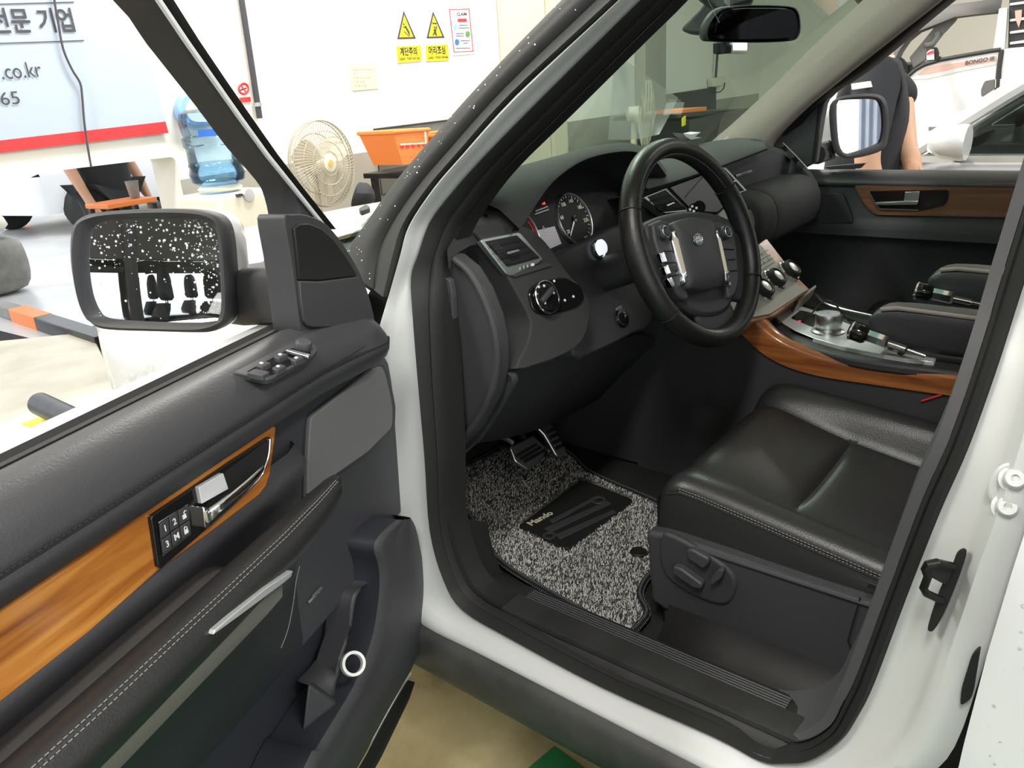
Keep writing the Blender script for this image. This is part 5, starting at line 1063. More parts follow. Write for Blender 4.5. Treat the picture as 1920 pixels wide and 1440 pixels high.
# switch pod on the driver seat
def SX(px, py, x=-0.668): return X(px, py, x)
slab('switch_pod', [SX(*p) for p in cr([(1240, 1005), (1256, 1003), (1300, 1025), (1345, 1052), (1375, 1080), (1378, 1110), (1362, 1134), (1330, 1130), (1285, 1110), (1248, 1080), (1236, 1045)], 3, True)], (0.012, 0, 0), 'plastic', ds, 0.005, bseg=3, label='seat switch pod with three levers')
slab('seat_lever', [SX(*p, -0.680) for p in rp([(1285, 1032), (1296, 1030), (1328, 1048), (1328, 1058), (1318, 1068), (1288, 1048)], 5)], (0.012, 0, 0), 'plastic_grey', ds, 0.003)
slab('seat_lever', [SX(*p, -0.684) for p in rp([(1260, 1062), (1275, 1066), (1316, 1096), (1314, 1106), (1300, 1104), (1262, 1078)], 6)], (0.016, 0, 0), 'plastic_grey', ds, 0.003)
slab('seat_lever', [SX(*p, -0.682) for p in rp([(1334, 1083), (1346, 1068), (1356, 1070), (1354, 1082), (1338, 1096), (1330, 1096)], 5)], (0.014, 0, 0), 'plastic_grey', ds, 0.003)
tube('trim_gap', [SX(*p, -0.6645) for p in ((1613, 1120), (1600, 1165), (1590, 1200), (1598, 1222))], 0.0012, 'rubber', ds, seg=6)
slab('belt_slot', [SX(*p, -0.6655) for p in ((1630, 1093), (1664, 1105), (1660, 1114), (1624, 1101))], (0.006, 0, 0), 'rubber', ds, 0.001)
tube('red_tab', [X(1728, 752, -0.15), X(1766, 740, -0.15)], 0.002, 'red', car, seg=6)
# centre armrests with chrome adjusters
def armrest(parent, x_in, x_out, top_px, kpts, kx):
    rows = []
    y0 = X(*top_px, x_in).y; z1 = X(*top_px, x_in).z + 0.006
    for y, z0, k in ((y0 + 0.012, z1 - 0.03, 0.25), (y0 + 0.006, z1 - 0.02, 0.6), (y0 - 0.01, z1 - 0.006, 0.9), (y0 - 0.04, z1, 1), (y0 - 0.2, z1 - 0.004, 1), (y0 - 0.5, z1 - 0.008, 1)):
        h = 0.085 * k; xm, hw = (x_in + x_out) / 2, abs(x_out - x_in) / 2
        rows.append([V((xm + hw * a, y, z0 - h / 2 + h / 2 * b)) for a, b in ((-1, -0.7), (-1, 0.7), (-0.9, 0.9), (-0.6, 1), (0.6, 1), (0.9, 0.9), (1, 0.7), (1, -0.7), (0.7, -1), (-0.7, -1))])
    loft('armrest', rows, 'leather_grey', parent, cu=True, cap=True, sub=1, angle=80, label='black centre armrest')
    s = 2
    tube('armrest_piping', [r[2] + V((0, 0, 0.002)) for r in rows[2:]], 0.004, 'beige', parent, seg=8, label='armrest piping, its lit edge put into the pale colour')  # pale colour paints the light caught along the seam
    P = [X(*p, kx) for p in kpts]; d = (P[-1] - P[0]).normalized()
    L = (P[1] - P[0]).length
    lathe('adjuster_knob', [(0.0, 0.0), (0.012, 0.0), (0.016, 0.003), (0.0175, 0.010), (0.0175, 0.028), (0.014, 0.034)], 'gloss_black', P[0], d, parent, seg=18, label='black and chrome armrest adjuster knob')
    lathe('adjuster_ring', [(0.0175, 0.003), (0.0185, 0.004), (0.0185, 0.007), (0.0175, 0.008)], 'chrome', P[0], d, parent, seg=24, cap=False)
    lathe('adjuster_barrel', [(0.010, 0.030), (0.0125, 0.034), (0.0125, 0.070), (0.009, 0.074)], 'chrome', P[0], d, parent, seg=6)
    lathe('adjuster_rod', [(0.007, 0.070), (0.007, 0.105), (0.004, 0.108), (0.004, 0.14)], 'chrome', P[0], d, parent, seg=12)
armrest(ds, -0.13, -0.06, (1640, 578), ((1592, 618), (1690, 652)), -0.15)
armrest(ps, 0.075, 0.15, (1752, 505), ((1714, 544), (1800, 562)), 0.06)
# loose carpet mat
def mz(y): return 0.512
def MT(px, py, dz=0.0):
    z = 0.512
    for _ in range(12):
        p = Z(px, py, z + dz); z = mz(p.y)
    return p
mo = cr([(838, 893), (860, 880), (905, 860), (948, 838), (1000, 832), (1063, 848), (1100, 882), (1150, 907), (1205, 930), (1262, 960), (1256, 1000), (1240, 1040), (1228, 1068), (1208, 1090), (1199, 1118), (1213, 1148), (1198, 1172), (1180, 1186), (1150, 1180), (1080, 1139), (985, 1085), (935, 1050), (912, 1018), (885, 975), (862, 950), (838, 935)], 3, True)
mat_o = empty('floor_mat', MT(1000, 1000), 'grey looped carpet floor mat with a black heel pad in the driver footwell', 'floor mat')
mv = [MT(*p, 0.004) for p in mo]
slab('mat_carpet', mv, (0, 0, -0.010), 'mat_base', mat_o)
edge = [p + V((0, 0, 0.0)) for p in mv]
vs, fs = tube_data(edge, 0.0065, 8, True); mk('mat_binding', vs, fs, 'rubber', mat_o)
# twisted binding threads
vs, fs = [], []
P = resample(edge + [edge[0]], 420)
for i, (a, b) in enumerate(zip(P, P[1:])):
    t = (b - a).normalized(); s = t.cross(V((0, 0, 1))).normalized(); v_, f_ = tube_data([a + s * 0.0072 - t * 0.002, a + V((0, 0, 0.0072)), a - s * 0.0072 + t * 0.002], 0.0008, 4); k = len(vs); vs += v_; fs += [[j + k for j in f] for f in f_]
basic('thread', (0.16, 0.16, 0.19), 0.6)
o = mk('binding_thread', vs, fs, 'thread', mat_o); o['kind'] = 'stuff'
pad_px = [(972, 985), (1090, 899), (1102, 902), (1187, 936), (1178, 946), (1066, 1028), (1050, 1025)]
def inside(p, poly):
    c = False; n = len(poly)
    for i in range(n):
        a, b = poly[i], poly[i - 1]
        if (a[1] > p[1]) != (b[1] > p[1]) and p[0] < (b[0] - a[0]) * (p[1] - a[1]) / (b[1] - a[1]) + a[0]: c = not c
    return c
xs = [p.x for p in mv]; ysv = [p.y for p in mv]; poly2 = [(p.x, p.y) for p in mv]; pad2 = [(p.x, p.y) for p in (MT(*q) for q in pad_px)]
for nm, mt, cnt in (('carpet_loops', 'mat_fibre_light', 9000), ('carpet_loops', 'mat_fibre_dark', 4500)):
    vs, fs = [], []
    while len(vs) < cnt * 6:
        x, y = random.uniform(min(xs), max(xs)), random.uniform(min(ysv), max(ysv))
        if not inside((x, y), poly2) or inside((x, y), pad2): continue
        b = V((x, y, mz(y) + 0.003)); a = random.uniform(-0.9, 0.9) + 0.3; d = V((math.cos(a), math.sin(a), 0)); s = V((-d.y, d.x, 0)) * 0.00065; L = random.uniform(0.003, 0.0065); h = random.uniform(0.002, 0.006)
        k = len(vs)
        for t, hh in ((0, 0), (0.5, h), (1, h * random.uniform(0.0, 0.9))): c = b + d * (L * t * 1.6) + V((0, 0, hh)); vs += [c - s, c + s]
        fs += [[k, k + 1, k + 3, k + 2], [k + 2, k + 3, k + 5, k + 4]]
    o = mk(nm, vs, fs, mt, mat_o, fixn=False); o['kind'] = 'stuff'
hp = slab('heel_pad', [MT(*p, 0.010) for p in rp(pad_px, 4)], (0, 0, -0.008), 'rubber', mat_o, 0.002, label='black rubber heel pad with lettering')
ta, tb = MT(992, 984, 0.011), MT(1034, 961, 0.011); tr2 = (tb - ta); tl = tr2.length
text('heel_pad_text', 'Mando', (ta + tb) / 2, tr2, V((-tr2.y, tr2.x, 0)), tl / 2.75, 'icon_cream', mat_o, depth=0.0006, bold=0.03)
for q in (((1030, 975), (1120, 928), (1124, 932), (1036, 980)), ((1020, 990), (1140, 938), (1146, 944), (1030, 998)), ((1040, 1002), (1150, 955), (1156, 960), (1050, 1010))):
    slab('pad_rib', [MT(*p, 0.0125) for p in q], (0, 0, -0.003), 'plastic', mat_o, 0.001)
for q, r in (((1122, 938), 0.017), ((1030, 1005), 0.014)): lathe('pad_ring', [(r * 0.6, 0.0), (r * 0.65, 0.002), (r * 0.95, 0.002), (r, 0.0)], 'plastic', MT(q[0], q[1], 0.0115), (0, 0, 1), mat_o, seg=20, cap=False)
lathe('mat_eyelet', [(0.008, 0.0), (0.009, 0.003), (0.014, 0.0035), (0.017, 0.0)], 'rubber', MT(1197, 1035, 0.008), (0, 0, 1), mat_o, seg=24, cap=False)
lathe('eyelet_hole', [(0.0, 0.0005), (0.010, 0.0005), (0.010, -0.002)], 'rough_black', MT(1197, 1035, 0.010), (0, 0, 1), mat_o, seg=24)
# white ring tucked in the door pocket
rc_ = D(664, 1244, 0.052); rn_ = (CAM - rc_).normalized(); rx = rn_.cross(V((0, 0, 1))).normalized()
axis = (rn_ - rx * 0.35).normalized()
o = lathe('tape_roll', [(0.013, 0.0), (0.013, 0.010), (0.017, 0.010), (0.017, 0.0), (0.013, 0.0)], 'paper', rc_ - axis * 0.01, axis, None, seg=36, cap=False); tag(o, 'white tape roll standing in the driver door pocket', 'tape roll')
# ================================================================== BACKGROUND
def wp(pts, off): return [WL(px, py, off) for px, py in pts]
def wsheet(name, pts, off, mat, parent=None, t=0.003, label=None, cat=None, group=None):
    o = slab(name, wp(pts, off), -WN * t, mat, parent, smooth=False)
    if cat: tag(o, label, cat, group)
    return o
def wtext(name, s, px0, px1, py0, py1, off, hpx, mat, parent, bold=0.0):
    a, b = WL(px0, py0, off), WL(px1, py1, off); r = (b - a); c = (a + b) / 2
    up = (WL((px0 + px1) / 2 - 2, (py0 + py1) / 2 - 10, off) - c); up = V((0, 0, 1))
    h = (WL(px0, py0 - hpx, off) - a).length
    o = text(name, s, c, r, up, h, mat, parent, bold=bold)
    xs_ = [(V(v.co)).dot(r.normalized()) for v in o.data.vertices]
    if xs_:
        w = max(xs_) - min(xs_); k = r.length / max(w, 1e-6); m = (max(xs_) + min(xs_)) / 2; cd = c.dot(r.normalized()); rn = r.normalized()
        for v in o.data.vertices:
            t = V(v.co).dot(rn); v.co = V(v.co) + rn * ((t - m) * k + cd - t)
    return o
# banner
ban = empty('banner', WL(250, 250), 'white vinyl banner with grey Korean lettering and a red bottom stripe', 'banner')
bw = [(-420, -260), (235, -170), (250, -80), (265, 0), (283, 100), (300, 190), (310, 228), (-420, 312)]
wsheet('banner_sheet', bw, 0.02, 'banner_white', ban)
wsheet('red_stripe', [(-420, 312), (310, 227), (316, 249), (-420, 336)], 0.02, 'red', ban)
wtext('banner_text', '전문 기업', -19, 139, 43, 41, 0.024, 50, 'text_grey', ban, 0.018)
wtext('banner_text', '.co.kr', 1, 77, 136, 131, 0.024, 42, 'text_grey', ban)
wtext('banner_text', '65', 1, 36, 187, 184, 0.024, 34, 'text_grey', ban)
for y0, y1, x1 in ((6, 3, 139), (81, 75, 158)): wsheet('banner_rule', [(-200, y0 + 6), (x1, y1), (x1, y1 + 1.4), (-200, y0 + 7.4)], 0.0235, 'text_grey', ban, 0.002)
o = tube('cable', cr([WL(*p, 0.035) for p in ((98, -60), (102, 0), (108, 35), (118, 90), (135, 130), (150, 155), (154, 180), (158, 230), (166, 285), (171, 313))], 4), 0.005, 'text_grey', None, seg=6); tag(o, 'thin dark cable hanging down over the white banner', 'cable')
# conduit left of the fan
o = tube('conduit', [WL(*p, 0.03) for p in ((446, -60), (453, 0), (470, 110), (487, 222))], 0.016, 'plastic_grey', None, seg=10); tag(o, 'dark vertical conduit on the white wall beside the no smoking sign', 'conduit')
lathe('conduit_clip', [(0.016, -0.01), (0.022, -0.01), (0.022, 0.01), (0.016, 0.01)], 'satin', WL(483, 196, 0.03), (0, 0, 1), o, cap=False)
# warning signs
def fig(parts, off, par):
    for pts in parts: wsheet('sign_figure', pts, off, 'sign_black', par, 0.001)
def warning(name, label, paper, band, tri_, t1, t2, words, figure):
    s = empty(name, WL(*paper[-1]), label, 'sign', 'yellow warning signs on the wall')
    wsheet('sign_paper', paper, 0.006, 'paper', s)
    wsheet('sign_band', band, 0.008, 'yellow', s, 0.0015)
    c = (sum(p[0] for p in tri_) / 3, sum(p[1] for p in tri_) / 3)
    wsheet('sign_triangle', tri_, 0.008, 'sign_black', s, 0.0015)
    wsheet('sign_triangle_fill', [(c[0] + (p[0] - c[0]) * 0.74, c[1] + (p[1] - c[1]) * 0.78 + 0.5) for p in tri_], 0.009, 'yellow', s, 0.0009)
    wtext('sign_text', words[0], *t1, 0.0092, 17, 'icon_dark', s, 0.03)
    wtext('sign_text', words[1], *t2, 0.0092, 9, 'icon_dark', s, 0.01)
    fig(figure, 0.0098, s)
warning('warning_sign', 'yellow triangle warning sign with a falling figure, left of the pair', [(731, 10), (784, 10), (787, 72), (791, 115), (746, 119), (739, 75)], [(743.5, 87), (789, 85), (791, 114), (746, 118)], [(757, 20), (780, 72.5), (745, 73.5)], (750, 782, 98, 97), (748, 787, 110, 108.5), ('계단주의', 'Caution - Watch your step'),
        [[(756, 44), (758.5, 44), (759, 47), (756.5, 48)], [(758, 49), (761, 48), (768, 60), (764, 60)], [(764, 60), (768, 60), (769, 67), (767.5, 67)], [(756, 50), (763, 51), (763, 52.5), (756, 52)], [(758, 58), (768, 68), (767, 69), (757, 59.5)]])
warning('warning_sign', 'yellow triangle warning sign with a raised arm figure, right of the pair', [(787, 10), (836, 10), (839, 70), (842, 113), (799, 115), (793, 73)], [(798, 85), (840, 83), (842, 113), (800, 115)], [(812, 21), (834, 71), (800, 72)], (804, 835, 96, 94.5), (802, 840, 108, 106.5), ('머리조심', 'Caution - Watch overhead'),
        [[(810, 42), (819, 43), (819, 46), (811, 45)], [(813.5, 50), (816.5, 49), (817, 53), (814, 54)], [(813, 55), (818, 54), (818, 61), (814, 61)], [(814, 61), (818, 61), (820, 67), (817, 67)], [(813, 61), (816, 61), (813, 67), (811, 67)], [(818, 48), (820, 49), (818.5, 56), (817, 56)]])
cl = empty('poster', WL(870, 98), 'small CLAIM poster with a red border beside the warning signs', 'poster')
wsheet('poster_paper', [(840, 14), (882, 13), (891, 101), (850, 104)], 0.006, 'paper', cl)
b4 = [(842, 17), (880, 16), (888, 96.5), (851, 98.5)]
for i in range(4):
    a, b = b4[i], b4[(i + 1) % 4]; n_ = (-(b[1] - a[1]), b[0] - a[0]); l_ = math.hypot(*n_); n_ = (n_[0] / l_ * 1.4, n_[1] / l_ * 1.4)
    wsheet('poster_border', [a, b, (b[0] + n_[0], b[1] + n_[1]), (a[0] + n_[0], a[1] + n_[1])], 0.0075, 'red', cl, 0.001)
wtext('poster_text', 'CLAIM', 856.5, 875, 27, 26.5, 0.0078, 8, 'icon_dark', cl, 0.02)
wsheet('poster_pill', rp([(858, 35), (875, 34.5), (875.5, 41), (858.5, 41.5)], 2), 0.0075, 'red', cl, 0.001)
for q, m_ in (((854, 51), 'light_blue'), ((877, 64), 'leaf'), ((857, 79), 'blue')): wsheet('poster_picture', [(q[0] + 4.2 * math.cos(t), q[1] + 6 * math.sin(t)) for t in [2 * math.pi * k / 16 for k in range(16)]], 0.0075, m_, cl, 0.001)
for x0, x1, y in ((861, 877, 47), (860, 880, 52), (855, 870, 62.5), (855, 870, 67), (864, 881, 76), (869, 877, 80.5), (855, 882, 90)): wsheet('poster_line', [(x0, y), (x1, y - 0.5), (x1, y + 0.8), (x0, y + 1.3)], 0.0075, 'text_grey', cl, 0.001)
nt_ = empty('notice', WL(680, 168), 'cream paper notice with faint lines of writing taped to the wall', 'notice')
wsheet('notice_paper', [(654, 118), (706, 117.5), (711, 166), (661, 170.5)], 0.006, 'cream_paper', nt_)
basic('faint_ink', (0.45, 0.42, 0.34), 0.8)
for k, (x0, x1) in enumerate(((661, 702), (663, 669), (664, 696), (664, 689), (665, 690))):
    x = x0
    while x < x1 - 2:
        wd2 = random.uniform(2.5, 5); y = 129.5 + 7.6 * k; wsheet('notice_line', [(x, y - 2), (x + wd2, y - 2.3), (x + wd2, y + 1.5), (x, y + 1.8)], 0.0075, 'faint_ink', nt_, 0.001); x += wd2 + random.uniform(0.8, 3)
ns = empty('no_smoking_sign', WL(457, 190), 'small red and white no smoking sign next to the conduit', 'sign')
wsheet('sign_plate', [(443, 153.5), (465, 152), (470.5, 190.5), (451.5, 192)], 0.006, 'paper', ns)
vs, fs = tube_data([WL(456.5 + 9.0 * math.cos(t), 166 + 9.5 * math.sin(t), 0.008) for t in [2 * math.pi * k / 24 for k in range(24)]], 0.006, 5, True); mk('red_circle', vs, fs, 'red', ns)
wsheet('red_bar', [(450, 159), (452, 158), (463, 173), (461, 174)], 0.0085, 'red', ns, 0.001)
wsheet('cigarette', [(450, 168), (462, 164), (462.5, 166.5), (450.5, 170.5)], 0.0075, 'icon_dark', ns, 0.001)
wsheet('red_strip', [(449, 183), (469.3, 181.5), (470.5, 190.5), (451.5, 192)], 0.0075, 'red', ns, 0.001)
# blue framed wall mirror
bm = empty('wall_mirror', WL(365, 230), 'small blue framed oval mirror on the wall above the water cooler', 'mirror')
bo_ = cr([(336, 205), (340, 185), (352, 175), (385, 172), (410, 185), (420, 210), (410, 232), (375, 236), (352, 233), (341, 222)], 3, True)
slab('mirror_frame', wp(bo_, 0.06), -WN * 0.05, 'light_blue', bm, 0.01); cc = (378, 205)
slab('mirror_face', wp([(cc[0] + (p[0] - cc[0]) * 0.72 + 2, cc[1] + (p[1] - cc[1]) * 0.72 + 2) for p in bo_], 0.066), -WN * 0.01, 'appliance', bm, 0.002)
# water cooler
wb = WL(413, 352, 0.30); R0 = abs((WL(456, 330, 0.30) - WL(371, 330, 0.30)).dot(WD)) / 2
wc = empty('water_cooler', V((wb.x, wb.y, 0)), 'cream water cooler with an upturned blue water bottle', 'water cooler')
zb_ = wb.z; H = 0.28 * R0 / 0.135
pr = [(0.30, -0.06), (0.30, 0.0), (0.62, 0.05), (0.93, 0.14), (1.0, 0.28), (0.93, 0.42), (0.97, 0.46), (0.93, 0.50), (0.93, 0.78), (1.0, 0.82), (1.0, 0.96), (0.93, 1.0), (0.97, 1.1), (1.0, 1.3), (0.94, 1.42), (0.7, 1.48), (0.0, 1.5)]
lathe('water_bottle', [(R0 * a, zb_ + H * b * 0.9) for a, b in pr], 'bottle_blue', V((wb.x, wb.y, 0)), (0, 0, 1), wc, seg=32, label='blue tinted water bottle')
lathe('water', [(0.0, zb_ + 0.02)] + [(R0 * a * 0.95, zb_ + H * b * 0.9) for a, b in pr[2:8]] + [(0.0, zb_ + H * 0.50 * 0.9)], 'bottle_blue', V((wb.x, wb.y, 0)), (0, 0, 1), wc, seg=28)
vs, fs = [], []
for i in range(9):
    t = math.radians(-150 + i * 12); d = WD * math.cos(t) - WN * math.sin(t)
    for h in (0.86, 0.99): vs.append(V((wb.x, wb.y, zb_ + H * h * 0.9 + H * 0.12)) + d * R0 * 1.01)
for i in range(8): fs.append([2 * i, 2 * i + 2, 2 * i + 3, 2 * i + 1])
mk('bottle_label', vs, fs, 'blue', wc)
lathe('bottle_collar', [(R0 * 0.75, zb_ - 0.01), (R0 * 0.8, zb_ + 0.0), (R0 * 0.55, zb_ + 0.03)], 'appliance', V((wb.x, wb.y, 0)), (0, 0, 1), wc, seg=28, cap=False)
cxw = WL(418, 352, 0.30)
box('cooler_body', V((cxw.x, cxw.y, (zb_ - 0.02) / 2)), (R0 * 2.5, R0 * 2.3, zb_ - 0.02), 'appliance', wc, ax=(WD, WN, V((0, 0, 1))), bevel=0.02)
box('cooler_spout', WL(448, 366, 0.30 + R0 * 1.17), (0.03, 0.02, 0.012), 'icon_dark', wc, ax=(WD, WN, V((0, 0, 1))))
q = WL(430, 378, 0.30 + R0 * 1.16); lathe('cooler_dial', [(0, 0.01), (0.03, 0.008), (0.035, 0)], 'silver', WL(466, 366, 0.30 + R0 * 1.16), WN, wc, seg=18)
# electric fans
basic('amber', (0.62, 0.40, 0.12), 0.5)
def fan(name, label, c, nrm, rad, mat_b, floor_z=0.0):
    f = empty(name, V((c.x, c.y, floor_z)), label, 'fan', 'electric fans by the wall'); nrm = nrm.normalized(); a = nrm.cross(V((0, 0, 1))).normalized(); b = a.cross(nrm)
    def pt(r, t, h): return c + (a * math.cos(t) + b * math.sin(t)) * r + nrm * h
    vs, fs = [], []
    for r, h in ((1.0, 0.0), (0.985, 0.05), (0.985, -0.05), (0.75, 0.10), (0.5, 0.13), (0.28, 0.145), (0.7, -0.11)):
        v_, f_ = tube_data([pt(r * rad, 2 * math.pi * k / 40, h * rad * 1.6) for k in range(40)], 0.004 if r > 0.9 else 0.0025, 5, True); k0 = len(vs); vs += v_; fs += [[j + k0 for j in q] for q in f_]
    mk('guard_rings', vs, fs, 'fan_wire', f)
    vs, fs = [], []
    for s in (1, -1):
        for k in range(72):
            t = 2 * math.pi * k / 72; path = [pt(rad * r, t + 0.25 * (1 - r), s * h * rad * 1.6) for r, h in ((1.0, 0.0), (0.96, 0.055), (0.75, 0.10), (0.5, 0.13), (0.22, 0.15))]; v_, f_ = tube_data(path, 0.0013, 3); k0 = len(vs); vs += v_; fs += [[j + k0 for j in q] for q in f_]
    o = mk('guard_wires', vs, fs, 'fan_wire', f); o['kind'] = 'stuff'
    for k in range(3):
        t0 = 2 * math.pi * k / 3 + 0.5; rows = []
        for r in (0.16, 0.35, 0.6, 0.8, 0.9):
            w = {0.16: 0.35, 0.35: 0.62, 0.6: 0.55, 0.8: 0.42, 0.9: 0.22}[r]; rows.append([pt(rad * r, t0 + w * s, rad * 0.12 * s) for s in (-1, -0.5, 0, 0.5, 1)])
        loft('fan_blade', rows, mat_b, f, solid=0.004, sub=1)
    lathe('fan_hub', [(0, rad * 0.27), (rad * 0.10, rad * 0.265), (rad * 0.19, rad * 0.25), (rad * 0.20, rad * 0.22), (rad * 0.12, rad * 0.2), (rad * 0.12, -rad * 0.1)], mat_b, c, nrm, f, seg=24)
    lathe('hub_badge', [(0, rad * 0.285), (rad * 0.08, rad * 0.28), (rad * 0.09, rad * 0.26)], 'amber', c, nrm, f, seg=20)
    lathe('fan_motor', [(rad * 0.22, -rad * 0.15), (rad * 0.26, -rad * 0.2), (rad * 0.24, -rad * 0.55), (rad * 0.1, -rad * 0.62), (0, -rad * 0.63)], mat_b, c, nrm, f, seg=24)
    tube('fan_pole', [c - nrm * rad * 0.4 - V((0, 0, rad * 0.2)), V((c.x, c.y, floor_z + 0.04)) - nrm * rad * 0.4], 0.025, mat_b, f)
    lathe('fan_base', [(0.0, 0.06), (rad * 0.4, 0.05), (rad * 0.75, 0.02), (rad * 0.78, 0.0)], mat_b, V((c.x, c.y, floor_z)) - V((nrm.x, nrm.y, 0)) * rad * 0.4, (0, 0, 1), f, seg=28)
fc = WL(605, 307, 0.55); cd_ = (CAM - fc).normalized(); rt_ = V((R[0][0], R[1][0], R[2][0])); rad1 = (WL(605, 225, 0.55) - fc).length
fan('electric_fan', 'cream electric fan with a wire guard standing by the grey wall band', fc, cd_ * 0.60 + rt_ * 0.80 + V((0, 0, 0.05)), rad1, 'fan_cream')
fc2 = WL(1212, 215, 0.9); fan('electric_fan', 'white electric fan seen side-on through the windscreen', fc2, rt_ * 0.98 + (CAM - fc2).normalized() * 0.12, (WL(1212, 150, 0.9) - fc2).length, 'fan_cream')
# black rags beside the fan
rg = WL(695, 352, 0.6); vs, fs = [], []
rows = [[WL(px, py, 0.6 + o_) for px, py, o_ in r] for r in ([(655, 388, 0), (662, 360, 0.08), (668, 345, 0.02)], [(670, 385, 0.05), (678, 362, 0.12), (680, 352, 0.0)], [(685, 380, 0.05), (688, 366, 0.1), (682, 346, 0.02)], [(695, 375, 0.0), (693, 366, 0.02), (690, 360, 0.0)])]
o = loft('black_bag', rows, 'cloth_dark', None, solid=0.04, sub=2); tag(o, 'crumpled black bag with a pointed corner beside the cream fan', 'bag')
# framed wall panel and orange baskets
pf = empty('glass_panel', WL(780, 350), 'large dark framed glass panel on the wall behind the orange baskets', 'panel')
slab('panel_glass', wp([(702, 244), (900, 219), (912, 335), (717, 364)], 0.012), -WN * 0.006, 'wall_mirror_grey' if 'wall_mirror_grey' in M else 'clear_glass', pf, smooth=False)
fp_ = [WL(*p, 0.016) for p in ((701, 243), (900, 218), (912, 336), (716, 365))]
tube('panel_frame', fp_, 0.007, 'icon_dark', pf, closed=True, seg=6)
wsheet('panel_backing', [(703, 245), (899, 220), (911, 334), (718, 363)], 0.009, 'wall_grey', pf, 0.004)
def basket(name, label, px, off):
    tl, tr_, br_, bl = [WL(*p, off) for p in px]; dep = -WN * 0.28
    b = empty(name, (bl + br_) / 2, label, 'basket', 'orange plastic baskets'); th = WN * 0.0
    F = [tl, tr_, br_, bl]; Bk = [tl - WN * 0.26, tr_ - WN * 0.26, br_ - WN * 0.22, bl - WN * 0.22]
    vs = F + Bk; mk('basket_body', vs, [[0, 1, 2, 3], [5, 4, 7, 6], [4, 0, 3, 7], [1, 5, 6, 2], [3, 2, 6, 7]], 'orange', b, False, solid=0.006)
    tube('basket_rim', [tl, tr_, Bk[1], Bk[0]], 0.012, 'orange', b, closed=True, seg=8)
    w1, w2 = tl.lerp(bl, 0.38), tr_.lerp(br_, 0.38)
    for s in (0.15, 0.32, 0.5, 0.68, 0.85): slab('basket_slot', [w1.lerp(w2, s - 0.05) + WN * 0.004, w1.lerp(w2, s + 0.05) + WN * 0.004, w1.lerp(w2, s + 0.05) + WN * 0.004 - V((0, 0, 0.02)), w1.lerp(w2, s - 0.05) + WN * 0.004 - V((0, 0, 0.02))], -WN * 0.002, 'red', b)
    tube('wire_handle', [tr_.lerp(br_, 0.05) + WN * 0.02 - WD * 0.06, tr_.lerp(br_, 0.40) + WN * 0.03 - WD * 0.06, w1 + WN * 0.03, ], 0.005, 'appliance', b, seg=6)
    return b
bk1 = basket('plastic_basket', 'orange plastic basket with a wire handle, left of the two', [(737, 248), (804, 243), (800, 303), (755, 309)], 0.55)
bk2 = basket('plastic_basket', 'orange plastic basket partly hidden by the windscreen pillar, right of the two', [(822, 255), (880, 246), (874, 300), (830, 306)], 0.55)
zt = WL(780, 311, 0.5).z - 0.02; ta_ = WL(780, 311, 0.42)
tb_ = empty('work_table', V((ta_.x, ta_.y, 0)), 'dark steel trolley table carrying the two orange baskets', 'table')
box('table_top', V((ta_.x, ta_.y, zt - 0.02)) + WD * 0.12, (0.75, 0.42, 0.03), 'steel_black', tb_, ax=(WD, WN, V((0, 0, 1))), bevel=0.004)
for a in (-0.2, 0.45):
    for b in (-0.17, 0.17): box('table_leg', V((ta_.x, ta_.y, (zt - 0.035) / 2)) + WD * a + WN * b, (0.035, 0.035, zt - 0.035), 'steel_black', tb_, ax=(WD, WN, V((0, 0, 1))))
# beige door and pilasters on the wall
def wcol(name, label, cat, x0, x1, off, mat, z1=3.85):
    a0 = wa(x0, 60)[0]; a1 = wa(x1, 60)[0]; o = wslab(name, a0, a1, 0, z1, mat, 0.005, off); return tag(o, label, cat, kind='structure')
wcol('trim_2', 'wide beige door panel on the garage wall', 'door', 934, 1013, 0.05, 'door_beige'); wcol('trim_3', 'narrow beige door jamb', 'door jamb', 1014, 1040, 0.09, 'door_beige')
wcol('trim_4', 'brown-grey pilaster seen through the windscreen', 'pilaster', 1190, 1230, 0.12, 'wall_grey')
# things seen through the windscreen
o = tube('conduit', [WL(*p, 0.05) for p in ((1349, -60), (1347, 20), (1346, 90), (1342, 145))], 0.017, 'plastic_grey', None, seg=8); tag(o, 'dark conduit running down to the socket box behind the windscreen', 'conduit')
o = slab('socket_box', wp([(1336, 148), (1359, 143), (1360, 160), (1337, 163)], 0.08), -WN * 0.07, 'appliance', None, 0.008); tag(o, 'pale socket box on the wall below the conduit', 'socket')
o = tube('cable', cr([WL(*p, 0.1) for p in ((1359, 155), (1357, 165), (1350, 172), (1343, 173))], 4), 0.008, 'icon_dark', None, seg=6); tag(o, 'short black cable looping from the socket box', 'cable')
o = slab('black_board', wp([(1232, 180), (1343, 163), (1343, 205), (1340, 300), (1232, 300)], 0.045), -WN * 0.03, 'steel_black', None, 0.003); tag(o, 'black board leaning on the wall below the socket box', 'board')
cbx = WL(1300, 215, 1.0); zc_ = WL(1300, 210, 1.0).z
cb = empty('work_bench', V((cbx.x, cbx.y, 0)), 'dark steel workbench with an orange tray behind the windscreen', 'workbench')
slab('bench_top', [WL(1268, 213, 1.0), WL(1440, 200, 1.0), WL(1440, 200, 1.0) - WN * 0.6, WL(1268, 213, 1.0) - WN * 0.6], (0, 0, -0.04), 'steel_black', cb, 0.004)
box('bench_cabinet', V((cbx.x, cbx.y, (zc_ - 0.05) / 2)) + WD * 0.75 - WN * 0.20, (2.0, 0.5, zc_ - 0.06), 'steel_black', cb, ax=(WD, WN, V((0, 0, 1))), bevel=0.004)
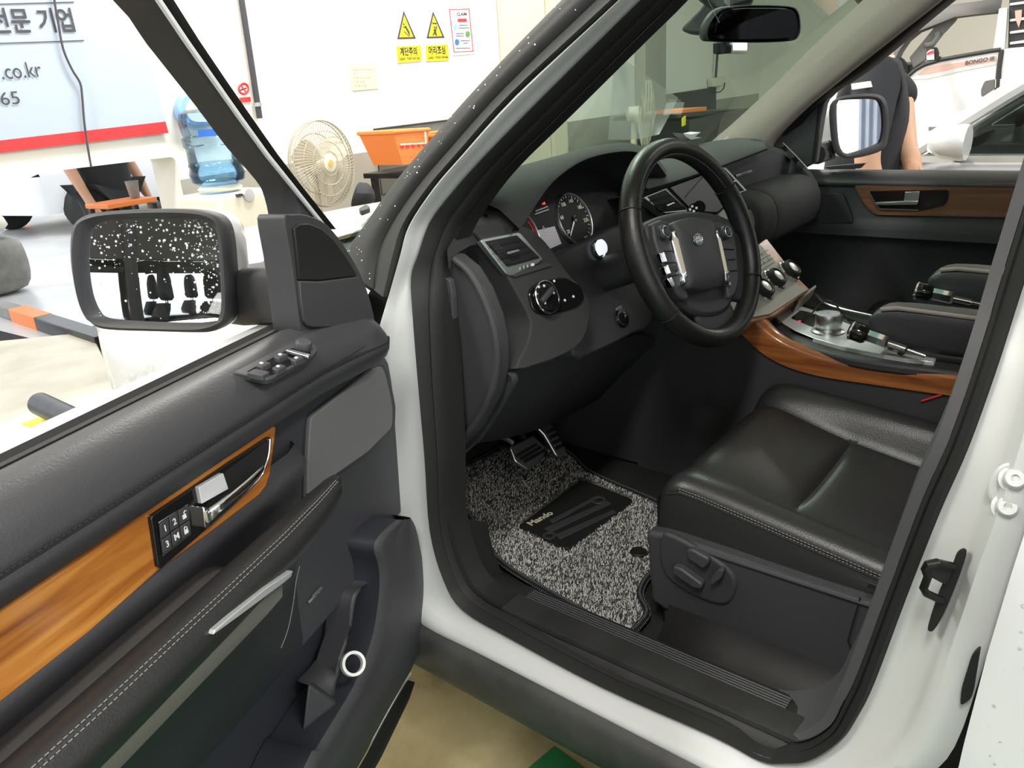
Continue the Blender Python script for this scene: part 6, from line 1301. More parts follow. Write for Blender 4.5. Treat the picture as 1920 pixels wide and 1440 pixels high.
slab('bench_tray', [p for p in (WL(1282, 205, 0.95), WL(1325, 200, 0.95), WL(1325, 208, 0.95), WL(1282, 212, 0.95))], -WN * 0.3, 'orange', cb, 0.003)
slab('bench_tag', [WL(*p, 1.02) for p in ((1280, 222), (1286, 217), (1286, 234), (1280, 237))], -WN * 0.01, 'yellow', cb)
# clear film hanging between car and wall
fpx = [[(1150, 118), (1146, 190), (1140, 262)], [(1172, 112), (1180, 190), (1180, 262)], [(1225, 150), (1212, 205), (1200, 260)], [(1272, 184), (1256, 215), (1236, 252)]]
o = loft('plastic_film', [[WL(px, py, 1.3 + 0.05 * math.sin(i * 2.1 + j)) for j, (px, py) in enumerate(r)] for i, r in enumerate(fpx)], 'film', None); tag(o, 'sheet of clear plastic film hanging in front of the side-on fan', 'plastic film')
# dash-top paper and windscreen camera
o = slab('paper_slip', [Y(*p, 0.33) for p in ((1281, 250), (1297, 252), (1314, 248), (1303, 256), (1316, 258), (1296, 262), (1286, 256))], (0, 0.03, 0.002), 'paper', None); tag(o, 'folded white paper slip lying on the dash top', 'paper')
dcm = X(1380, 90, 0.05); dcam = empty('dash_camera', dcm, 'small dash camera with a bright screen below the interior mirror', 'camera')
slab('camera_body', [X(*p, 0.05) for p in ((1357, 78), (1373, 78), (1373, 100), (1357, 100))], (0.01, 0.03, 0), 'rubber', dcam, 0.002)
slab('camera_frame', [X(*p, 0.05) for p in ((1371, 80), (1406, 80), (1405, 100), (1371, 100))], (0.005, 0.02, 0), 'appliance', dcam, 0.002)
slab('camera_screen', [X(*p, 0.0495) for p in ((1375, 80), (1401, 80), (1400, 94), (1375, 94))], (0.002, 0.004, 0), 'monitor', dcam)
# ------------------------------------------------------------------ generic parked car (body, glass, wheels, seats)
def parked_car(name, label, org, head, paint, group='cars parked around the workshop', wt=0.06, L=4.6, W=1.8, Hh=1.5, belt=0.95, wind=(0.9, 0.45), seats=True, tint='clear_glass', srow=(-0.30, -1.05), hz=None, hs=1.0):
    """head = unit vector to the front; org = centre on the floor"""
    f = V(head).normalized(); s = V((f.y, -f.x, 0)); o_ = V(org)
    r = empty(name, o_, label, 'car', group)
    def P(a, b, z): return o_ + f * a + s * b + V((0, 0, z))
    hl = L / 2; rows = []
    for a, k, zt_ in ((-hl, 0.75, belt * 0.85), (-hl + 0.05, 0.88, belt * 0.97), (-hl + 0.3, 0.97, belt), (-1.0, 1, belt), (0, 1, belt), (0.8, 1, belt * 0.99), (1.3, 0.98, belt * 0.95), (hl - 0.3, 0.94, belt * 0.86), (hl - 0.06, 0.82, belt * 0.78), (hl, 0.70, belt * 0.6)):
        w = W / 2 * k; rows.append([P(a, -w * 0.95, 0.28), P(a, -w, 0.40), P(a, -w * 1.0, belt * 0.7), P(a, -w * 0.97, zt_ - 0.05), P(a, -w * 0.90, zt_), P(a, 0, zt_ + (0.02 if abs(a) > 1.3 else -0.02)), P(a, w * 0.90, zt_), P(a, w * 0.97, zt_ - 0.05), P(a, w, belt * 0.7), P(a, w, 0.40), P(a, w * 0.95, 0.28)])
    # body is open in the cabin: two shells
    loft('body_shell', rows, paint, r, cu=True, cap=True, angle=50)
    rw, rb_ = W / 2 * 0.72, W / 2 * 0.93
    rA, rB = 0.35, -1.05; bA, bB = 1.05, -1.75
    loft('roof_panel', [[P(a, b * rw, Hh - 0.03 * abs(b) ** 2 - (0.04 if a in (rA, rB) else 0)) for b in (-1, -0.5, 0, 0.5, 1)] for a in (rA, 0.1, -0.6, rB)], paint, r, solid=0.03)
    for b in (-1, 1):
        for (a0, z0, a1, z1, t) in ((bA, belt, rA, Hh - 0.03, 0.035), (-0.25, belt, -0.28, Hh - 0.02, 0.045), (bB, belt, rB, Hh - 0.04, 0.06)):
            tube('roof_pillar', [P(a0, b * rb_, z0 - 0.02), P((a0 + a1) / 2, b * (rb_ + rw) / 2 * 1.02, (z0 + z1) / 2), P(a1, b * rw, z1)], t, paint if a0 != -0.25 else 'rough_black', r, seg=8)
        slab('door_glass', [P(bA - 0.1, b * rb_, belt), P(-0.22, b * rb_, belt), P(-0.25, b * rw, Hh - wt), P(rA, b * rw, Hh - wt)], -s * b * 0.004, tint, r)
        if wt > 0.1: slab('cant_rail', [P(rA + 0.35, b * (rw * 1.10), Hh - wt - 0.02), P(rB - 0.5, b * (rw * 1.10), Hh - wt - 0.02), P(rB - 0.2, b * rw * 0.98, Hh - 0.01), P(rA, b * rw * 0.98, Hh - 0.01)], -s * b * 0.05, paint, r, 0.01)
        slab('door_glass', [P(-0.30, b * rb_, belt), P(bB + 0.15, b * rb_, belt), P(rB, b * rw, Hh - 0.06), P(-0.33, b * rw, Hh - 0.06)], -s * b * 0.004, tint, r)
        slab('sill_line', [P(1.3, b * W / 2 * 0.985, belt - 0.03), P(-1.9, b * W / 2 * 0.985, belt - 0.03), P(-1.9, b * W / 2 * 0.96, belt - 0.005), P(1.3, b * W / 2 * 0.96, belt - 0.005)], s * b * 0.006, 'satin', r)
        for a in (1.35, -1.35):
            c = P(a, b * (W / 2 - 0.06), 0.33); lathe('tyre', [(0.20, -0.10), (0.31, -0.10), (0.33, -0.06), (0.33, 0.06), (0.31, 0.10), (0.20, 0.10)], 'tyre', c, s, r, seg=28)
            lathe('alloy_wheel', [(0.0, 0.085), (0.05, 0.09), (0.19, 0.07), (0.21, 0.10), (0.215, 0.0)], 'silver', c, s * b, r, seg=28)
            for k in range(5):
                t = 2 * math.pi * k / 5; d = f * math.cos(t) + V((0, 0, 1)) * math.sin(t); slab('wheel_slot', [c + s * b * 0.092 + d * 0.07 + d.cross(s) * q * 0.012 + d * e for q, e in ((-1, 0), (1, 0), (3, 0.11), (-3, 0.11))], -s * b * 0.002, 'rubber', r)
        mr = P(0.82, b * (W / 2 + 0.10), belt + 0.06)
        rows = [[mr + f * x_ + s * (b * 0.10 * k * math.cos(q)) + V((0, 0, 0.07 * k * math.sin(q))) for q in [2 * math.pi * j / 12 for j in range(12)]] for x_, k in ((-0.05, 1), (-0.03, 1.05), (0.04, 0.9), (0.09, 0.5))]
        loft('side_mirror', rows, paint, r, cu=True, cap=True, angle=60); tube('mirror_stalk', [mr - V((0, 0, 0.05)), P(0.82, b * W / 2 * 0.93, belt)], 0.02, 'rubber', r, seg=6)
    slab('windscreen', [P(bA, -rb_ * 0.94, belt), P(bA, rb_ * 0.94, belt), P(rA, rw * 0.95, Hh - 0.05), P(rA, -rw * 0.95, Hh - 0.05)], -f * 0.004, tint, r)
    if seats:
        for a in srow:
            for b in (-0.36, 0.36):
                bk = [[P(a - 0.22 * t, b + w_ * math.copysign(abs(math.cos(q)) ** 0.5, math.cos(q)), 0.55 + ((hz - 0.70) if hz else 0.62 * Hh / 1.5) * t) + f * (0.05 * math.sin(q)) for q in [2 * math.pi * j / 14 for j in range(14)]] for t, w_ in ((0, 0.2), (0.1, 0.25), (0.6, 0.25), (0.92, 0.2), (1, 0.14))]
                loft('seat_back', bk, 'cloth_dark', r, cu=True, cap=True, angle=80)
                hc_ = P(a - 0.25, b, hz if hz else 0.55 + 0.62 * Hh / 1.5 + 0.15); rows = [[hc_ + s * (0.14 * hs * k * math.copysign(abs(math.cos(q)) ** 0.6, math.cos(q))) + f * (0.05 * k * math.sin(q)) + V((0, 0, z * hs)) for q in [2 * math.pi * j / 14 for j in range(14)]] for z, k in ((-0.10, 0.7), (-0.08, 1), (0.03, 0.95), (0.08, 0.75), (0.10, 0.5))]
                loft('headrest', rows, 'cloth_dark', r, cu=True, cap=True, angle=80)
                for q in (-0.04, 0.04): tube('headrest_post', [hc_ + s * q - V((0, 0, 0.08)), hc_ + s * q - V((0, 0, 0.18))], 0.007, 'chrome', r, seg=6)
    return r, P
# white saloon beside the far side, parallel to the SUV
SXs = 2.15
sal, Ps = parked_car('saloon_car', 'white saloon car parked beyond the passenger window', (SXs + 0.9, -0.79, 0), (0, 1, 0), 'white_paint', seats=True, belt=1.01, Hh=1.50, tint='tinted_dark')
sd_ = V((0, 1, 0)); c_ = Ps(0.45, -0.38, 1.0)
vs, fs = tube_data([c_ + V((math.cos(t) * 0.18, 0.06 * math.sin(t), 0.17 * math.sin(t))) for t in [2 * math.pi * k / 28 for k in range(28)]], 0.016, 8, True); mk('steering_wheel', vs, fs, 'rubber', sal)
slab('dashboard', [Ps(0.62, -0.75, 0.9), Ps(0.62, 0.75, 0.9), Ps(0.95, 0.75, 1.0), Ps(0.95, -0.75, 1.0)], (0, 0, -0.2), 'plastic_grey', sal, 0.03)
# neighbour behind the photographer, seen in the driver mirror
parked_car('hatchback_car', 'black hatchback seen only in the driver mirror reflection', (-3.55, 0.60, 0), (0, 1, 0), 'black_paint', belt=0.98, Hh=1.78, W=1.8, wt=0.38, srow=(-0.30, -0.72), hz=1.22, hs=1.25)
# white car outdoors beyond the wall opening
wq = Z(165, 395, 0.33)
# ------------------------------------------------------------------ people
def skin_body(name, joints, edges, mat, parent, root=0, sub=2):
    me = bpy.data.meshes.new(name); me.from_pydata([tuple(j[0]) for j in joints], edges, []); me.update()
    o = bpy.data.objects.new(name, me); col.objects.link(o); me.materials.append(M[mat])
    if parent: o.parent = parent; o.location = -wloc(parent)
    m = o.modifiers.new('skin', 'SKIN'); m.use_smooth_shade = True
    sv = me.skin_vertices[0].data
    for i, j in enumerate(joints): sv[i].radius = j[1] if isinstance(j[1], tuple) else (j[1], j[1]); sv[i].use_root = (i == root)
    m2 = o.modifiers.new('sub', 'SUBSURF'); m2.levels = sub; m2.render_levels = sub
    return o
def person(name, label, base, face, group=None, stripe=True, lean=0.0, arm_r=None, scale=1.0, trousers='cloth_dark'):
    f = V(face).normalized(); s = V((f.y, -f.x, 0)); b0 = V(base)
    r = empty(name, b0, label, 'person', group)
    def P(a, b, z): return b0 + (f * a + s * b + V((0, 0, z))) * scale
    hand = []
    J = [(P(0, 0, 0.95), 0.09), (P(0.01, 0, 1.12), 0.085), (P(0.02, 0, 1.30), 0.09), (P(0.0, 0, 1.42), 0.06), (P(0.01, 0, 1.48), 0.045), (P(0.04, 0, 1.58), (0.075, 0.09)), (P(0.03, 0, 1.68), (0.075, 0.09))]
    E = [(0, 1), (1, 2), (2, 3), (3, 4), (4, 5), (5, 6)]
    ar = {}
    for sd in (-1, 1):
        k = len(J); el = arm_r if (arm_r and sd == 1) else None
        A5 = [P(0, sd * 0.16, 1.38), P(-0.02, sd * 0.215, 1.24), P(-0.02, sd * 0.235, 1.08), P(0.05, sd * 0.24, 0.95), P(0.10, sd * 0.235, 0.84), P(0.12, sd * 0.23, 0.78)]
        if arm_r and sd == -1: A5 = [A5[0]] + [V(q) for q in arm_r]
        ar[sd] = A5; J += list(zip(A5, (0.065, 0.055, 0.045, 0.038, 0.03, (0.02, 0.038))))
        E += [(2, k), (k, k + 1), (k + 1, k + 2), (k + 2, k + 3), (k + 3, k + 4), (k + 4, k + 5)]
        dh = A5[5] - P(0.12, sd * 0.23, 0.78)
        for q in range(4):
            kk = len(J); y_ = sd * (0.23) ; J += [(P(0.10 + 0.018 * q, y_, 0.735 - 0.004 * abs(q - 1.5)) + dh, 0.0095), (P(0.105 + 0.018 * q, y_ - sd * 0.012, 0.69 + 0.006 * abs(q - 1.5)) + dh, 0.008)]; E += [(k + 5, kk), (kk, kk + 1)]
        kk = len(J); J += [(P(0.155, sd * 0.222, 0.765) + dh, 0.010), (P(0.17, sd * 0.212, 0.73) + dh, 0.009)]; E += [(k + 4, kk), (kk, kk + 1)]
        k = len(J); J += [(P(0, sd * 0.09, 0.86), 0.07), (P(0.01, sd * 0.095, 0.50), 0.06), (P(-0.01, sd * 0.10, 0.25), 0.052), (P(-0.02, sd * 0.10, 0.08), 0.04), (P(0.08, sd * 0.105, 0.04), 0.038), (P(0.16, sd * 0.11, 0.035), 0.03)]
        E += [(0, k), (k, k + 1), (k + 1, k + 2), (k + 2, k + 3), (k + 3, k + 4), (k + 4, k + 5)]
    skin_body('body', J, E, 'skin', r)
    sh = [(P(0, 0, 0.80), (0.20, 0.16)), (P(0, 0, 0.95), (0.20, 0.16)), (P(0.01, 0, 1.12), (0.19, 0.15)), (P(0.02, 0, 1.30), (0.19, 0.15)), (P(0.0, 0, 1.415), 0.09)]; Es = [(0, 1), (1, 2), (2, 3), (3, 4)]
    for sd in (-1, 1): k = len(sh); sh += [(P(0, sd * 0.165, 1.38), 0.085), (ar[sd][1], 0.075), (ar[sd][1].lerp(ar[sd][2], 0.6), 0.072)]; Es += [(3, k), (k, k + 1), (k + 1, k + 2)]
    skin_body('shirt', sh, Es, 'cloth_dark', r)
    tr__ = [(P(0, 0, 0.92), 0.16)]; Et = []
    for sd in (-1, 1): k = len(tr__); tr__ += [(P(0, sd * 0.095, 0.84), 0.115), (P(0.01, sd * 0.10, 0.50), 0.08), (P(-0.01, sd * 0.10, 0.12), 0.07)]; Et += [(0, k), (k, k + 1), (k + 1, k + 2)]
    skin_body('trousers', tr__, Et, trousers, r)
    hh = [(P(0.02, 0, 1.70), (0.086, 0.10)), (P(-0.015, 0, 1.66), (0.086, 0.10)), (P(-0.03, 0, 1.60), (0.07, 0.075))]
    skin_body('hair', hh, [(0, 1), (1, 2)], 'hair', r)
    for sd in (-1, 1):
        lathe('eye', [(0, 0.006), (0.010, 0.003), (0.012, 0)], 'icon_dark', P(0.125, sd * 0.032, 1.62), f, r, seg=10)
        skin_body('ear', [(P(0.02, sd * 0.082, 1.60), 0.012), (P(0.02, sd * 0.090, 1.635), 0.014)], [(0, 1)], 'skin', r, sub=1)
    skin_body('nose', [(P(0.115, 0, 1.62), 0.010), (P(0.142, 0, 1.58), 0.014)], [(0, 1)], 'skin', r, sub=1)
    slab('mouth', [P(0.124, b, z) for b, z in ((-0.022, 1.535), (0.022, 1.535), (0.018, 1.528), (-0.018, 1.528))], -f * 0.006, 'red', r)
    if stripe:
        for b_, z_ in ((-0.06, 1.25), (0.06, 1.25)): pass
        rows = [[P(0.02 + 0.172 * math.cos(t), 0.172 * math.sin(t), z) for t in [2 * math.pi * k / 30 for k in range(30)]] for z in (1.235, 1.275)]
        loft('reflective_band', rows, 'cloth_grey', r, cu=True)
        for sd in (-1, 1):
            rows = [[P(-0.02 + 0.084 * math.cos(t), sd * 0.215 + 0.084 * math.sin(t), z) for t in [2 * math.pi * k / 20 for k in range(20)]] for z in (1.20, 1.235)]
            loft('sleeve_band', rows, 'cloth_grey', r, cu=True)
    rows = [[P(0.005 + 0.062 * math.cos(t), 0.062 * math.sin(t), z) for t in [2 * math.pi * k / 24 for k in range(24)]] for z in (1.415, 1.445)]
    loft('collar', rows, 'cloth_grey', r, cu=True, solid=0.006)
    return r
p1 = DEP(1628, 235, 2.85); person('person', 'person in a dark work shirt with pale reflective bands outside the passenger window', V((p1.x, p1.y, 0)), (0.35, -0.90, 0), stripe=False, scale=0.98, arm_r=[DEP(1683, 175, 2.80), DEP(1692, 222, 2.78), DEP(1698, 258, 2.76), DEP(1706, 300, 2.74), DEP(1710, 322, 2.73)])
for q in (((1600, 157), (1633, 152), (1636, 163), (1601, 168)), ((1644, 149), (1656, 142), (1661, 151), (1648, 158))): slab('reflective_band', [DEP(a_, b_, 2.60) for a_, b_ in q], V((0.01, 0.01, 0)), 'cloth_grey', bpy.data.objects['person'])
# ------------------------------------------------------------------ truck, parallel to the SUV, further right
TX = 5.0
trk = empty('pickup_truck', (TX + 0.9, X(1800, 200, TX).y, 0), 'white cab-over pickup truck with a lettered stripe on its door', 'truck')
def t_(pts, off=0.0): return [X(px, py, TX + off) for px, py in pts]
zf = X(1700, 300, TX)
low = [(1470, 170), (1560, 160), (1657, 156), (1686, 153), (1700, 145), (1716, 131), (1734, 121), (1764, 112), (1797, 106), (1861, 95), (1876, 93)]
slab('cab_door', t_(low) + [V((TX, X(1876, 93, TX).y, 0.55)), V((TX, X(1470, 170, TX).y, 0.55))], (0.06, 0, 0), 'white_paint', trk, 0.01)
slab('cab_rear', t_([(1880, 92), (1960, 84)]) + [V((TX, X(1960, 84, TX).y, 0.55)), V((TX, X(1880, 92, TX).y, 0.55))], (0.06, 0, 0), 'white_paint', trk, 0.01)
slab('cab_body', [V((TX + 0.05, X(1470, 170, TX).y, 0.45)), V((TX + 0.05, X(1960, 84, TX).y, 0.45)), V((TX + 0.05, X(1960, 84, TX).y, 1.25)), V((TX + 0.05, X(1470, 170, TX).y, 1.05))], (0.08, 0, 0), 'icon_dark', trk)
slab('door_pillar', t_([(1873, 16), (1889, 14), (1884, 93), (1861, 95)]), (0.06, 0, 0), 'white_paint', trk, 0.006)
slab('roof_side', t_([(1660, 58), (1700, 28), (1740, 8), (1790, -6), (1895, -22), (1895, -60), (1760, -60), (1640, 40)]), (0.10, 0, 0), 'white_paint', trk, 0.01)
basic('truck_trim', (0.13, 0.13, 0.125), 0.7)
outer = [(1610, 190), (1630, 140), (1648, 104), (1672, 75), (1697, 50), (1722, 30), (1747, 18), (1790, 8), (1880, -4)]
inner = [(1650, 175), (1662, 140), (1682, 96), (1697, 74), (1719, 56), (1760, 40), (1790, 28), (1820, 24), (1876, 18)]
loft('window_lining', [[p, q, q + V((0.12, 0, 0))] for p, q in zip(t_(outer, 0.03), t_(inner, 0.03))], 'truck_trim', trk, solid=0.02)
slab('inner_pillar', t_([(1760, 38), (1800, 22), (1790, 40), (1767, 64), (1750, 86), (1735, 112), (1712, 128), (1705, 108), (1747, 57)], 0.10), (0.05, 0, 0), 'truck_trim', trk, 0.005)
tube('grab_handle', cr(t_([(1735, 84), (1748, 82), (1757, 70), (1757, 60)], 0.08), 4), 0.02, 'truck_trim', trk)
for q in (((1678, 120), 30), ((1700, 128), 22), ((1690, 140), 26)): pass
slab('cab_dashboard', t_([(1640, 150), (1655, 122), (1680, 118), (1700, 122), (1722, 118), (1732, 122), (1705, 145), (1690, 155)], 0.15), (0.9, 0, 0), 'icon_dark', trk, 0.03)
vs, fs = tube_data([X(1686 + 12 * math.cos(t), 133 + 20 * math.sin(t), TX + 0.12) for t in [2 * math.pi * k / 24 for k in range(24)]], 0.02, 8, True); mk('steering_wheel', vs, fs, 'rubber', trk)
slab('mirror_housing', t_([(1735, 95), (1742, 90), (1752, 88), (1756, 100), (1753, 114), (1735, 115)], -0.25), (0.10, 0, 0), 'rubber', trk, 0.01)
slab('mirror_glass', t_([(1737, 98), (1744, 93), (1751, 92), (1752, 112), (1737, 113)], -0.255), (0.004, 0, 0), 'satin', trk)
slab('mirror_red_reflection', t_([(1738, 99), (1750, 94), (1751, 100), (1738, 104)], -0.258), (0.002, 0, 0), 'red', trk)  # red reflection painted as a thin plate on the mirror glass
tube('mirror_stay', t_([(1754, 108), (1762, 112)], -0.1), 0.02, 'rubber', trk)
tube('window_sill_seal', t_(low[2:], -0.005), 0.014, 'icon_dark', trk)
tube('door_gap', t_([(1878, 94), (1873, 130), (1871, 165)], -0.002), 0.016, 'icon_dark', trk)
slab('door_handle', t_(rp([(1839, 168), (1846, 152), (1866, 148), (1864, 166), (1840, 182)], 4), -0.01), (0.03, 0, 0), 'truck_trim', trk, 0.004)
slab('handle_cap', t_(rp([(1866, 148), (1880, 148), (1884, 158), (1878, 164), (1865, 166)], 3), -0.012), (0.03, 0, 0), 'white_paint', trk, 0.004)
basic('stripe_rose', (0.62, 0.38, 0.32), 0.5); basic('stripe_grey', (0.58, 0.56, 0.56), 0.5)
slab('door_stripe', t_([(1720, 140), (1735, 128), (1760, 122), (1800, 117), (1868, 106), (1868, 114), (1800, 125), (1745, 138)], -0.004), (0.006, 0, 0), 'stripe_rose', trk)
slab('door_stripe', t_([(1700, 150), (1745, 139), (1800, 126), (1868, 115), (1868, 121), (1800, 134), (1740, 148)], -0.004), (0.006, 0, 0), 'stripe_grey', trk)
ya_, yb_ = X(1808, 119, TX - 0.012), X(1866, 109, TX - 0.012); text('stripe_text', 'BONGO III', (ya_ + yb_) / 2, yb_ - ya_, (0, 0, 1), (yb_ - ya_).length / 5.0, 'text_grey', trk, bold=0.02)
slab('bed_guard', t_([(1893, -20), (1965, -30), (1965, 84), (1890, 90)], 0.05), (0.05, 0, 0), 'icon_dark', trk)
for y in (2, 32, 55, 75): slab('guard_bar', t_([(1893, y + 4), (1965, y - 6), (1965, y), (1893, y + 9)], 0.03), (0.03, 0, 0), 'white_paint', trk, 0.005)
slab('guard_flag', t_([(1903, 20), (1916, 18), (1915, 36), (1910, 52), (1904, 36)], 0.028), (0.004, 0, 0), 'stripe_rose', trk)
for yy in (X(1560, 200, TX).y, X(1560, 200, TX).y - 2.4):
    lathe('tyre', [(0.20, -0.12), (0.34, -0.12), (0.36, -0.06), (0.36, 0.06), (0.34, 0.12), (0.20, 0.12)], 'tyre', V((TX + 0.18, yy, 0.36)), (1, 0, 0), trk, seg=28)
    lathe('wheel_disc', [(0, 0.11), (0.12, 0.10), (0.2, 0.06), (0.21, 0)], 'silver', V((TX + 0.16, yy, 0.36)), (-1, 0, 0), trk, seg=24)
# ------------------------------------------------------------------ beyond the wall opening
YB = WP.y
out_c = Z(235, 430, 0.0)
def OD(px, py, d): return DEP(px, py, d)
c9 = V((4.05, 11.45, 0))
oc, Po = parked_car('estate_car', 'white car parked outside beyond the wall opening', (c9.x, c9.y, 0), (-0.97, -0.24, 0), 'white_paint', belt=1.08, Hh=1.65, L=3.8, seats=False)
p2 = DEP(196, 345, 5.4); person('person', 'person in dark clothes standing outside the opening, head hidden by the wall', V((p2.x, p2.y, 0)), (0.3, -0.95, 0), stripe=False, scale=1.05)
tc_ = DEP(228, 380, 4.9)
tt = empty('tool_table', V((tc_.x, tc_.y, 0)), 'orange topped tool table outside the wall opening', 'table')
box('table_top', tc_, (0.34, 0.25, 0.03), 'orange', tt, ax=(WD, WN, V((0, 0, 1))), bevel=0.006)
for a in (-0.15, 0.15):
    for b in (-0.10, 0.10): box('table_leg', V((tc_.x, tc_.y, tc_.z / 2)) + WD * a + WN * b, (0.03, 0.03, tc_.z - 0.04), 'steel_black', tt, ax=(WD, WN, V((0, 0, 1))))
o = lathe('grey_bucket', [(0.03, 0.0), (0.04, 0.10), (0.043, 0.10), (0.04, 0.103), (0.03, 0.01)], 'bumper_grey', tc_ + V((0, 0, 0.02)) + WD * 0.10, (0, 0, 1), seg=20); tag(o, 'small grey bucket on the orange tool table', 'bucket')
def cone(label, p, h=0.7, group='orange traffic cones'):
    c = empty('traffic_cone', p, label, 'traffic cone', group)
    lathe('cone_body', [(0.16 * h / 0.7, 0.03), (0.03 * h / 0.7, h), (0.0, h)], 'orange', p, (0, 0, 1), c, seg=20)
    lathe('cone_band', [(0.115 * h / 0.7, 0.30 * h), (0.085 * h / 0.7, 0.5 * h)], 'paper', p + V((0, 0, 0.0)), (0, 0, 1), c, seg=20, cap=False)
    box('cone_base', p + V((0, 0, 0.015)), (0.38 * h / 0.7, 0.38 * h / 0.7, 0.03), 'orange', c, bevel=0.005)
cone('orange traffic cone beside the blue barrier outside the opening', Z(36, 388, 0.0), 0.72)
bp0 = Z(15, 385, 0.0)
bl_ = empty('barrier_fence', bp0, 'blue and white barrier outside the opening', 'fence')
for k in range(7):
    q = Z(-40 + 12 * k, 385 - 1.0 * k, 0.0); box('barrier_post', q + V((0, 0, 0.45)), (0.07, 0.03, 0.9), 'light_blue' if k % 2 else 'banner_white', bl_)
box('barrier_rail', Z(-5, 384, 0) + V((0, 0, 0.85)), (1.0, 0.03, 0.05), 'blue', bl_, ax=((Z(30, 380, 0) - Z(-40, 386, 0)).normalized(), V((0, 0, 1)).cross((Z(30, 380, 0) - Z(-40, 386, 0)).normalized()), V((0, 0, 1))))
q0, q1 = Z(60, 372, 0), Z(150, 362, 0); d_ = (q1 - q0).normalized()
o = slab('wall_rear', [q0 - d_ * 0.4, q0 + d_ * 9, q0 + d_ * 9 + V((0, 0, 2.5)), q0 - d_ * 0.4 + V((0, 0, 2.5))], V((-d_.y, d_.x, 0)) * 0.2 * (1 if V((-d_.y, d_.x, 0)).dot(q0 - CAM) > 0 else -1), 'concrete'); tag(o, 'grey concrete yard wall beyond the opening', 'wall', kind='structure')
kb_ = empty('kerb_barrier', Z(95, 364, 0), 'yellow and black striped kerb barrier along the yard wall', 'barrier')
for k in range(8):
    a = q0 + d_ * (0.1 + 0.28 * k) + (CAM - q0).normalized() * 0.12; a.z = 0
    box('kerb_block', a + d_ * 0.14 + V((0, 0, 0.14)), (0.28, 0.14, 0.28), 'yellow' if k % 2 == 0 else 'icon_dark', kb_, ax=(d_, V((-d_.y, d_.x, 0)), V((0, 0, 1))), bevel=0.01)
# ------------------------------------------------------------------ lift and floor things at the left edge
bmp = Z(0, 548, 0.0) + V((0.15, -0.19, 0)); bv = bmp + (bmp - CAM).normalized() * 0.05
rows = []
for z, k in ((0.0, 0.8), (0.08, 0.95), (0.25, 1.0), (0.42, 0.95), (0.5, 0.9), (0.66, 0.78), (0.72, 0.6), (0.74, 0.2)):
    rows.append([V((bmp.x, bmp.y, z)) + V((0.42 * k * math.copysign(abs(math.cos(q)) ** 0.7, math.cos(q)) - 0.30, 0.30 * k * math.copysign(abs(math.sin(q)) ** 0.7, math.sin(q)) + 0.15, 0)) for q in [2 * math.pi * j / 24 for j in range(24)]])
bb = empty('bollard', V((bmp.x - 0.3, bmp.y + 0.15, 0)), 'scuffed grey round-cornered bollard at the left edge of the picture', 'bollard')
loft('bollard_base', rows[:5], 'bumper_grey', bb, cu=True, cap=True, sub=1, angle=70); loft('bollard_cap', [[V(p) + V((0, 0, 0.002)) for p in r] for r in rows[4:]], 'appliance', bb, cu=True, cap=True, sub=1, angle=70)
l0, l1 = Z(12, 570, 0.10), Z(175, 622, 0.10); dl_ = (l1 - l0)
la = empty('steel_beam', (l0.x, l0.y, 0), 'black steel floor beam with an orange section beside the lift platform', 'beam')
zz = V((0, 0, 1)); ax_ = (dl_.normalized(), zz.cross(dl_.normalized()), zz)
box('arm_beam', l0 + dl_ * 0.72 - zz * 0.05, (dl_.length * 0.75, 0.12, 0.10), 'steel_black', la, ax=ax_, bevel=0.006)
box('arm_yellow', l0 + dl_ * 0.30 - zz * 0.05, (dl_.length * 0.32, 0.125, 0.105), 'orange', la, ax=ax_, bevel=0.006)
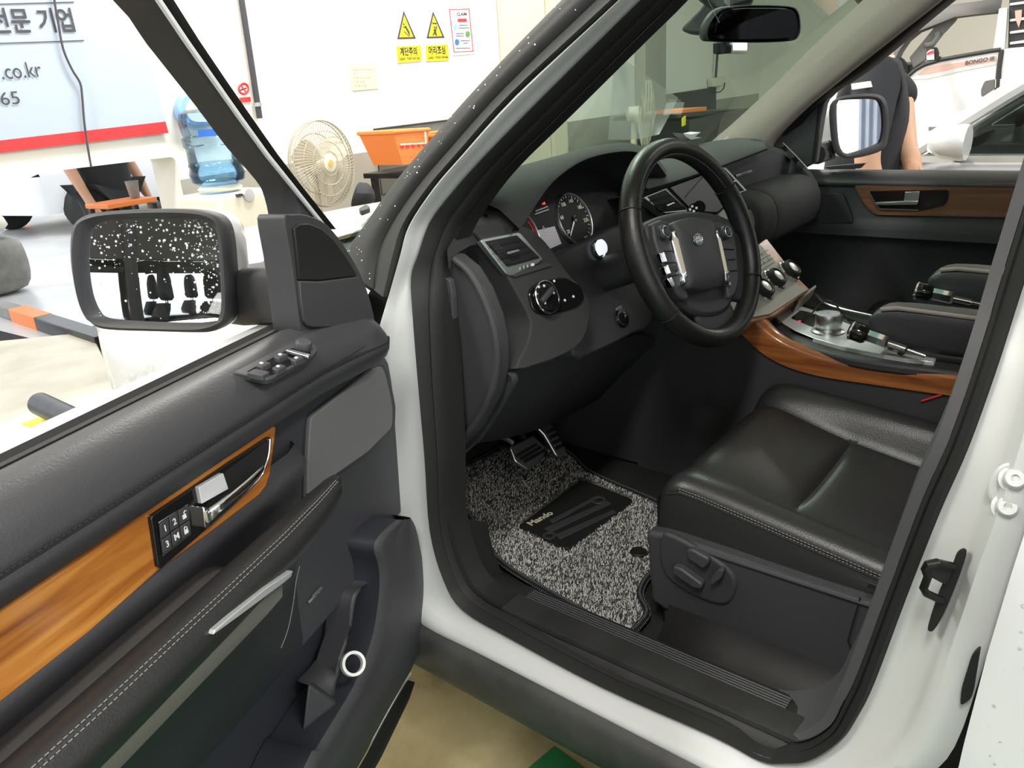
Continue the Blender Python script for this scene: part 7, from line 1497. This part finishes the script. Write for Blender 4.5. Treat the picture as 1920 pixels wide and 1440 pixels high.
box('arm_end', l0 - dl_ * 0.12 - zz * 0.05, (dl_.length * 0.5, 0.11, 0.09), 'bumper_grey', la, ax=ax_, bevel=0.006)
rp_ = [Z(*p, 0.06) for p in ((-60, 645), (170, 622), (240, 760), (60, 860), (-80, 900))]
o = slab('lift_platform', rp_, (0, 0, -0.06), 'lift_cream', None, 0.006); tag(o, 'low cream lift platform under the front of the car', 'lift platform')
a, b = Z(75, 757, 0.14), Z(190, 812, 0.14)
lp_ = empty('lift_pipe', (a.x, a.y, 0.06), 'black steel pipe end on the cream lift platform', 'pipe')
tube('pipe_body', [a, b + (b - a) * 1.2], 0.055, 'steel_black', lp_, seg=20); lathe('pipe_cap', [(0.0, 0.012), (0.045, 0.012), (0.05, 0.0)], 'satin', a, a - b, lp_, seg=20)
slab('pipe_saddle', [a.lerp(b, 0.3) + V((-0.04, 0, -0.05)), a.lerp(b, 0.3) + V((0.04, 0, -0.05)), a.lerp(b, 0.3) + V((0.04, 0, -0.08)), a.lerp(b, 0.3) + V((-0.04, 0, -0.08))], (0, 0.05, 0), 'steel_black', lp_)
o = slab('floor_sticker', [Z(*p, 0.0615) for p in ((40, 795), (72, 782), (92, 788), (58, 802))], (0, 0, -0.001), 'yellow', None); tag(o, 'yellow warning sticker on the lift platform beside the pipe', 'sticker')
o = slab('floor_grate', [Z(*p, 0.008) for p in ((-40, 610), (60, 635), (75, 640), (-40, 662))], (0, 0, -0.006), 'rough_black', None); tag(o, 'dark floor drain grate at the left edge', 'grate')
# ------------------------------------------------------------------ what the far mirror shows: container and cones in the yard behind
ct = empty('shipping_container', (4.9, -8.2, 0), 'grey-blue shipping container in the yard, seen in the far mirror', 'container')
box('container_body', (4.9, -8.2, 1.3), (2.4, 5.0, 2.6), 'container', ct, bevel=0.02)
for k in range(12): box('container_rib', (3.68, -10.5 + 0.42 * k, 1.3), (0.05, 0.16, 2.4), 'container', ct)
for k, (x, y) in enumerate(((2.6, -5.0), (2.9, -5.9), (3.0, -6.8))): cone(('nearest', 'middle', 'farthest')[k] + ' of the three orange cones shown in the far mirror', V((x, y, 0)))
